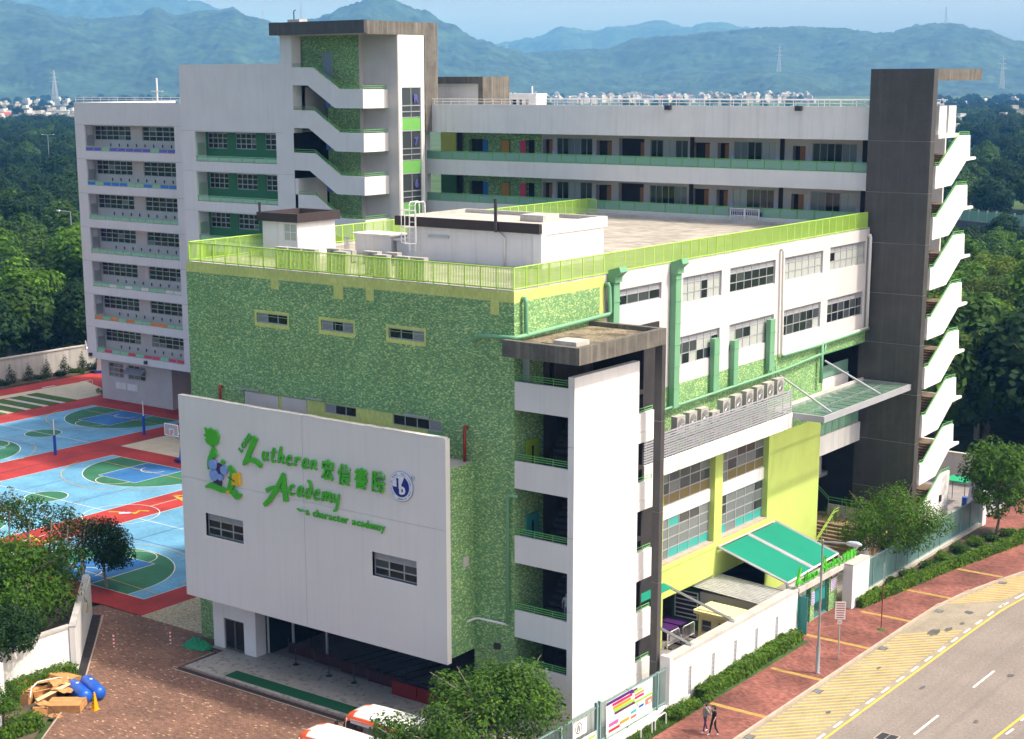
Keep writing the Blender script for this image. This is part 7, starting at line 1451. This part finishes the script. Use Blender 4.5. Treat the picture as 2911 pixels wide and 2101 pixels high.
# ------------------------------------------------------------------ minibuses
ORANGE = plain('bus_orange', (236, 92, 24), .3); BUSW = mk('bus_white', (.80, .79, .74), .35, .04, 1., spec=.5)
def minibus(label, x, y):
    t = thing('minibus', label, 'minibus', (x, y, 0), 'parked minibuses'); ORG[t.name] = (0, 0, 0); L = 6.6
    st = [(0.0, .72, 1.95, .9), (.12, .92, 2.2, .6), (.35, 1.0, 2.42, .45), (.8, 1.03, 2.53, .4), (1.6, 1.04, 2.57, .4), (3.2, 1.04, 2.58, .4), (5.2, 1.04, 2.57, .4), (6.2, 1.02, 2.5, .45), (6.55, .95, 2.3, .6)]
    # roof shell
    m = MB(); nv = 17; rows = []
    for (sx_, w, zt, _) in st:
        for k in range(nv):
            v = -1+2*k/(nv-1); m.v.append((sx_, w*math.copysign(abs(v)**.92, v) if v else 0, zt-.03*v*v-.34*max(0, abs(v)-.62)**2/.1444*1.0))
    idx = []
    for i in range(len(st)-1):
        for k in range(nv-1):
            a = i*nv+k; m.f.append((a, a+nv, a+nv+1, a+1)); cx = (st[i][0]+st[i+1][0])/2; v = abs(-1+2*(k+.5)/(nv-1)); idx.append(1 if (v > .82 or cx < .5+.55*v**2) else 0)
    o = m.part('roof', [BUSW, ORANGE], t, True)
    for p, q in zip(o.data.polygons, idx): p.material_index = q
    body = MB()
    for y0 in (-1, 1):
        yw = 1.04*y0; ys = .9*1.09*y0
        body.quad((.25, yw, .35), (6.5, yw, .35), (6.5, yw, 1.35), (.25, yw, 1.35)); body.quad((.7, yw*.985, 2.02), (6.4, yw*.985, 2.02), (6.4, yw*.98, 2.26), (.7, yw*.98, 2.26))
    body.quad((6.55, -1.0, .35), (6.55, 1.0, .35), (6.55, 1.0, 2.3), (6.55, -1.0, 2.3)); body.quad((.0, -.95, .4), (.0, .95, .4), (-.02, .95, 1.15), (-.02, -.95, 1.15))
    for y0 in (-1, 1): body.quad((.0, .95*y0, .4), (.25, 1.04*y0, .35), (.25, 1.04*y0, 1.35), (-.02, .95*y0, 1.15))
    body.box(.1, 6.5, -1, 1, .3, .36); body.part('body', BUSW, t)
    MB().quad((-.02, -.93, 1.16), (-.02, .93, 1.16), (.10, .84, 1.98), (.10, -.84, 1.98)).part('windscreen', GL_D, t)
    for y0 in (-1, 1):
        MB().quad((.0, .95*y0, 1.16), (.28, 1.035*y0, 1.36), (.36, .98*y0, 2.1), (.12, .86*y0, 1.98)).part('quarter_light', GL_D, t)
        for a in range(5): x0 = .32+1.23*a; MB().quad((x0+.04, 1.036*y0, 1.37), (x0+1.18, 1.036*y0, 1.37), (x0+1.18, 1.02*y0, 2.02), (x0+.04, 1.02*y0, 2.02)).part('window', GL_D if a != 1 else GL_G, t)
        MB().bar((.30, 1.04*y0, 1.2), (.42, .99*y0, 2.2), .06).part('pillar', BUSW, t); MB().box(.25, 6.45, 1.045*y0-.005, 1.045*y0+.005, .95, 1.18).part('stripe', ORANGE, t)
        for wx in (1.0, 5.2):
            wh = MB().prism([(wx+.36*math.cos(2*math.pi*k/20), .36+.36*math.sin(2*math.pi*k/20)) for k in range(20)], 'y', y0*.80, y0*1.05).part('wheel', DSTEEL, t); MB().prism([(wx+.2*math.cos(2*math.pi*k/14), .36+.2*math.sin(2*math.pi*k/14)) for k in range(14)], 'y', y0*1.05, y0*1.07).part('rim', STEEL, wh)
        MB().box(-.05, .03, .55*y0-.15, .55*y0+.15, .7, .9).part('headlight', WHITE, t)
        mr = MB(); mr.tube([(.1, .95*y0, 1.9), (-.2, 1.1*y0, 1.95)], .02, 5); mr.box(-.27, -.18, 1.08*y0-.1, 1.08*y0+.1, 1.55, 1.92); mr.part('wing_mirror', DSTEEL, t)
    return t
minibus('white and orange minibus parked nearer the forecourt mat', -5.0, -7.35); minibus('white and orange minibus parked nearest the bottom edge', -5.2, -10.65)
# ------------------------------------------------------------------ hills, village, pylons, haze
HILLM = mk('hill_forest', (.020, .044, .022), .95, .55, .010, fine=.55, bscale=.035)
def lerp_prof(P, az):
    if az <= P[0][0]: return P[0][1]
    for (a, b), (c, d) in zip(P[:-1], P[1:]):
        if a <= az <= c: t = (az-a)/(c-a); t = t*t*(3-2*t); return b+(d-b)*t
    return P[-1][1]
def hill(name, prof, D, Wf, Wb, seed, az0, az1, na=300, nr=64, rough=.2, canopy=9.):
    m = MB(); nb = 16; tot = nr+nb
    for i in range(na+1):
        az = az0+(az1-az0)*i/na; el = math.radians(lerp_prof(prof, az)); Dr = D*(1+.06*noise.noise(Vector((az*.35, seed, 0)))); H = 34.2+Dr*math.tan(el)
        for j in range(tot+1):
            t = j/nr; d = Dr-Wf*(1-t) if t <= 1 else Dr+Wb*(t-1)*nr/nb
            x, y = pol(az, d)
            s = (t*t*(3-2*t))*.55+.45*t if t <= 1 else max(0, 1-((t-1)*nr/nb)**1.5)
            n1 = noise.fractal(Vector((x*.0016+seed, y*.0016, seed)), 1., 2.1, 5); n2 = noise.noise(Vector((x*.035, y*.035, seed))); n3 = noise.noise(Vector((x*.09, y*.09, seed+3)))
            env = math.sin(math.pi*min(1, t)) if t <= 1 else .4
            z = H*s*(1+rough*env*n1*1.6)+(canopy*n2*.7+canopy*.6*n3)*min(1, t*6)-1.0
            m.v.append((x, y, max(-1.2, z)))
    w = tot+1
    for i in range(na):
        for j in range(tot): a = i*w+j; m.f.append((a, a+w, a+w+1, a+1))
    return struct(name, m, HILLM, True)
HL = [(-62, 2.2), (-58, 2.9), (-54.47, 2.86), (-53.62, 2.72), (-52.76, 2.61), (-51.46, 2.18), (-50.73, 2.15), (-49.23, 2.23), (-48.61, 2.49), (-47.87, 2.19), (-47.1, 2.31), (-46.03, 2.43), (-45.27, 2.16), (-44.35, 1.98), (-43.12, 1.56), (-42.2, .94), (-40, .4), (-38, -.3)]
HFL = [(-64, 2.9), (-58, 3.3), (-54.17, 3.15), (-52.75, 2.8), (-50.67, 3.11), (-49.19, 3.05), (-47.24, 2.76), (-46.18, 2.43), (-45.27, 2.09), (-43.73, 1.89), (-42.81, 1.71), (-40, 1.2)]
HC = [(-48, .3), (-46.5, .9), (-45.29, 1.48), (-44.05, 1.83), (-43.11, 2.16), (-42.16, 2.54), (-41.3, 2.81), (-40.44, 2.79), (-39.67, 2.49), (-38.42, 2.0), (-37.48, 1.41), (-36.38, 1.1), (-35.59, .94), (-34.33, .75), (-33.07, .59), (-31, .2), (-29, -.2)]
HR = [(-40, .0), (-38, .4), (-36.85, .69), (-35.59, .99), (-33.24, 1.05), (-31.83, 1.42), (-30.59, 1.49), (-29.05, 1.66), (-27.52, 1.73), (-26.46, 1.78), (-25.26, 1.71), (-23.76, 1.54), (-22.15, 1.82), (-21.43, 1.84), (-20.69, 1.65), (-19.12, 1.22), (-17.25, .91), (-14, 1.1), (-10, .8)]
HFR = [(-42, .8), (-37.64, 1.15), (-35.59, 1.4), (-34.49, 1.67), (-33.71, 1.59), (-32.62, 1.84), (-31.22, 2.03), (-30.14, 1.79), (-29.68, 1.94), (-29.06, 1.96), (-28.44, 1.8), (-27.21, 1.58), (-24, 1.2), (-18, 1.0)]
HLOW = [(-34, -.6), (-31.65, -.26), (-30.56, .04), (-29.63, .14), (-28.71, .26), (-27.47, .18), (-25.95, .24), (-24.44, .08), (-22, -.3), (-19, -.45)]
hill('left_hill', HL, 4700, 1500, 900, 3.1, -62, -38); hill('far_left_hill', HFL, 7200, 1400, 1000, 8.7, -64, -40, 200, 30); hill('cone_hill', HC, 4500, 1100, 900, 5.5, -48, -29, 260); hill('right_hill', HR, 4900, 1300, 900, 2.2, -40, -10, 360); hill('far_right_hill', HFR, 7600, 1200, 900, 6.6, -42, -18, 220, 30); hill('foothill', HLOW, 3900, 450, 500, 9.9, -34, -18, 200, 24, .1)
# village houses
HW = [mk('house_cream', (.44, .41, .36), .85, .08, .2), mk('house_white', (.50, .50, .49), .85, .06, .2), mk('house_pink', (.56, .42, .36), .85, .08, .2), mk('house_grey', (.30, .32, .34), .85, .08, .2)]
HRF = [plain('roof_white', (196, 198, 198), .7), plain('roof_red', (150, 70, 60), .8), plain('roof_blue', (60, 110, 170), .6), plain('roof_grey', (130, 130, 128), .8)]
hp = []
def house_proto(i, w, d, h, wall, roof, style):
    t = thing('village_house', 'x', 'house', (0, 0, -400)); ORG[t.name] = (0, 0, 0)
    MB().box(-w/2, w/2, -d/2, d/2, 0, h).part('wall', wall, t)
    if style == 0: MB().box(-w/2-.3, w/2+.3, -d/2-.3, d/2+.3, h, h+.5).part('roof', roof, t); MB().box(-w*.2, w*.25, -d*.2, d*.3, h+.5, h+2.6).part('roof_room', wall, t)
    elif style == 1: MB().prism([(-w/2-.4, h), (w/2+.4, h), (0, h+w*.22)], 'y', -d/2-.4, d/2+.4).part('roof', roof, t)
    else: MB().prism([(-w/2-.3, h+.1), (w/2+.3, h+.8), (w/2+.3, h+1.0), (-w/2-.3, h+.3)], 'y', -d/2-.3, d/2+.3).part('roof', roof, t)
    wn_ = MB().box(-.65, .65, -.06, .06, -.65, .65).mesh('window', GL_M)
    for f in range(int(h//3)):
        for k in range(3): shared('window', wn_, t, (-w*.32+w*.32*k, -d/2, 1.7+3*f)); shared('window', wn_, t, (w/2, -d*.32+d*.32*k, 1.7+3*f), rot=(0, 0, math.pi/2))
        MB().box(-w*.4, w*.4, -d/2-.9, -d/2, 3*f-.1 if f else 0, 3*f+.08).part('balcony', wall, t)
    hp.append(t)
house_proto(0, 9, 9, 8.6, HW[1], HRF[0], 0); house_proto(1, 10, 8, 8.6, HW[0], HRF[3], 0); house_proto(2, 8, 9, 6, HW[2], HRF[1], 1); house_proto(3, 16, 9, 5, HW[3], HRF[0], 2); house_proto(4, 22, 12, 6, HW[1], HRF[2], 2)
HN = ['white three storey village house with roof room', 'cream village house with flat grey roof', 'small pink walled house with red pitched roof', 'long grey shed with white sloping roof', 'wide white hall with blue sloping roof']
def bare_copy(src, loc, rz, label):
    c = src.copy(); col.objects.link(c); c.location = loc; c.rotation_euler = (0, 0, rz); c['label'] = label
    for ch in src.children:
        if ch.name.startswith(('wall', 'roof')): q = ch.copy(); col.objects.link(q); q.parent = c
    return c
used = set(); rh = random.Random(15)
def village(n, az0, az1, d0, d1, where, grp, z=0.):
    out = []
    for _ in range(n*40):
        if len(out) >= n: break
        az, d = rh.uniform(az0, az1), rh.uniform(d0, d1); x, y = pol(az, d)
        if any((x-a)**2+(y-b)**2 < 13**2 for a, b in out): continue
        out.append((x, y)); k = rh.choices(range(5), (5, 4, 2, 3, 1))[0]; lab = HN[k]+' '+where; rot = rh.choice((0, .4, -.3, .8))+rh.uniform(-.1, .1)
        if k not in used: used.add(k); o = hp[k]; o.location = (x, y, z); o.rotation_euler = (0, 0, rot); o['label'] = lab; o['group'] = grp
        else: o = copy_tree(hp[k], (x, y, z), rot, lab) if d < 1500 else bare_copy(hp[k], (x, y, z), rot, lab); o['group'] = grp
        s = rh.uniform(.9, 1.15); o.scale = (s, s, s*rh.uniform(.85, 1.15))
village(64, -55.0, -51.0, 1190, 1750, 'in the village at the left', 'village houses at the left'); village(40, -55.0, -50.5, 1800, 2700, 'far behind the left village', 'far houses at the left'); village(210, -39, -26, 2450, 3300, 'in the far plain behind the rear wing', 'far houses behind the rear wing'); village(34, -22, -18.5, 900, 2200, 'among the trees at the right', 'houses among trees at the right')
for k in range(5):
    if k not in used: bpy.data.objects.remove(hp[k])
PYL = mk('pylon_steel', (.42, .44, .46), .5, .05, .5, metal=.4); pyl0 = None
def pylon_mesh(H):
    m = MB(); W = lambda z: 4.2*(1-z/H)**1.2+.55; lv = [H*k/9 for k in range(10)]
    for a, b in zip(lv[:-1], lv[1:]):
        p, q = W(a), W(b); A = [(-p, -p, a), (p, -p, a), (p, p, a), (-p, p, a)]; B_ = [(-q, -q, b), (q, -q, b), (q, q, b), (-q, q, b)]
        for i in range(4): j = (i+1) % 4; m.bar(A[i], B_[i], .55); m.bar(A[i], B_[j], .28); m.bar(A[j], B_[i], .28); m.bar(B_[i], B_[j], .28)
    for z, w in ((H*.62, 8.5), (H*.76, 7.), (H*.9, 5.5)):
        for s in (-1, 1): m.bar((0, 0, z+1.2), (s*w, 0, z), .35); m.bar((0, 0, z-.6), (s*w, 0, z), .35)
    return m
for az, d, zb, h, l in ((-52.03, 2900, 6, 50, 'lattice power pylon rising above the left village'), (-44.91, 4950, 205, 42, 'pylon on the left ridge beside the stair canopy'), (-43.61, 4700, 180, 72, 'tall pylon on the ridge right above the stair canopy'), (-27.1, 3900, 52, 62, 'pylon on the foothill behind the rear wing'), (-21.65, 4900, 176, 60, 'pylon on top of the right ridge'), (-19.75, 3300, 15, 62, 'pylon low on the plain at the right edge'), (-36.5, 5200, 100, 50, 'faint pylon in the saddle between the hills')):
    x, y = pol(az, d); t = thing('power_pylon', l, 'pylon', (x, y, zb), 'power pylons'); t.rotation_euler = (0, 0, rnd.uniform(.2, .9)); ORG[t.name] = (0, 0, 0); pylon_mesh(h).part('lattice', PYL, t)
# right hand background
er = thing('elevated_road', 'elevated road edge with green glass noise barrier at the right', 'road bridge', (-84, 298, 0)); A, B_ = Vector((-120, 312, 0)), Vector((-55, 281, 0)); dv = (B_-A); L = dv.length; dv /= L; n_ = Vector((-dv.y, dv.x, 0))
slab4([A, B_, B_+Vector((0, 0, 2.2)), A+Vector((0, 0, 2.2))], .6).part('parapet_wall', mk('dark_bridge_wall', (.10, .09, .085), .9, .2, .5), er)
for k in range(26):
    p, q = A+dv*(L*k/26), A+dv*(L*(k+1)/26); z = Vector((0, 0, 1)); slab4([p+z*2.25+dv*.15, q+z*2.25-dv*.15, q+z*4.6-dv*.15, p+z*4.6+dv*.15], .05).part('barrier_pane', GL_RAIL, er); MB().bar(p+z*2.2, p+z*4.9, .3).part('barrier_post', STEEL, er)
ct = thing('red_container', 'red shipping container below the elevated road', 'container', (-75, 264, 0)); MB().box(-78, -72, 262.5, 265.1, 0, 2.7).part('shell', plain('container_red', (190, 50, 40), .6), ct)
for k in range(12): MB().box(-78+.5*k, -77.8+.5*k, 262.42, 262.5, .1, 2.6).part('rib', MAT['container_red'], ct)
kk = thing('blue_kiosk', 'pale blue and white hut beside the far road', 'hut', (-122, 390, 0)); MB().box(-124.5, -115.5, 388, 393, 0, 5.2).part('wall', plain('hut_blue', (150, 200, 230), .7), kk); MB().box(-125, -115, 387.5, 393.5, 5.2, 5.5).part('roof', WHITE, kk); 
for k in range(4): MB().box(-124+2.2*k, -122.6+2.2*k, 387.93, 388, .8, 2.6).part('window', GL_M, kk)
MB().box(-119, -117, 387.9, 388, 3.4, 4.8).part('sign_panel', YEL, kk)
struct('far_road', strip([(-60, 420), (-120, 436), (-170, 480), (-230, 560), (-300, 700)], 9, -.1), ASPH); struct('far_side_road', strip([(-170, 440), (-130, 462), (-100, 500), (-90, 560)], 7, -.06), ASPH)
for i, (az, d, h, l) in enumerate(((-52.35, 640, 15, 'double armed road lamp above the deep wood'), (-51.75, 300, 11.5, 'single road lamp above the sunlit wood'))):
    x, y = pol(az, d); t = thing('road_lamp', l, 'street lamp', (x, y, 0)); MB().tube([(x, y, 0), (x, y, h)], .09).part('pole', STEEL, t); a = MB(); a.tube([(x-1.6, y-1.1, h+.2), (x, y, h)], .06); 
    if i == 0: a.tube([(x+1.6, y+1.1, h+.2), (x, y, h)], .06)
    a.part('arm', STEEL, t); MB().box(x-2.2, x-1.5, y-1.35, y-1.0, h+.1, h+.3).part('lantern', WHITE, t)
    if i == 0: MB().box(x+1.5, x+2.2, y+1.0, y+1.35, h+.1, h+.3).part('lantern', WHITE, t)
hz = MB().box(-9500, 9500, -9500, 9500, -1.3, 520); ho = hz.part('haze', plain('haze_tmp', (200, 200, 200))); ho['kind'] = 'stuff'; ho['label'] = 'pale blue summer haze over the plain'
hm = bpy.data.materials.new('haze'); hm.use_nodes = True; nt = hm.node_tree; nt.nodes.clear(); o_ = nt.nodes.new('ShaderNodeOutputMaterial'); pv = nt.nodes.new('ShaderNodeVolumePrincipled'); pv.inputs['Color'].default_value = (.13, .42, 1.0, 1); pv.inputs['Absorption Color'].default_value = (1, 1, 1, 1); pv.inputs['Density'].default_value = 1.45e-4; pv.inputs['Anisotropy'].default_value = .0
nt.links.new(pv.outputs[0], o_.inputs['Volume']); ho.data.materials.clear(); ho.data.materials.append(hm)
